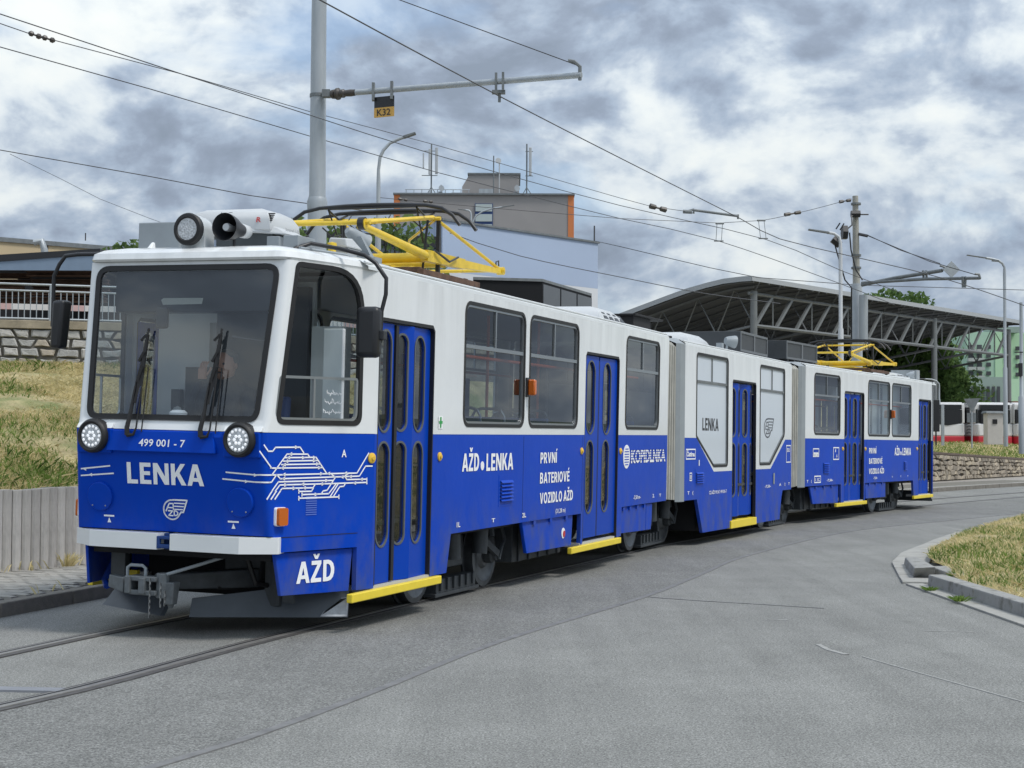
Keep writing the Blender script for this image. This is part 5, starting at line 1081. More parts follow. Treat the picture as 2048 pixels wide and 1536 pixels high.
m=MB(); m.hexa([(4.95,17.35,-.01),(5.15,17.3,-.01),(5.2,18.6,-.01),(5.02,18.65,-.01)],[(4.95,17.35,.12),(5.15,17.3,.13),(5.2,18.6,.13),(5.02,18.65,.12)]); m.build('kerb_stone',KERB,kr,bev=.012)
go=[(7.9,27.6,0),(6.97,25.54,0),(6.21,23.76,0),(5.6,22.35,0),(5.01,20.5,0),(4.62,18.6,0),(4.42,17.6,0)]
gi=[(8.15,27.6,0),(7.25,25.4,0),(6.55,23.6,0),(6.0,22.1,0),(5.45,20.3,0),(5.2,18.5,0),(5.1,17.5,0)]
for i in range(len(go)-1):
    a,b=Vector(go[i]),Vector(go[i+1]);c,d_=Vector(gi[i+1]),Vector(gi[i]); n=2 if i>0 else 3
    for k in range(n):
        t0=k/n+.01;t1=(k+1)/n-.01; q=[a.lerp(b,t0),a.lerp(b,t1),d_.lerp(c,t1),d_.lerp(c,t0)]
        m=MB(); m.hexa([(v.x,v.y,-.05) for v in q],[(v.x,v.y,.028+random.uniform(-.004,.004)) for v in q]); m.build('gutter_slab',CONC,kr,bev=.008)
for k in range(8):
    y1=17.45-k*1.05;y0=y1-1.04; x=lambda y:4.42+(17.5-y)*.006
    m=MB(); q=[(x(y1),y1),(x(y0),y0),(x(y0)+.2,y0),(x(y1)+.2,y1)]; m.hexa([(a,b,-.05) for a,b in q],[(a,b,.022) for a,b in q]); m.build('gutter_slab',CONC,kr,bev=.006)
# ---------------------------------------------------------------- grass blades
def grass(name,quads,n,mt,hmin,hmax,wd,dens,seed,lean=.5,tri=True):
    r=np.random.default_rng(seed); V=[];cnt=0
    Q=[(np.array(a),np.array(b),np.array(c),np.array(d)) for a,b,c,d in quads]
    ar=np.array([np.linalg.norm(np.cross((b-a),(d-a))) for a,b,c,d in Q]); cd=np.array([1/ (20+np.linalg.norm(a[:2]))**1.0 for a,b,c,d in Q]); pr=ar*cd; pr/=pr.sum()
    ids=r.choice(len(Q),n,p=pr); u=r.random(n);v=r.random(n)
    A=np.array([q[0] for q in Q])[ids];B=np.array([q[1] for q in Q])[ids];C_=np.array([q[2] for q in Q])[ids];D=np.array([q[3] for q in Q])[ids]
    P=(A*(1-u)[:,None]+B*u[:,None])*(1-v)[:,None]+(D*(1-u)[:,None]+C_*u[:,None])*v[:,None]
    x,y=P[:,0],P[:,1]
    f=np.sin(x*1.3+y*.7+seed%2*2.2)+np.sin(y*1.9-x*2.1)*.8+np.sin(x*3.7+y*2.9)*.6+np.sin(x*.6-y*.5+1)*.7
    f=(f+3.1)/6.2; keep=(f*dens[1]+dens[0])>r.random(n); P=P[keep]; k=len(P)
    h=r.uniform(hmin,hmax,k)*(.6+.8*f[keep]); a=r.random(k)*6.283; w_=wd*r.uniform(.6,1.3,k); l=r.normal(0,lean,(k,2))*h[:,None]
    dx=np.stack([np.cos(a)*w_,np.sin(a)*w_,np.zeros(k)],1); top=P+np.stack([l[:,0],l[:,1],h],1); mid=P+np.stack([l[:,0]*.35,l[:,1]*.35,h*.6],1)
    Vv=np.stack([P-dx,P+dx,mid+dx*.7,top,mid-dx*.7],1).reshape(-1,3); Vv[:,2]-=.005
    me=bpy.data.meshes.new(name); me.vertices.add(len(Vv)); me.vertices.foreach_set('co',Vv.ravel()); me.loops.add(k*5); me.loops.foreach_set('vertex_index',np.arange(k*5)); me.polygons.add(k); me.polygons.foreach_set('loop_start',np.arange(k)*5); me.polygons.foreach_set('loop_total',np.full(k,5)); me.update(calc_edges=True)
    me.materials.append(mt); o=bpy.data.objects.new(name,me); reg(o,I4,None); return tag(o,kind='stuff')
def quads(R,ok): 
    out=[]
    for r0,r1 in zip(R[:-1],R[1:]):
        for i in range(len(r0)-1):
            if ok((r0[i]+r1[i+1])/2): out.append(tuple(tuple(p) for p in (r0[i],r0[i+1],r1[i+1],r1[i])))
    return out
def gmat(name,c1,c2,sc):
    m=mat(name,c1,.85,spec=.2); nt=m.node_tree; N=nt.nodes; L=nt.links; g=N.new('ShaderNodeNewGeometry'); t=N.new('ShaderNodeTexNoise'); t.inputs['Scale'].default_value=sc; t.inputs['Detail'].default_value=6; L.new(g.outputs['Position'],t.inputs['Vector'])
    ri=N.new('ShaderNodeMath'); ri.operation='MULTIPLY_ADD'; ri.inputs[1].default_value=.5; L.new(g.outputs['Random Per Island'],ri.inputs[0]); L.new(t.outputs['Fac'],ri.inputs[2]); mr=N.new('ShaderNodeMapRange'); mr.inputs['From Min'].default_value=.45; mr.inputs['From Max'].default_value=1.05; L.new(ri.outputs[0],mr.inputs[0])
    x=N.new('ShaderNodeMix'); x.data_type='RGBA'; x.inputs[6].default_value=(*c1,1); x.inputs[7].default_value=(*c2,1); L.new(mr.outputs[0],x.inputs[0]); L.new(x.outputs[2],N['Principled BSDF'].inputs['Base Color'])
    tr=N.new('ShaderNodeBsdfTranslucent'); L.new(x.outputs[2],tr.inputs[0]); ms=N.new('ShaderNodeMixShader'); ms.inputs[0].default_value=.42; L.new(N['Principled BSDF'].outputs[0],ms.inputs[1]); L.new(tr.outputs[0],ms.inputs[2]); L.new(ms.outputs[0],N['Material Output'].inputs[0]); return m
GG=gmat('green_blades',(.08,.16,.03),(.24,.34,.08),2); GD=gmat('dry_blades',(.5,.43,.2),(.85,.75,.46),3)
bq=quads(bankR,lambda p:p.y<31 and p.x/p.y>-.5 and p.x<2)
grass('green_grass',bq,95000,GG,.04,.13,.008,(-.5,1.2),5,.5); grass('dry_grass',bq,190000,GD,.02,.08,.008,(1.1,-.65),8,1.2)
iq=quads(islR,lambda p:p.x/p.y<.58 and 9<p.y<46)
grass('green_grass',iq,130000,GG,.03,.10,.006,(-.42,1.3),14,.5); grass('dry_grass',iq,185000,GD,.02,.07,.006,(.95,-.6),21,1.2)
fq=quads(farR,lambda p:p.y<95 and p.x>10)
grass('green_grass',fq,26000,GG,.06,.2,.02,(-.1,.9),33,.4); grass('dry_grass',fq,26000,GD,.05,.14,.02,(.7,-.2),35,.9)
# weeds: at kerb joints and wall foot
def tuft(name,pos,n,h,spread,mt,seed,label):
    r=random.Random(seed); m=MB()
    for k in range(n):
        a=r.uniform(0,6.28);d=r.uniform(0,spread);hh=h*r.uniform(.5,1);x=pos[0]+math.cos(a)*d*.4;y=pos[1]+math.sin(a)*d*.4; tx=pos[0]+math.cos(a)*d*1.5;ty=pos[1]+math.sin(a)*d*1.5;w_=.006
        m.face([(x-w_,y,pos[2]),(x+w_,y,pos[2]),((x+tx)/2+w_*1.3,(y+ty)/2,pos[2]+hh*.7),(tx,ty,pos[2]+hh),((x+tx)/2-w_*1.3,(y+ty)/2,pos[2]+hh*.7)])
    o=m.build(name,mt,None); return tag(o,label,'weed')
for k,(x,y,n,h,s_,lb) in enumerate([(5.02,17.55,60,.16,.12,'green weed growing in the gap between the broken kerb blocks'),(7.6,21.5,220,.28,.3,'tall dark grass tuft standing on the dry island lawn'),(4.46,16.6,50,.05,.1,'small weeds in the gutter beside the long kerb, nearer the broken block'),(4.46,15.5,60,.06,.14,'small weeds in the gutter beside the long kerb, further from the broken block'),(-5.1,17.85,70,.2,.16,'brown weed at the foot of the palisade wall beside the tram'),(-5.75,16.6,60,.12,.16,'low weed at the foot of the palisade wall at the left edge')]):
    m_=GG if k in (0,1,2,3) else GD; tuft('weed',(x,y,.12 if k>3 else (.02 if k in (2,3,0) else .26)),n,h,s_,m_,k,lb)
m=MB(); rw=random.Random(4)
for P_,off,zz,nn_ in ((pal,-.1,.12,420),(kerb,.17,.12,160),(kerb,-.02,.0,120)):
    Q_=offs(P_,off)
    for k in range(nn_):
        i=rw.randrange(len(Q_)-1); q=Q_[i].lerp(Q_[i+1],rw.random()); 
        if not(12<q.y<32): continue
        hh=rw.uniform(.02,.11)*(1.3 if zz>.1 else .5); a=rw.uniform(0,6.28); w_=rw.uniform(.004,.012); x,y=q.x+rw.gauss(0,.03),q.y+rw.gauss(0,.03); dx=math.cos(a)*hh*.8;dy=math.sin(a)*hh*.8
        m.face([(x-w_,y,zz),(x+w_,y,zz),(x+dx*.6+w_,y+dy*.6,zz+hh*.8),(x+dx,y+dy,zz+hh),(x+dx*.6-w_,y+dy*.6,zz+hh*.8)])
tag(m.build('ground_weeds',GD,None),kind='stuff')
# ---------------------------------------------------------------- rubble walls
def stone(parent,F,quad,dep,mt,seed):
    """F maps (u,v,out)->world. irregular stone filling a quad"""
    r=random.Random(seed); g=.012; cx=sum(p[0] for p in quad)/4;cy=sum(p[1] for p in quad)/4
    out=[]
    for i in range(4):
        a=quad[i];b=quad[(i+1)%4]
        for t in (.06,.5,.94):
            x=a[0]+(b[0]-a[0])*t;y=a[1]+(b[1]-a[1])*t; k=1-g*2/max(.05,math.hypot(x-cx,y-cy))-(r.uniform(0,.05) if t!=.5 else 0); out.append((cx+(x-cx)*k,cy+(y-cy)*k))
    m=MB(); n=len(out); d=dep*r.uniform(.7,1.3)
    R0=m.pts([F(x,y,-.06) for x,y in out]);R1=m.pts([F(x,y,d*.6) for x,y in out]);R2=m.pts([F(cx+(x-cx)*.82,cy+(y-cy)*.8,d+r.uniform(-.006,.008)) for x,y in out])
    for A,B in ((R0,R1),(R1,R2)):
        for i in range(n): j=(i+1)%n; m.f.append((A+i,A+j,B+j,B+i))
    m.f.append(tuple(R2+i for i in range(n)))
    return m.build('stone',mt,parent,I4)
def along(P):
    L=[0]
    for a,b in zip(P[:-1],P[1:]): L.append(L[-1]+(b-a).length)
    def f(s):
        i=max(0,min(len(P)-2,max([j for j in range(len(L)) if L[j]<=s] or [0]))); t=(s-L[i])/(L[i+1]-L[i]); return P[i].lerp(P[i+1],t),(P[i+1]-P[i]).normalized()
    return f,L[-1]
SG=[mat('granite_%d'%k,c,.85,var=.16,vscale=9,bump=.5,bscale=35,dirt=(c[0]*.6,c[1]*.58,c[2]*.55),dscale=12,dth=.6) for k,c in enumerate(((.42,.415,.395),(.37,.365,.35),(.47,.455,.425),(.42,.37,.30)))]
MORT=mat('dark_mortar',(.10,.09,.08),.95,var=.2)
def rubble(name,P,zf,rows,rh,sl,s0,s1,mats,label,cat,dep,seed,capmt,cap=(.12,.3),zb=None,rot=False):
    f,L_=along(P); w_=empty(name,T(*P[0][:3]),label,cat); r=random.Random(seed)
    nsign=1
    def F(u,v,o):
        p,d=f(max(0,min(L_-.01,u))); n=Vector((d.y,-d.x,0)); z=zf(p,v); return (p.x+n.x*o,p.y+n.y*o,z)
    # core
    m=MB(); n=int(L_/.8); 
    rowsv=[0,1]; A=[];
    m.grid([[F(L_*i/n,v,-.03) for i in range(n+1)] for v in (-.2,1.0)]+[[tuple(Vector(F(L_*i/n,1.0,-.45))) for i in range(n+1)]]); m.build('wall_core',MORT if rot else mat('pale_mortar',(.2,.185,.16),.95,var=.2),w_,I4)
    jit=lambda a:r.uniform(-a,a)
    lv=[k/rows for k in range(rows+1)]
    for j in range(rows):
        u=s0-r.uniform(0,sl); tl=jit(.04); k=0
        while u<s1:
            ww=sl*(r.uniform(.4,1.9) if rot else r.uniform(.65,1.45)); t2=jit(.05); v0=lv[j]+(.0 if j==0 else 0);v1=lv[j+1]
            if rot: q=[(u+tl*2.6,v0+.0),(u+ww+t2*2.6,v0),(u+ww-t2*2.6,v1),(u-tl*2.6,v1)]
            else: q=[(u+tl,v0),(u+ww+t2,v0),(u+ww-t2,v1),(u-tl,v1)]
            q=[(a,b) for a,b in q]
            # convert to metric quad for stone(): v scaled by wall height
            H=rh; st=[(a,b*H*rows) for a,b in q]; st=[(a,b+(r.uniform(-.02,.02)*(3 if rot else 1) if 0<b<H*rows*.99 else 0)) for a,b in st]
            G=lambda x,y,o:F(x,y/(H*rows),o)
            stone(w_,G,st,dep,r.choice(mats),r.random()); u+=ww; tl=t2
    # coping
    u=0
    while u<L_-.3:
        ww=1.2*r.uniform(.8,1.2); m=MB(); e=min(L_-.02,u+ww-.012)
        c=[F(u,1,cap[0]*.5),F(e,1,cap[0]*.5),F(e,1,-cap[1]),F(u,1,-cap[1])]; m.hexa(c,[(x,y,z+cap[0]) for x,y,z in c]); m.build('coping_slab',capmt,w_,I4,bev=.01); u+=ww
    return w_
WP=[Vector(p) for p in wallP]
rubble('stone_wall',WP,lambda p,v:2.8+.64*v,4,.16,.27,3.4,15.0,[SG[0],SG[0],SG[1],SG[2],SG[3]],'grey stone block wall with dark joints above the grass bank','stone wall',.045,5,mat('coping_sand',(.34,.29,.21),.9,var=.25,vscale=4,bump=.3),cap=(.14,.4))
SB=[mat('rubble_%d'%k,c,.9,var=.22,vscale=5,bump=.5,bscale=20) for k,c in enumerate(((.30,.26,.205),(.36,.31,.245),(.23,.2,.16),(.43,.37,.28)))]
FP=[Vector(p) for p in FW_]
rubble('rubble_wall',FP,lambda p,v:.12+(capz(p.y)-.12)*v,5,.2,.30,10.2,27.5,SB,'long curved rubble stone wall beyond the road on the right','stone wall',.06,9,mat('coping_dark',(.13,.10,.08),.9,var=.2),cap=(.1,.4),rot=True)
# kerb and strip below the far wall
m=MB(); A=[Vector((p.x,p.y,0)) for p in fb]; ribbon(m,offs(A,-.0),offs(A,-3.2),.10); ribbon(m,offs(A,-3.2),offs(A,-3.35),.10,0.0); tag(m.build('far_pavement',mat('far_concrete',(.3,.28,.25),.9,var=.15,vscale=1),None),kind='structure')
ke2=empty('far_kerb',I4); tag(ke2,kind='structure'); stones_along(offs(A,-3.36),.16,-.05,.13,1.0,'kerb_stone',CONC,ke2,maxn=45)
# ================================================================ POLES, WIRES
def P3(px,py,Y): return tuple(pt(px,py,Y))
pole=empty('tram_pole',T(-2.47,19.5,0),'thick grey steel tram pole rising behind the front pantograph of the tram','pole')
m=MB(); m.tube([(-2.47,19.5,.1),(-2.47,19.5,4.62),(-2.47,19.5,4.68),(-2.47,19.5,7.0),(-2.45,19.5,9.2)],[.125,.12,.085+.02,.095,.085],20); m.build('pole_shaft',M['galv'],pole,I4,smooth=50)
m=MB(); m.lathe((-2.47,19.5,4.5),(0,0,1),[(0,.125),(.1,.13),(.17,.106),(.18,.1)],20); m.build('pole_sleeve',M['galv'],pole,I4,smooth=30)
m=MB(); m.lathe((-2.47,19.5,5.93),(0,0,1),[(0,.1),(0,.108),(.04,.108),(.04,.1)],18); m.box((-2.4,19.3,5.9),(-2.3,19.42,5.99)); m.build('clamp',M['galvd'],pole,I4)
Aa=Vector(P3(660,189,19.35)); Ab=Vector(P3(1163,150,17.95))
m=MB(); m.tube([tuple(Aa.lerp(Ab,.11)),tuple(Ab)],.036,10); arm=m.build('bracket_arm',M['galv'],pole,I4,smooth=50)
m=MB(); m.lathe(tuple(Aa),tuple(Ab-Aa),[(0,.02),(.03,.055),(.07,.06),(.08,.045),(.1,.075),(.13,.075),(.15,.05),(.2,.055),(.22,.04),(.3,.045),(.36,.04)],14); m.build('arm_insulator',mat('porcelain',(.06,.052,.045),.4),arm,I4,smooth=30)
def onarm(px):
    a=None; lo,hi=0,1
    for _ in range(40):
        t=(lo+hi)/2;q=Aa.lerp(Ab,t); x=1024+3104*q.x/q.y
        if x<px: lo=t
        else: hi=t
    return Aa.lerp(Ab,lo)
m=MB()
for px in (742,779): q=onarm(px); m.box((q.x-.017,q.y-.045,q.z-.12),(q.x+.017,q.y+.045,q.z+.10))
for px in (989,1003): q=onarm(px); m.box((q.x-.015,q.y-.045,q.z-.12),(q.x+.015,q.y+.045,q.z+.10))
q=onarm(996); m.box((q.x-.09,q.y-.04,q.z-.15),(q.x+.07,q.y+.04,q.z-.11)); m.tube([(q.x,q.y,q.z-.14),(q.x,q.y,q.z-.25)],.02,6)
q=onarm(1158); m.tube([(q.x,q.y,q.z-.06),(q.x,q.y,q.z+.1),(q.x-.07,q.y,q.z+.16),(q.x-.14,q.y,q.z+.17)],.022,7); m.build('arm_clamp',M['galvd'],arm,I4)
# K32 sign
qa,qb=onarm(743),onarm(784); zt=qa.z-.1
sg_=empty('hanging_sign',T(*(qa.lerp(qb,.5)),0),'small black and orange plate reading K32 hanging from the bracket arm','sign')
ex=(qb-qa); ex.z=0; ex.normalize(); nn=Vector((ex.y,-ex.x,0)); W_=.275
def SF(u,v,o): c=qa.lerp(qb,.5); return tuple(c+ex*u+nn*o+Vector((0,0,-.075+v)))
m=MB(); m.hexa([SF(-W_/2,-.135,0),SF(W_/2,-.135,0),SF(W_/2,-.135,-.015),SF(-W_/2,-.135,-.015)],[SF(-W_/2,0,0),SF(W_/2,0,0),SF(W_/2,0,-.015),SF(-W_/2,0,-.015)]); m.build('black_plate',M['blackp'],sg_,I4)
m=MB(); m.hexa([SF(-W_/2,-.255,0.004),SF(W_/2,-.255,0.004),SF(W_/2,-.255,-.015),SF(-W_/2,-.255,-.015)],[SF(-W_/2,-.137,0.004),SF(W_/2,-.137,0.004),SF(W_/2,-.137,-.015),SF(-W_/2,-.137,-.015)]); m.build('orange_plate',mat('sign_orange',(.62,.36,.08),.5),sg_,I4)
text_obj('lettering','K32',lambda x,y,d:SF(x,-.237+y,.008),.085,.19,M['black2'],sg_,I4,bold=.01)
def wire(ps,r=.006,name='overhead_wire',label='',smooth=True,sag=0,mt=None,cat='wire'):
    P=[Vector(p) for p in ps]; Q=resample([tuple(p) for p in P],1.5 if (P[-1]-P[0]).length<60 else 3) if len(P)>2 else [P[0].lerp(P[1],k/12)-Vector((0,0,sag*4*(k/12)*(1-k/12))) for k in range(13)]
    m=MB(); rr_=[r*max(1,min(3.5,q.y/26)) for q in Q]; m.tube([tuple(q) for q in Q],rr_,5); o=m.build(name,mt or M['wire'],None); return tag(o,label,cat)
def ins(px,py,Y,L_,ang,parent,r=.03):
    c=pt(px,py,Y); d=Vector((math.cos(ang),.3,math.sin(ang))).normalized(); m=MB(); m.lathe(tuple(c-d*L_/2),tuple(d),[(0,.01),(.02,r),(L_*.35,r*.9),(L_*.42,r*.35),(L_*.58,r*.35),(L_*.65,r*.9),(L_-.02,r),(L_,.01)],8); return m.build('strain_insulator',mat('porcelain',(.06,.052,.045),.4),parent,I4 if parent else None,smooth=30)
cw=wire([P3(560,-50,12.9),P3(640,0,13.6),P3(998,192,18.3),P3(1250,321,22.4),P3(1480,437,27.8),P3(1560,478,30.6),P3(1705,513,33.8),P3(1887,557,38),P3(2048,611,46),P3(2150,650,54)],.0075,label='contact wire directly above the tram, crossing under the bracket arm')
wire([P3(1156,131,17.98),P3(800,0,18.6),P3(640,-62,19.5)],.006,label='stay wire from the tip of the bracket arm up to the thick pole')
w2=wire([P3(-60,8,13.9),P3(0,28,14.5),P3(378,153,16.6),P3(622,231,19),P3(875,311,21.8),P3(1240,411,26.6),P3(1532,479,31),P3(1682,541,36),P3(1800,585,40)],.006,label='upper of the long wires sweeping from the top left corner over the lamp')
w3=wire([P3(-60,35,14),P3(0,47,14.5),P3(55,66,14.8),P3(110,81,15),P3(378,152,17),P3(622,224,20),P3(875,291,22.8),P3(1240,396,27),P3(1303,413,27.5),P3(1374,423,28)],.005,label='wire with two insulators near the top left corner of the picture')
ins(70,70,14.85,.13,-.3,w3,.028); ins(97,78,14.95,.13,-.25,w3,.028); ins(1316,416,27.5,.35,-.2,w3,.05)
w4=wire([P3(-60,75,15.2),P3(0,94,15.7),P3(300,178,17.6),P3(622,273,20.4),P3(875,345,22.8),P3(1240,437,27.8),P3(1437,482,31),P3(1674,565,39),P3(1790,610,44)],.006,label='lower of the long wires sweeping from the left over the grey building')
wire([P3(-50,293,24),P3(0,300,25),P3(300,353,27),P3(500,391,29),P3(622,408,30),P3(760,425,33)],.008,label='thick twisted feeder cable running from the left edge to the pole')
wire([P3(20,308,25),P3(120,357,27),P3(200,398,29),P3(300,437,31),P3(370,462,33)],.004,label='thin light cable sagging towards the tram roof from the left')
wire([P3(900,466,24),P3(1040,512,27),P3(1240,554,34),P3(1410,587,42),P3(1560,607,50)],.007,label='cable passing in front of the pale blue building')
wire([P3(1190,482,58),P3(1240,493,52),P3(1516,555,50),P3(1700,569,50),P3(1880,575,55),P3(2048,580,60)],.006,label='thin wire strung from the blue building across the canopy roof to the right edge')
span=wire([P3(757,395,30),P3(860,405,30),P3(1240,437,30.5),P3(1437,446,31),P3(1523,441,33),P3(1620,420,39),P3(1703,398,46)],.005,label='cross span wire from the street lamp to the top of the concrete pole')
ins(1585,427,36,.45,.2,span,.045); ins(1690,402,45,.4,.2,span,.05); ins(806,399,30,.2,-.1,span,.03); ins(856,403,30,.2,-.05,span,.03)
for (px,py,Y),(qx,qy),lb in (((1440,447,31),(1437,481),'left wire hanger loop on the cross span'),((1523,441,32),(1526,476),'right wire hanger loop on the cross span')):
    m=MB(); a=pt(px-6,py,Y);b=pt(px+5,py,Y);c=pt(qx+6,qy,Y);d_=pt(qx-5,qy,Y); m.tube([tuple(d_),tuple(a)],.006,5); m.tube([tuple(b),tuple(c)],.006,5); m.tube([tuple(a+Vector((-.03,0,0))),tuple(b+Vector((.03,0,0)))],.02,5); m.tube([tuple(d_+Vector((-.04,0,-.01))),tuple(c+Vector((.04,0,-.01)))],.014,5); tag(m.build('wire_hanger',M['galvd'],None),lb,'wire hanger','wire hangers')
m=MB(); m.tube([P3(1374,423,28),P3(1387,419,28),P3(1387,427,28)],.025,6); m.tube([P3(1386,420,28),P3(1476,432,28)],.024,8); m.tube([P3(1476,429,28),P3(1476,438,28)],.02,6); m.tube([P3(1366,423,28),P3(1384,424,28)],.035,8); tag(m.build('wire_brace',M['galvd'],None,smooth=50),'short grey registration tube pulling the contact wire sideways','wire brace')
# concrete pole with brackets on the right
p2=empty('concrete_pole',T(10.2,46,0),'tall round concrete pole with bracket arms behind the rear of the tram','pole'); px0=pt(1710.6,392,46).x
m=MB(); zt=pt(1711,392,46).z; m.tube([(px0+.05,46,.1),(px0+.04,46,3.2),(px0+.03,46,pt(0,600,46).z),(px0,46,zt)],[.16,.155,.115,.085],16); m.build('pole_shaft',mat('pole_concrete',(.34,.335,.30),.8,var=.1,vscale=5),p2,I4,smooth=50)
m=MB(); zc=pt(0,560,46).z; m.tube([(px0+.03,45.99,.1),(px0+.03,45.99,zc)],.165,16); m.build('painted_base',mat('pale_pole_paint',(.42,.46,.5),.6,var=.05),p2,I4,smooth=50)
m=MB(); m.tube([P3(1727,590,45.6),P3(1727,700,45.6)],.13,12); m.build('cable_duct',M['galv'],p2,I4,smooth=50)
def seg(m,ps,r,n=8): m.tube([P3(*p) for p in ps],r,n)
m=MB(); seg(m,[(1724,570,45.7),(1790,556,44.6),(1884,541,43)],.055); b1=m.build('bracket_arm',M['galvd'],p2,I4,smooth=50)
m=MB(); seg(m,[(1724,566,45.7),(1850,558,43.5),(1960,556,41.5)],.045); b2=m.build('bracket_arm',M['galvd'],p2,I4,smooth=50)
m=MB(); 
for a in ([(1884,541,43),(1890,535,43),(1880,531,43)],[(1960,556,41.5),(1958,549,41.5),(1950,548,41.5)],[(1846,541,43.7),(1848,560,43.7)],[(1852,541,43.6),(1854,560,43.6)],[(1925,553,42),(1926,575,42)],[(1931,553,42),(1930,575,42)]): seg(m,a,.035,6)
m.build('arm_clamp',M['galvd'],p2,I4,smooth=50)
for py in (505,530,566,590,402): m=MB(); m.lathe((px0+.02,46,pt(0,py,46).z),(0,0,1),[(0,.12),(0,.15),(.06,.15),(.06,.12)],14); m.build('pole_band',M['galvd'],p2,I4)
m=MB(); seg(m,[(1735,470,45.8),(1800,500,44.5),(1880,527,43)],.012,5); seg(m,[(1737,472,45.8),(1860,523,43),(1950,549,41.5)],.012,5); seg(m,[(1712,467,46),(1735,472,45.8)],.05,6); m.build('stay_wire',M['wire'],p2,I4)
m=MB(); dc=pt(1903,539,42.9); 
for s_ in (0,): 
    h=.235; m.hexa([(dc.x-h,dc.y,dc.z),(dc.x,dc.y,dc.z-h),(dc.x+h,dc.y,dc.z),(dc.x,dc.y,dc.z+h)],[(dc.x-h,dc.y+.02,dc.z),(dc.x,dc.y+.02,dc.z-h),(dc.x+h,dc.y+.02,dc.z),(dc.x,dc.y+.02,dc.z+h)])
tag(m.build('diamond_sign',M['galv'],None),'small grey diamond plate seen from behind on the bracket arm','sign')
m=MB(); seg(m,[(1684,465,45.5),(1694,465,45.5)],.22,6); seg(m,[(1665,478,45.5),(1680,490,45.5)],.12,6)
for a in ([(1711,430,45.8),(1703,432,45.7),(1704,450,45.6),(1690,462,45.5)],[(1699,465,45.5),(1702,500,45.6),(1712,540,45.7),(1725,560,45.6)],[(1670,490,45.5),(1674,505,45.5),(1690,560,45.5),(1703,575,45.6),(1703,690,45.7)],[(1672,458,45.4),(1680,446,45.4)],[(1680,460,45.4),(1688,447,45.4)],[(1716,429,45.9),(1737,429,45.9)]): seg(m,a,.022,6)
seg(m,[(1702,428,45.8),(1720,428,45.8)],.11,6); m.build('cable_junction',M['blackp'],p2,I4,smooth=50)
# lamps
def lamp(name,px,Y,ytop,ybase,armpts,r,label,mt=None,heads=((0,0),),hl=.5):
    x=pt(px,ytop,Y).x; e=empty(name,T(x,Y,pt(px,ybase,Y).z),label,'street lamp'); zb=pt(px,ybase,Y).z; zt=pt(px,ytop,Y).z
    zm=zb+(zt-zb)*.45
    m=MB(); m.tube([(x,Y,zb),(x,Y,zm),(x,Y,zm+.05),(x,Y,zt)]+[P3(a,b,Y) for a,b in armpts],[r*1.5,r*1.4,r,r]+[r*.8]*len(armpts),10); m.build('lamp_pole',mt or M['galv'],e,I4,smooth=50)
    a,b=armpts[-1]; a0,b0=armpts[-2]; p=pt(a,b,Y);q=pt(a0,b0,Y); d=(p-q).normalized(); m=MB(); m.beam(tuple(p-d*.05),tuple(p+d*hl),(.10,.16),(.06,.04)); m.build('lamp_head',M['galvd'],e,I4,bev=.01)
    return e
lamp('street_lamp',757,30,365,500,[(757,340),(760,315),(767,300),(780,286),(800,277),(812,273)],.04,'tall grey street lamp with a curved arm left of the grey building',hl=.2)
lamp('street_lamp',2009,72,545,893,[(2009,535),(2005,527),(1997,521),(1985,518),(1972,516)],.07,'tall double street lamp on the verge at the right',hl=.9)
m=MB(); m.beam(P3(1997,522,72),P3(1984,521,72),.12,.08); m.tube([P3(2004,525,72),P3(1996,522,72)],.04,6); tag(m.build('lamp_head',M['galvd'],None),'small second lamp head under the arm of the right street lamp','lamp')
lamp('street_lamp',1681,44,500,790,[(1681,485),(1678,474),(1668,467),(1655,465)],.055,'white street lamp pole in front of the concrete pole',mt=mat('white_pole',(.5,.52,.54),.5),hl=.55)
lamp('street_lamp',942,88,430,560,[(941,424),(938,421),(930,420)],.06,'small distant street lamp, left one in front of the grey building',hl=.4)
lamp('street_lamp',945,90,445,560,[(952,432),(965,423),(985,417),(1005,414)],.06,'small distant street lamp with long arm before the grey building window',hl=.7)
lamp('street_lamp',1878,98,775,820,[(1878,768),(1873,762),(1864,759),(1850,758)],.06,'thin lamp post beneath the canopy edge above the buses',hl=.5)
m=MB(); xb=pt(2042,605,60); m.tube([(xb.x,60,1.2),(xb.x,60,3.4),(xb.x,60,3.45),(xb.x,60,xb.z)],[.13,.13,.085,.06],12); e=m.build('slim_pole',M['galv'],None,smooth=50); tag(e,'slim grey pole at the right edge beside the transformer box','pole')
m=MB(); m.box((xb.x-.12,59.8,4.2),(xb.x-.02,60,4.7)); m.box((xb.x-.3,59.8,5.1),(xb.x,59.9,5.14)); m.build('pole_fitting',M['blackp'],e,I4)
# ================================================================ BUILDINGS
def wall_obj(name,parent,quad,th,mt,**k):
    m=MB(); a,b=Vector(quad[0]),Vector(quad[1]); d=(b-a); d.z=0; d.normalize(); n=Vector((-d.y,d.x,0))*th; q=[Vector(p) for p in quad]; m.hexa([tuple(p) for p in q],[tuple(p+n) for p in q]); return m.build(name,mt,parent,I4,**k)
GREYW=mat('grey_render',(.31,.295,.285),.85,var=.04,vscale=.6); ORG=mat('orange_render',(.60,.2,.07),.8); BLUW=mat('pale_blue_render',(.37,.45,.59),.85,var=.03,vscale=.4); WHW=mat('white_render',(.62,.64,.66),.85,var=.03,vscale=.4)
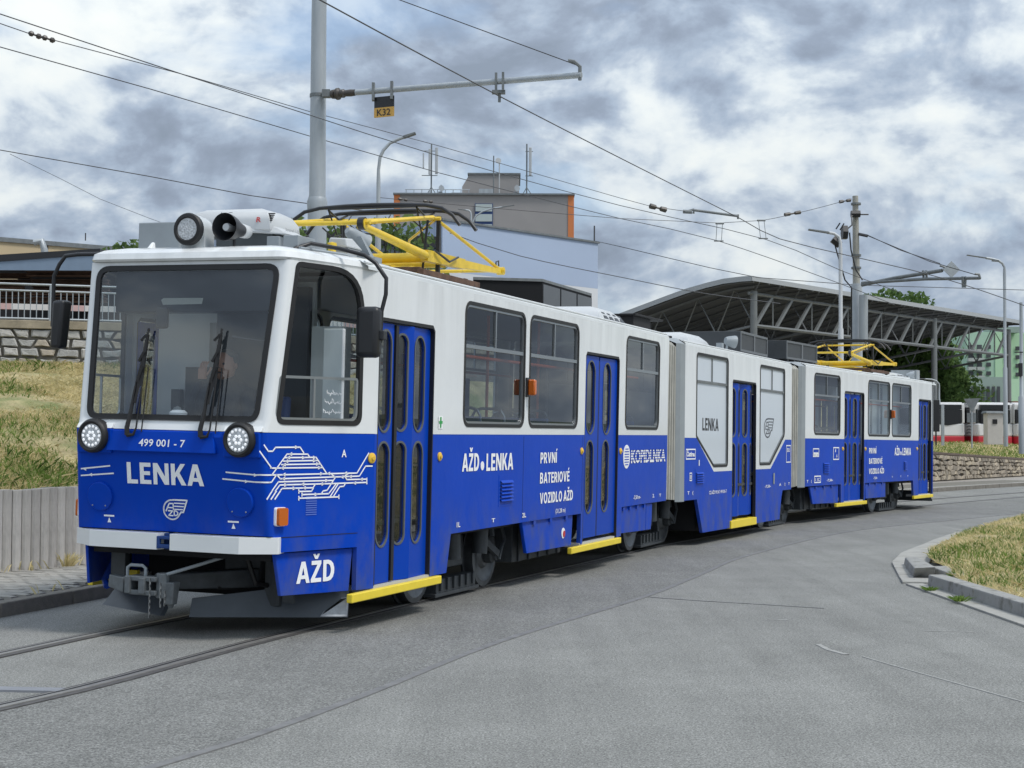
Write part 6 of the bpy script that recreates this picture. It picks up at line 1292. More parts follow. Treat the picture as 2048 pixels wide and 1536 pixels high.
# grey block with orange corners
gb=empty('grey_building',T(-8.6,110,3.4),'big grey rendered building with orange corner strips and roof antennas','building')
x0,x1=pt(788,388,110).x,pt(1148,393,110).x; zt=pt(900,390,110).z
wall_obj('wall',gb,[(x0+.4,110,3),(x1-.4,110,3),(x1-.4,110,zt),(x0+.4,110,zt)],12,GREYW)
wall_obj('corner_strip',gb,[(x0,109.95,3),(x0+.42,109.95,3),(x0+.42,109.95,zt),(x0,109.95,zt)],.4,ORG); wall_obj('corner_strip',gb,[(x1-.42,109.95,3),(x1,109.95,3),(x1,109.95,zt),(x1-.42,109.95,zt)],12,ORG)
wall_obj('side_wall',gb,[(x0-.9,121,3),(x0,109.97,3),(x0,109.97,zt),(x0-.9,121,zt-.6)],.3,GREYW)
m=MB(); m.box((x0-.05,109.8,zt),(x1+.05,122,zt+.12)); m.build('roof_edge',M['galvd'],gb,I4)
ax,bx_=pt(940,0,113).x,pt(1040,0,113).x; z1=pt(900,349,113).z
m=MB(); m.hexa([(ax,113,zt),(bx_,113,zt),(bx_,118,zt),(ax,118,zt)],[(ax,113,z1),(bx_,113,z1),(bx_,118,z1),(ax,118,z1)]); m.hexa([(ax-.5,113,zt),(ax,113,zt),(ax,118,zt),(ax-.5,118,zt)],[(ax-.5,113,z1-.9),(ax,113,z1-.05),(ax,118,z1-.05),(ax-.5,118,z1-.9)]); m.build('plant_room',GREYW,gb,I4)
m=MB(); m.box((ax-.1,112.9,z1),(bx_+.1,118,z1+.12)); m.build('roof_edge',M['galvd'],gb,I4)
wx0,wx1=pt(952,0,110).x,pt(988,0,110).x; wz1,wz0=pt(0,403,110).z,pt(0,452,110).z
wf=wall_obj('window',gb,[(wx0,109.9,wz0-.4),(wx1,109.9,wz0-.4),(wx1,109.9,wz1),(wx0,109.9,wz1)],.05,mat('navy_frame',(.02,.05,.16),.5))
for k in range(3):
    a=wz0-.35+(wz1-wz0+.4)*k/3; wall_obj('window_pane',wf,[(wx0+.05,109.84,a+.1),(wx1-.05,109.84,a+.1),(wx1-.05,109.84,a+.62),(wx0+.05,109.84,a+.62)],.03,mat('pale_pane',(.42,.48,.47),.25,coat=.3))
m=MB()
for k in range(9): x=pt(815+k*15.6,0,111).x; m.tube([(x,111,zt),(x,111,zt+.55)],.03,5)
m.tube([(pt(813,0,111).x,111,zt+.55),(pt(942,0,111).x,111,zt+.55)],.03,5); m.build('roof_railing',M['galv'],gb,I4)
m=MB(); m.box((pt(905,0,112).x,112,zt),(ax-.3,114,zt+.5)); m.box((pt(960,0,111.2).x,111.2,zt),(pt(988,0,111.2).x,112,zt+.65)); m.build('roof_duct',M['galv'],gb,I4)
def mast(px,ytop,pan,lbl):
    x=pt(px,0,112).x; zz=lambda y:pt(0,y,112).z; e=empty('antenna_mast',T(x,112,zt),lbl,'antenna mast')
    m=MB(); m.tube([(x,112,zt),(x,112,zz(ytop))],.06,6); m.tube([(x-.5,112,zt),(x,112,zt+.9)],.03,5); m.tube([(x+.6,112,zt),(x,112,zt+.9)],.03,5)
    for y in (298,347): m.tube([(x-.7 if len(pan)>1 else x-.1,112,zz(y)),(x+.45,112,zz(y))],.03,5)
    m.build('mast_tube',M['galvd'],e,I4)
    for dx,a,b,w_ in pan: m=MB(); m.box((x+dx,111.7,zz(b)),(x+dx+w_,111.9,zz(a))); m.build('antenna_panel',mat('antenna_grey',(.42,.44,.45),.5),e,I4,bev=.03)
mast(865,284,[(-.2,295,346,.18),(.28,292,345,.2),(-.62,303,333,.1)],'left antenna mast with three panels on the grey building roof')
mast(1055,283,[(.15,291,347,.2)],'right antenna mast with one panel on the grey building roof')
m=MB(); x=pt(989,0,112).x; m.tube([(x,112,zt),(x,112,pt(0,307,112).z)],.05,6); e=m.build('antenna_pole',M['galvd'],None); tag(e,'thin rusty antenna pole beside the round dish','antenna')
m=MB(); c=pt(996,322,112); m.lathe(tuple(c),(.3,-1,.1),[(0,.0),(0,.18),(.08,.22),(.08,0)],14); m.tube([(c.x+.1,112,zt),(c.x+.1,112.1,c.z)],.04,6); tag(m.build('dish_antenna',mat('antenna_grey',(.42,.44,.45),.5),None,smooth=40),'small round white dish antenna on the roof of the grey building','dish antenna')
for px in (882,1033): 
    m=MB(); c=pt(px,377,111); m.lathe((c.x,111,c.z),(.4,-1,0),[(0,.0),(.05,.2),(.12,.22),(.12,0)],12); m.tube([(c.x,111.2,zt),(c.x,111.2,c.z+.3)],.05,6); m.box((c.x-.2,111.1,c.z-.5),(c.x+.1,111.3,c.z-.2)); tag(m.build('dish_antenna',M['galv'],None,smooth=40),'grey dish cluster at the foot of the %s antenna mast'%('left' if px<900 else 'right'),'dish antenna')
# pale blue and white hall
bb=empty('blue_building',T(3.3,60,2),'pale blue and white rendered hall with a dark glazed bay','building')
Lw=[Vector((-2.45,53.9,0)),Vector((3.31,60,0))]; zt=9.28; zb_=7.52
q=lambda a,b,za,zb2:[(a.x,a.y,za),(b.x,b.y,za),(b.x,b.y,zb2),(a.x,a.y,zb2)]
wall_obj('upper_wall',bb,q(Lw[0],Lw[1],zb_,zt),.4,BLUW); wall_obj('lower_wall',bb,q(Lw[0],Lw[1],2,zb_-.003),.4,WHW)
d=(Lw[1]-Lw[0]).normalized(); n_=Vector((-d.y,d.x,0)); Rr=Lw[1]+n_*9
m=MB(); m.hexa([tuple(Lw[0]+n_*.41+Vector((0,0,2))),tuple(Lw[1]-d*.02+n_*.41+Vector((0,0,2))),tuple(Rr-d*.02+Vector((0,0,2))),tuple(Lw[0]+n_*9+Vector((0,0,2)))],[tuple(Lw[0]+n_*.41+Vector((0,0,zt))),tuple(Lw[1]-d*.02+n_*.41+Vector((0,0,zt))),tuple(Rr-d*.02+Vector((0,0,zt))),tuple(Lw[0]+n_*9+Vector((0,0,zt)))]); m.build('rear_volume',BLUW,bb,I4)
m=MB(); a,b=Lw[0]-n_*.06-d*.05,Lw[1]-n_*.06+d*.06; m.hexa([(a.x,a.y,zt),(b.x,b.y,zt),(b.x+n_.x,b.y+n_.y,zt),(a.x+n_.x,a.y+n_.y,zt)],[(a.x,a.y,zt+.07),(b.x,b.y,zt+.07),(b.x+n_.x,b.y+n_.y,zt+.07),(a.x+n_.x,a.y+n_.y,zt+.07)]); m.build('roof_edge',M['galvd'],bb,I4)
# annex left of it
A0=Vector((-9.5,49.5,0));A1=Vector((-2.45,52.6,0)); wall_obj('annex_wall',bb,q(A0,A1,3,8.1),.3,BLUW)
m=MB(); m.hexa([(A0.x-.2,A0.y-.8,8.1),(A1.x,A1.y-.7,8.1),(A1.x,A1.y+.6,8.1),(A0.x,A0.y+.6,8.1)],[(A0.x-.2,A0.y-.8,8.35),(A1.x,A1.y-.7,8.45),(A1.x,A1.y+.6,8.6),(A0.x,A0.y+.6,8.5)]); m.build('annex_roof',M['blackp'],bb,I4); m=MB(); m.beam((-3.4,51.4,7.5),(-3.2,52.2,8.1),.08,.12); m.build('eave_strut',M['galv'],bb,I4)
C0,C1,C2=Vector((-1.26,49.5,0)),Vector((.97,50,0)),Vector((2.81,54.9,0)); zk=6.75
DG=mat('dark_glazing',(.012,.013,.015),.7,spec=.2); DG2=mat('dark_glazing_side',(.06,.064,.068),.3,coat=.1,var=.1,vscale=1)
m=MB(); v=lambda p,z:(p.x,p.y,z); back=[C0+Vector((0,4.5,0)),C2+Vector((-.4,3,0))]; loop=[C0,C1,C2,back[1],back[0]]; m.hexa([v(p,3) for p in loop],[v(p,zk) for p in loop]); bay=m.build('glazed_bay',DG,bb,I4)
for i in range(3):
    a=C1.lerp(C2,i/3+.012 if i else .004);b=C1.lerp(C2,(i+1)/3-.012); nn_=Vector((.94,-.35,0))*.03; m=MB(); m.hexa([v(a,5.3),v(b,5.3),v(b+nn_,5.3),v(a+nn_,5.3)],[v(a,zk-.08),v(b,zk-.08),v(b+nn_,zk-.08),v(a+nn_,zk-.08)]); m.build('glass_panel',DG2,bay,I4)
m=MB(); loop2=[p+Vector((0,-.05,0)) for p in loop]; m.hexa([v(p,zk) for p in loop2],[v(p,zk+.09) for p in loop2]); m.build('bay_roof',M['galvd'],bay,I4)
m=MB(); x=pt(1191,0,60.5); m.tube([(pt(1190,0,60.5).x,60.5,zt),(pt(1190,0,60.5).x,60.5,pt(0,446,60.5).z)],.03,5); tag(m.build('roof_aerial',M['wire'],None),'thin aerial on the right end of the blue building roof','aerial')
# beige hall behind the wall, storage rack with blue roof and steel
bh=empty('beige_building',T(-19,60,3.4),'long beige panel hall at the left edge behind the storage racks','building')
a,b=Vector((-38,49,0)),Vector((-15.2,66,0)); BG=mat('beige_panel',(.50,.40,.25),.8,var=.05,vscale=.5)
for i in range(6):
    p,q_=a.lerp(b,i/6+.001),a.lerp(b,(i+1)/6-.001); wall_obj('wall_panel',bh,[(p.x,p.y,3.3),(q_.x,q_.y,3.3),(q_.x,q_.y,9.5),(p.x,p.y,9.5)],.3,BG)
wall_obj('roof_edge',bh,[(a.x,a.y-.1,9.5),(b.x,b.y-.1,9.5),(b.x,b.y-.1,9.68),(a.x,a.y-.1,9.68)],.6,M['galvd'])
m=MB(); c=pt(80,500,52); m.tube([(c.x+.15,52,3.4),(c.x+.15,52,c.z),(c.x+.05,52,c.z+.3),(c.x-.2,52,c.z+.25)],.12,10); tag(m.build('vent_pipe',M['galv'],None,smooth=40),'bent silver vent pipe in front of the beige hall','vent pipe')
for px,yt,Y in ((171,466,60),(140,488,66)): m=MB(); c=pt(px,yt,Y); m.tube([(c.x,Y,9.3),(c.x,Y,c.z)],.025,5); tag(m.build('roof_aerial',M['wire'],None),'thin aerial above the beige hall, %s'%('taller one' if px>150 else 'shorter one'),'aerial')
rk=empty('storage_rack',T(-9.5,32,3.45),'blue-roofed storage rack stacked with rusty steel sections above the stone wall','storage rack')
m=MB(); m.hexa([P3(-60,527,30),P3(200,508,30),(P3(200,508,30)[0]+.2,35,P3(200,508,30)[2]),(P3(-60,527,30)[0],35,P3(-60,527,30)[2])],[tuple(Vector(P3(-60,515,30))+Vector((0,0,.02))),P3(200,497,30),(P3(200,497,30)[0]+.2,35,P3(200,497,30)[2]),(P3(-60,515,30)[0],35,P3(-60,515,30)[2])]); m.build('rack_roof',M['blackp'],rk,I4)
m=MB(); m.hexa([P3(-60,540,30.02),P3(186,541,30.02),tuple(Vector(P3(186,541,30.02))+Vector((0,.05,0))),tuple(Vector(P3(-60,540,30.02))+Vector((0,.05,0)))],[P3(-60,527.5,30.02),P3(200,508.5,30.02),tuple(Vector(P3(200,508.5,30.02))+Vector((0,.05,0))),tuple(Vector(P3(-60,527.5,30.02))+Vector((0,.05,0)))]); m.build('blue_fascia',mat('fascia_blue',(.20,.27,.36),.6,var=.05),rk,I4)
m=MB(); m.box((-12,35,3.4),(-7.5,35.1,5.2)); m.box((-11.9,30.3,3.4),(-11.7,35,3.6)); m.build('rack_back',M['blackm'],rk,I4)
for k in range(13):
    y=30.6+random.uniform(0,.5); r_=k%7; z=4.98-r_*.125; x0=-11.2 if k<7 else pt(72,0,31).x; x1=pt(72+random.uniform(-6,2),0,31).x-.05 if k<7 else -8.1
    m=MB(); m.box((x0,y,z-.035),(x1,y+.25,z-.02)); m.box((x0,y+.1,z-.02),(x1,y+.13,z+.04)); m.box((x0,y,z+.04),(x1,y+.25,z+.055)); tag(m.build('steel_section',M['rust'],None),'%s rusty steel section from the top in the %s pile of the storage rack'%(('first','second','third','fourth','fifth','sixth','seventh')[r_],'left' if k<7 else 'right'),'steel section','rusty steel sections in the rack')
# railing on top of the wall with warning tape
rlg=empty('railing',T(-8.4,25.9,3.5),'galvanised railing with thin balusters on top of the stone wall','railing')
RP=offs([Vector(p) for p in wallP],.12); fR,LR=along(RP)
def RZ(s,z): p,d=fR(s); return (p.x,p.y,z)
for z,r,nm in ((4.20,.02,'handrail'),(4.09,.018,'top_rail'),(3.62,.018,'bottom_rail')): m=MB(); m.tube([RZ(s*.5,z) for s in range(2,int(LR*2))],r,6); m.build(nm,M['galv'],rlg,I4,smooth=50)
bal=MB(); bal.tube([(0,0,3.6),(0,0,4.1)],.009,5); bm_=bal.mesh('baluster'); bm_.materials.append(M['galv']); post=MB(); post.tube([(0,0,3.4),(0,0,4.2)],.02,6); pm=post.mesh('rail_post'); pm.materials.append(M['galv'])
s=3.6;k=0
while s<16 and k<130:
    x,y,_=RZ(s,0); o=bpy.data.objects.new('baluster',bm_); reg(o,T(x,y,0),rlg)
    if k%16==0: o=bpy.data.objects.new('rail_post',pm); reg(o,T(x+.03,y,0),rlg)
    s+=.098;k+=1
tp_=empty('barrier_tape',T(-8.4,26.1,3.8),'red and white barrier board running behind the railing','barrier'); R2=offs([Vector(p) for p in wallP],.5); f2_,L2=along(R2)
for k in range(22):
    a,_=f2_(3.2+k*.6);b,_=f2_(3.2+k*.6+.6); m=MB(); m.hexa([(a.x,a.y,3.80),(b.x,b.y,3.80),(b.x,b.y+.03,3.80),(a.x,a.y+.03,3.80)],[(a.x,a.y,3.90),(b.x,b.y,3.90),(b.x,b.y+.03,3.90),(a.x,a.y+.03,3.90)]); m.build('board_segment',mat('tape_white',(.7,.68,.66),.6) if k%2 else mat('tape_pink',(.62,.42,.4),.6),tp_,I4)
# ================================================================ CANOPY
cn=empty('depot_canopy',T(13.3,85,1),'large open steel canopy with curved roof and lattice trusses over the bus depot','canopy')
E0=Vector((13.25,85,0)); ed=Vector((.635,.772,0)); pd=Vector((-.772,.635,0)); CL=36
CS=mat('canopy_steel',(.17,.18,.18),.5,metal=.2,var=.1,vscale=2); CU=mat('canopy_underside',(.13,.138,.145),.8,var=.1,vscale=.5)
prof=[(-.6,10.42),(0,10.43),(1.2,10.38),(2.3,10.22),(3.6,9.98),(4.9,9.66),(6.4,9.27),(8.1,8.83),(10,8.37),(12,7.9),(14.5,7.36),(17,6.9),(20,6.5),(23,6.2),(30,5.9)]
def CP_(m_,k,z): return tuple(E0+ed*m_+pd*k+Vector((0,0,z)))
m=MB(); rows=[]
for j in range(10): mm=-1.2+(CL+2.4)*j/9; rows.append([CP_(mm,k,z+.12) for k,z in prof])
m.grid(rows); m.grid([[CP_(-1.2+(CL+2.4)*j/9,k,z-.02) for k,z in prof] for j in range(10)]); m.build('roof_sheet',CU,cn,I4)
m=MB()
for mm in (-1.22,CL+1.22): m.grid([[CP_(mm,k,z+.18) for k,z in prof],[CP_(mm,k,z-.1) for k,z in prof]])
m.grid([[CP_(-1.22,-.62,10.60),CP_(CL+1.22,-.62,10.60)],[CP_(-1.22,-.62,10.34),CP_(CL+1.22,-.62,10.34)]]); m.build('roof_fascia',mat('fascia_grey',(.36,.38,.39),.5),cn,I4)
for j in range(24):
    mm=-1+(CL+2)*j/23; m=MB(); m.tube([CP_(mm,k,z-.12) for k,z in prof],.05,4); m.build('purlin' ,CU,cn,I4)
zt_,zl=9.75,8.0
for k in (0,): 
    m=MB(); m.tube([CP_(-.5,k,zt_),CP_(CL+.3,k,zt_)],.1,6); m.build('truss_chord',CS,cn,I4); m=MB(); m.tube([CP_(0,k,zl),CP_(CL,k,zl)],.11,6); m.build('truss_chord',CS,cn,I4)
    nb=16
    for j in range(nb):
        a=CL*j/nb;b=CL*(j+1)/nb; m=MB(); m.beam(CP_(a+.15,k,zl),CP_(b-.25,k,zt_),.14,.17); m.build('truss_web',CS,cn,I4)
        if j%2==0: m=MB(); m.tube([CP_(b,k+.1,zl),CP_(b,k+.1,zt_)],.05,5); m.build('truss_post',CS,cn,I4)
        m=MB(); m.tube([CP_(a,k,zt_),CP_(a-.4,-.6,10.3)],.04,4); m.build('eave_bracket',CU,cn,I4)
for j in range(7):   # cross trusses
    mm=CL*j/6; m=MB(); low=[(0,zl),(6,7.0),(14,5.9),(24,5.0),(30,4.8)]
    m.tube([CP_(mm,a,b) for a,b in low],.09,5); m.tube([CP_(mm,a,b-.3) for a,b in prof[1:]],.08,5); cross=m.build('cross_truss',CS if j in (0,6) else CU,cn,I4)
    zi=lambda P_,x:np.interp(x,[p[0] for p in P_],[p[1] for p in P_])
    for i in range(12):
        a=i*2.4;b=a+1.2; m=MB(); m.tube([CP_(mm,a,zi(low,a)),CP_(mm,b,zi(prof,b)-.3),CP_(mm,a+2.4,zi(low,a+2.4))],.05,4); m.build('lattice_bar',CS if j in (0,6) else CU,cross,I4)
for mm,k in ((0,0),(23.3,0),(CL,0),(0,26),(23.3,26),(CL,26)): m=MB(); m.tube([CP_(mm,k,1),CP_(mm,k,9.9 if k==0 else 5.8)],.2,12); m.build('column',CS,cn,I4,smooth=50)
# ================================================================ BUSES AND DEPOT THINGS
BW=mat('bus_white',(.72,.72,.72),.3,coat=.3); BR=mat('bus_red',(.50,.02,.035),.35,coat=.3); BK=mat('bus_black',(.012,.013,.015),.3)
def bus(px,Y,yaw,label,z0=1.1):
    x=pt(px,840,Y).x; Mw=T(x,Y,z0,yaw); e=empty('parked_bus',Mw,label,'bus','buses parked side by side in the depot')
    m=MB(); m.hexa([(-1.1,-.1,.95),(1.1,-.1,.95),(1.25,.2,.95),(1.25,11,.95),(-1.25,11,.95),(-1.25,.2,.95)],[(-1.1,-.1,1.75),(1.1,-.1,1.75),(1.25,.2,1.75),(1.25,11,1.75),(-1.25,11,1.75),(-1.25,.2,1.75)]); m.build('body',BW,e,bev=.08,smooth=40)
    m=MB(); m.hexa([(-1.1,-.12,.3),(1.1,-.12,.3),(1.26,.2,.3),(1.26,11,.3),(-1.26,11,.3),(-1.26,.2,.3)],[(-1.1,-.12,.947),(1.1,-.12,.947),(1.26,.2,.947),(1.26,11,.947),(-1.26,11,.947),(-1.26,.2,.947)]); m.build('red_skirt',BR,e,bev=.05)
    m=MB(); m.box((-1.25,.12,1.752),(1.25,11,3.02)); m.build('upper_body',BW,e,bev=.06)
    for sx in (-1,1): m=MB(); m.box((sx*1.252-.006,.9,1.8),(sx*1.252+.006,10.6,2.8)); m.build('side_glazing',BK,e)
    m=MB(); m.box((-1.24,.5,3.0),(1.24,11,3.1)); m.build('roof',BW,e,bev=.04)
    m=MB(); m.grid([[(-1.05,.05,1.82),(-.9,-.1,1.76),(0,-.14,1.62),(.9,-.1,1.76),(1.05,.05,1.82)],[(-1.05,.05,2.62),(-.9,-.1,2.62),(0,-.14,2.62),(.9,-.1,2.62),(1.05,.05,2.62)]]); m.build('windshield',BK,e)
    m=MB(); m.box((-.95,-.13,2.64),(.95,.13,2.93)); m.build('destination_panel',BK,e)
    for sx in (-1,1):
        m=MB(); m.box((sx*1.28-.06,-.35,1.75),(sx*1.28+.06,-.22,2.65)); m.build('mirror',BK,e,bev=.03)
        m=MB(); m.box((sx*.95-.22,-.03,1.05),(sx*.95+.22,.05,1.2)); m.build('headlight',M['lens'],e)
    m=MB(); m.box((-.25,-.03,1.2),(.25,.0,1.3)); m.box((-.4,-.025,.98),(.4,0,1.03)); m.build('front_grille',BK,e)
    m=MB()
    for k in range(3): z=1.1+k*.2; m.face([(-1.265,.6,z),(-1.265,1.0,z+.08),(-1.265,1.4,z),(-1.265,1.4,z+.08),(-1.265,1.0,z+.16),(-1.265,.6,z+.08)])
    m.build('chevron',M['lgrey'],e)
    m=MB(); m.box((-1.25,.02,.1),(1.25,10,.3)); m.build('chassis',M['blackm'],e)
bus(1893,98,.1,'leftmost parked bus, white with red skirt, right behind the tail of the tram'); bus(1943,112,.1,'parked bus half hidden behind the triangular sign'); bus(1989,98,.1,'parked bus behind the pale transformer box'); bus(2068,98,.1,'rightmost parked bus cut by the right edge of the picture')
m=MB(); m.box((pt(2020,0,110).x,110,2.5),(pt(2060,0,110).x,116,4.6)); e=m.build('brick_shed',mat('brick_red',(.25,.09,.06),.85,var=.2,vscale=2),None); tag(e,'low red-brown shed behind the rightmost bus','shed')
tb=empty('transformer_box',T(21.1,68,1.55),'pale upright transformer cabinet with a flat roof on the verge','cabinet')
m=MB(); m.box((-.34,-.25,0),(.34,.35,1.36)); m.build('cabinet_body',mat('cabinet_pale',(.52,.49,.44),.8,var=.06),tb,bev=.01); m=MB(); m.hexa([(-.42,-.33,1.36),(.42,-.33,1.36),(.42,.43,1.36),(-.42,.43,1.36)],[(-.4,-.3,1.44),(.4,-.3,1.44),(.36,.4,1.47),(-.36,.4,1.47)]); m.build('cabinet_roof',M['galvd'],tb)
m=MB(); m.box((-.12,-.28,.9),(.08,-.25,1.1)); m.build('vent_grille',M['blackm'],tb)
ys=pt(1944,825,66); m=MB(); z1=ys.z+.58; m.hexa([(ys.x-.34,66,z1),(ys.x,66,z1-.58),(ys.x+.34,66,z1),(ys.x+.33,66,z1+.03)],[(ys.x-.34,66.02,z1),(ys.x,66.02,z1-.58),(ys.x+.34,66.02,z1),(ys.x+.33,66.02,z1+.03)]); ysn=empty('give_way_sign',T(ys.x,66,1.5),'back of a grey triangular road sign standing in front of the buses','road sign')
m.build('sign_plate',M['galvd'],ysn,I4); m=MB(); m.tube([(ys.x,66.04,1.4),(ys.x,66.04,z1)],.035,8); m.build('sign_post',M['galv'],ysn,I4); m=MB(); m.box((ys.x-.2,66.03,z1-1.0),(ys.x+.18,66.05,z1-.6)); m.build('lower_plate',M['galvd'],ysn,I4)
m=MB(); c=pt(1886,860,67); m.box((c.x-.06,67,1.5),(c.x+.06,67.1,3.25)); tag(m.build('marker_post',M['galv'],None),'grey upright post in front of the leftmost bus','post')
m=MB(); c=pt(1873,835,68); m.box((c.x-.12,68,2.1),(c.x+.14,68.15,3.5)); m.tube([(c.x,68.1,1.5),(c.x,68.1,2.2)],.04,6); tag(m.build('signal_box',M['blackp'],None,bev=.04),'black rounded signal head before the leftmost bus','signal')
# green apartment block and low hall
GR1=mat('green_render',(.42,.60,.46),.8,var=.03,vscale=.2); GR2=mat('light_green_render',(.48,.70,.46),.8,var=.03,vscale=.2); GR3=mat('grey_green_render',(.30,.38,.33),.8); GRL=mat('light_grey_render',(.45,.47,.44),.8)
ap=empty('apartment_block',T(62,200,1),'tall green panel apartment block with balconies at the right edge','apartment block')
X=lambda px,Y=200:pt(px,0,Y).x; Z=lambda py,Y=200:pt(1990,py,Y).z
wall_obj('green_wall',ap,[(X(1929),200,1),(X(1999),200,1),(X(1999),200,Z(664)),(X(1929),200,Z(664))],10,GR1); wall_obj('green_wall',ap,[(X(2002),203,1),(X(2160),203,1),(X(2160),203,Z(662)),(X(2002),203,Z(662))],10,GR2)
m=MB(); m.box((X(1990),201,Z(664)),(X(2040),206,Z(652))); m.build('roof_house',GR3,ap,I4); wall_obj('pale_strip',ap,[(X(1985),199.9,1),(X(1999),199.9,1),(X(1999),199.9,Z(664)),(X(1985),199.9,Z(664))],.1,GR2)
for r_ in range(6):
    y=690+r_*17.6
    for cx in (1936,1953): 
        f=wall_obj('window',ap,[(X(cx-5),199.7,Z(y+9)),(X(cx+5),199.7,Z(y+9)),(X(cx+5),199.7,Z(y)),(X(cx-5),199.7,Z(y))],.1,DG2)
        m=MB(); m.box((X(cx-8),198.9,Z(y+16)),(X(cx+7),199.65,Z(y+9.5))); m.build('balcony',GRL,ap,I4)
    f=wall_obj('window',ap,[(X(1967),199.8,Z(y+8)),(X(1976),199.8,Z(y+8)),(X(1976),199.8,Z(y)),(X(1967),199.8,Z(y))],.1,DG2)
    for cx in (2006,2024,2044,2066): wall_obj('window',ap,[(X(cx-4),202.8,Z(y+8)),(X(cx+4),202.8,Z(y+8)),(X(cx+4),202.8,Z(y)),(X(cx-4),202.8,Z(y))],.1,DG2)
lh=empty('low_hall',T(45,150,1),'low grey-green hall with tall narrow windows and a bright green end','hall')
X5=lambda px:pt(px,0,150).x; Z5=lambda py:pt(1990,py,150).z
wall_obj('wall',lh,[(X5(1928),150,1),(X5(2002),150,1),(X5(2002),150,Z5(754)),(X5(1928),150,Z5(754))],8,GR3); wall_obj('wall',lh,[(X5(2006),150,1),(X5(2150),150,1),(X5(2150),150,Z5(758)),(X5(2006),150,Z5(758))],8,GR2)
for k in range(6): cx=1940+k*10.2; wall_obj('tall_window',lh,[(X5(cx-3),149.8,Z5(805)),(X5(cx+2.5),149.8,Z5(805)),(X5(cx+2.5),149.8,Z5(773)),(X5(cx-3),149.8,Z5(773))],.1,DG2)
# ================================================================ TREES
LEAF=[gmat('leaves_%d'%k,a,b,.6) for k,(a,b) in enumerate((((.06,.11,.035),(.15,.24,.07)),((.08,.13,.045),(.19,.27,.09))))]
BARK=mat('bark',(.07,.055,.04),.9,var=.3,vscale=6,bump=.5)
def tree(x,y,z0,h,cw,label,seed,n=2600,mt=0,leaf=.16,blobs=14,low=.25,group=None):
    r=np.random.default_rng(seed); e=empty('leafy_tree',T(x,y,z0),label,'tree',group); m=MB(); tops=[]
    m.tube([(0,0,0),(.05*h*.1,0,h*.3),(0,.02*h,h*.6),(0,0,h*.85)],[h*.022,h*.018,h*.012,h*.004],8)
    cs=[]
    for k in range(blobs):
        a=r.random()*6.283; zz=low+(1-low)*r.random()**.8; rad=cw*.5*math.sin(min(1,(1-zz)*1.5+.12)*math.pi/2)**.6*r.uniform(.25,.85); c=(math.cos(a)*rad,math.sin(a)*rad,h*zz*.95); cs.append((c,cw*r.uniform(.13,.24)))
        m.tube([(0,0,h*max(.15,zz*.5)),(c[0]*.5,c[1]*.5,h*zz*.72),c],[h*.008,h*.005,h*.002],5)
    m.build('trunk',BARK,e)
    pts=[]
    for c,rd in cs:
        k=n//blobs; d=r.normal(0,1,(k,3)); d/=np.linalg.norm(d,axis=1)[:,None]; q=r.uniform(.35,1.05,k)**.6; P=np.array(c)+d*(rd*q)[:,None]*np.array([1,1,.75]); pts.append(P)
    P=np.concatenate(pts); k=len(P); a=r.normal(0,1,(k,3)); a/=np.linalg.norm(a,axis=1)[:,None]; b=np.cross(a,r.normal(0,1,(k,3))); b/=np.linalg.norm(b,axis=1)[:,None]; s=leaf*r.uniform(.5,1.3,k)[:,None]
    V=np.stack([P-a*s,P+b*s*.6,P+a*s,P-b*s*.6],1).reshape(-1,3); me=bpy.data.meshes.new('crown'); me.vertices.add(len(V)); me.vertices.foreach_set('co',V.ravel()); me.loops.add(k*4); me.loops.foreach_set('vertex_index',np.arange(k*4)); me.polygons.add(k); me.polygons.foreach_set('loop_start',np.arange(k)*4); me.polygons.foreach_set('loop_total',np.full(k,4)); me.update(calc_edges=True); me.materials.append(LEAF[mt])
    o=bpy.data.objects.new('crown',me); reg(o,T(x,y,z0),e)
tl=[(1735,592,128,9,'tree crown showing just above the canopy roof, left of the concrete pole'),(1770,588,135,8,'broad tree top rising above the canopy roof right of the concrete pole'),(1812,592,132,8,'rounded tree top at the far right above the canopy roof'),(1730,690,120,11,'dense tree under the canopy behind the rear pantograph'),(1800,665,118,12,'dense tree under the canopy above the tail of the tram'),(1850,670,122,7,'tree behind the middle canopy column'),(1880,700,126,5.0,'tree next to the green apartment block'),(1680,720,116,10,'shaded tree under the canopy left of the white pole')]
for i,(px,py,Y,cw,lb) in enumerate(tl): p=pt(px,py,Y); tree(p.x,Y,1,p.z-1,cw,lb,40+i,n=9000,mt=1 if i in (5,6) else 0,leaf=.26,blobs=26,low=.12)
for i,(px,py,Y,cw,lb,mt_) in enumerate([(262,455,42,2.6,'sparse young tree rising behind the grey roof box at the left',1),(152,488,70,2.2,'tiny tree top above the beige hall',1),(590,448,44,3.2,'sparse tree behind the siren horn, left of the thick pole',1),(690,444,46,3.2,'green tree behind the pantograph, right of the thick pole',1),(790,440,47,3.4,'green tree behind the pantograph next to the grey building',1)]):
    p=pt(px,py,Y); tree(p.x,Y,3.4,p.z-3.4,cw,lb,70+i,n=1100,mt=mt_,leaf=.12,blobs=16,low=.3)
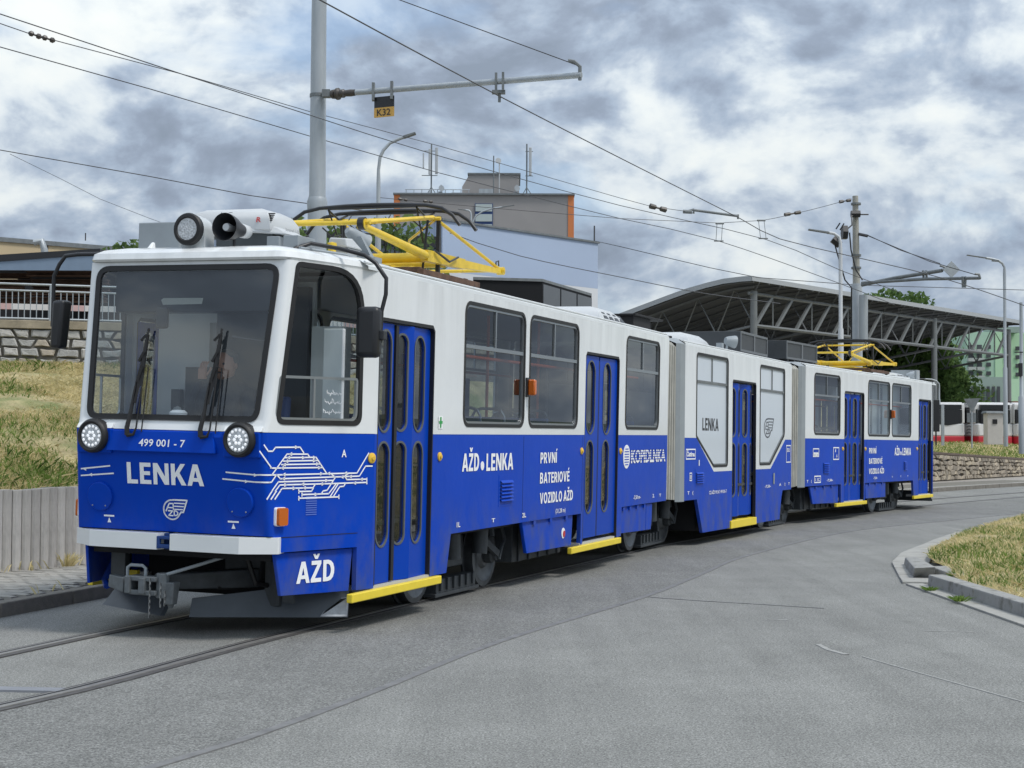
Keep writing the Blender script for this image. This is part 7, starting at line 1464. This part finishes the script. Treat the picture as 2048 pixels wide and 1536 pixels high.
# ================================================================ DRIVER
def driver():
    e=empty('person',MA@Matrix.Translation((.95,.12,1.3)),'driver in dark clothes sitting behind the windshield with one hand at the face','person')
    V=[(.98,0,1.32),(.97,0,1.55),(.93,0,1.80),(.92,0,1.98),(.88,.03,2.08),(.87,.02,2.14),
       (.92,-.18,1.97),(.80,-.28,1.72),(.62,-.16,1.88),(.68,-.10,2.07),
       (.92,.19,1.96),(.84,.30,1.70),(.62,.26,1.58),(.52,.22,1.60),
       (.75,-.12,1.3),(.55,-.13,1.3),(.75,.12,1.3),(.55,.13,1.3)]
    # leaning slightly to the tram's right; local l shifted
    Eg=[(0,1),(1,2),(2,3),(3,4),(4,5),(3,6),(6,7),(7,8),(8,9),(3,10),(10,11),(11,12),(12,13),(0,14),(14,15),(0,16),(16,17)]
    R=[.22,.22,.25,.16,.075,.065,.085,.055,.042,.03,.085,.055,.042,.03,.1,.07,.1,.07]
    me=bpy.data.meshes.new('body'); me.from_pydata([(s,-(l-.02),z) for s,l,z in V],Eg,[]); me.update(); me.materials.append(M['cloth'])
    o=bpy.data.objects.new('body',me); reg(o,MA,e); sk=o.modifiers.new('skin','SKIN'); d=me.skin_vertices[0].data if me.skin_vertices else None
    if d is None:
        bm=bmesh.new(); bm.from_mesh(me); bm.verts.layers.skin.verify(); bm.to_mesh(me); bm.free(); d=me.skin_vertices[0].data
    for i,r in enumerate(R): d[i].radius=(r,r); d[i].use_root=(i==0)
    sb=o.modifiers.new('sub','SUBSURF'); sb.levels=1; sb.render_levels=2
    m=mb(); hc=(.86,.0,2.20); m.lathe((hc[0],hc[1]-.0,hc[2]-.13),(0,0,1),[(0,.02),(.015,.055),(.05,.075),(.10,.088),(.15,.092),(.2,.085),(.24,.055),(.26,.0)],18)
    m.lathe((hc[0]-.085,hc[1],hc[2]-.0),(-.35,0,-1),[(-.01,.006),(.02,.012),(.05,.018),(.06,.005)],8)
    for sg in (1,-1): m.lathe((hc[0]+.01,hc[1]+sg*.088,hc[2]-.0),(0,sg,0),[(0,.02),(.012,.026),(.016,.012)],8)
    B_(m,'head',M['skin'],MA,e,smooth=60)
    m=mb()
    for sg in (1,-1): m.lathe((hc[0]-.083,hc[1]+sg*.033,hc[2]+.015),(-1,0,0),[(0,.012),(.006,.008)],8)
    m.beam((hc[0]-.086,hc[1]-.025,hc[2]-.062),(hc[0]-.086,hc[1]+.025,hc[2]-.062),.006,.008); B_(m,'face_features',M['darkin'],MA,e)
    m=mb(); m.lathe((hc[0]+.02,hc[1],hc[2]+.02),(.25,0,1),[(0,.094),(.05,.098),(.09,.085),(.115,.05),(.125,0)],16); B_(m,'hair',M['hair'],MA,e,smooth=60)
    m=mb(); c=(.70,-.12,2.13); m.box((c[0]-.02,c[1]-.035,c[2]-.05),(c[0]+.015,c[1]+.035,c[2]+.04))
    for k in range(4): m.tube([(c[0],c[1]-.028+k*.019,c[2]+.035),(c[0]+.015,c[1]-.028+k*.019,c[2]+.075+.006*(k in (1,2))),(c[0]+.045,c[1]-.026+k*.018,c[2]+.1)],.009,6)
    m.tube([(c[0],c[1]+.035,c[2]-.02),(c[0]+.01,c[1]+.06,c[2]+.02),(c[0]+.02,c[1]+.07,c[2]+.05)],.01,6); B_(m,'hand',M['skin'],MA,e,bev=.008,smooth=60)
driver()
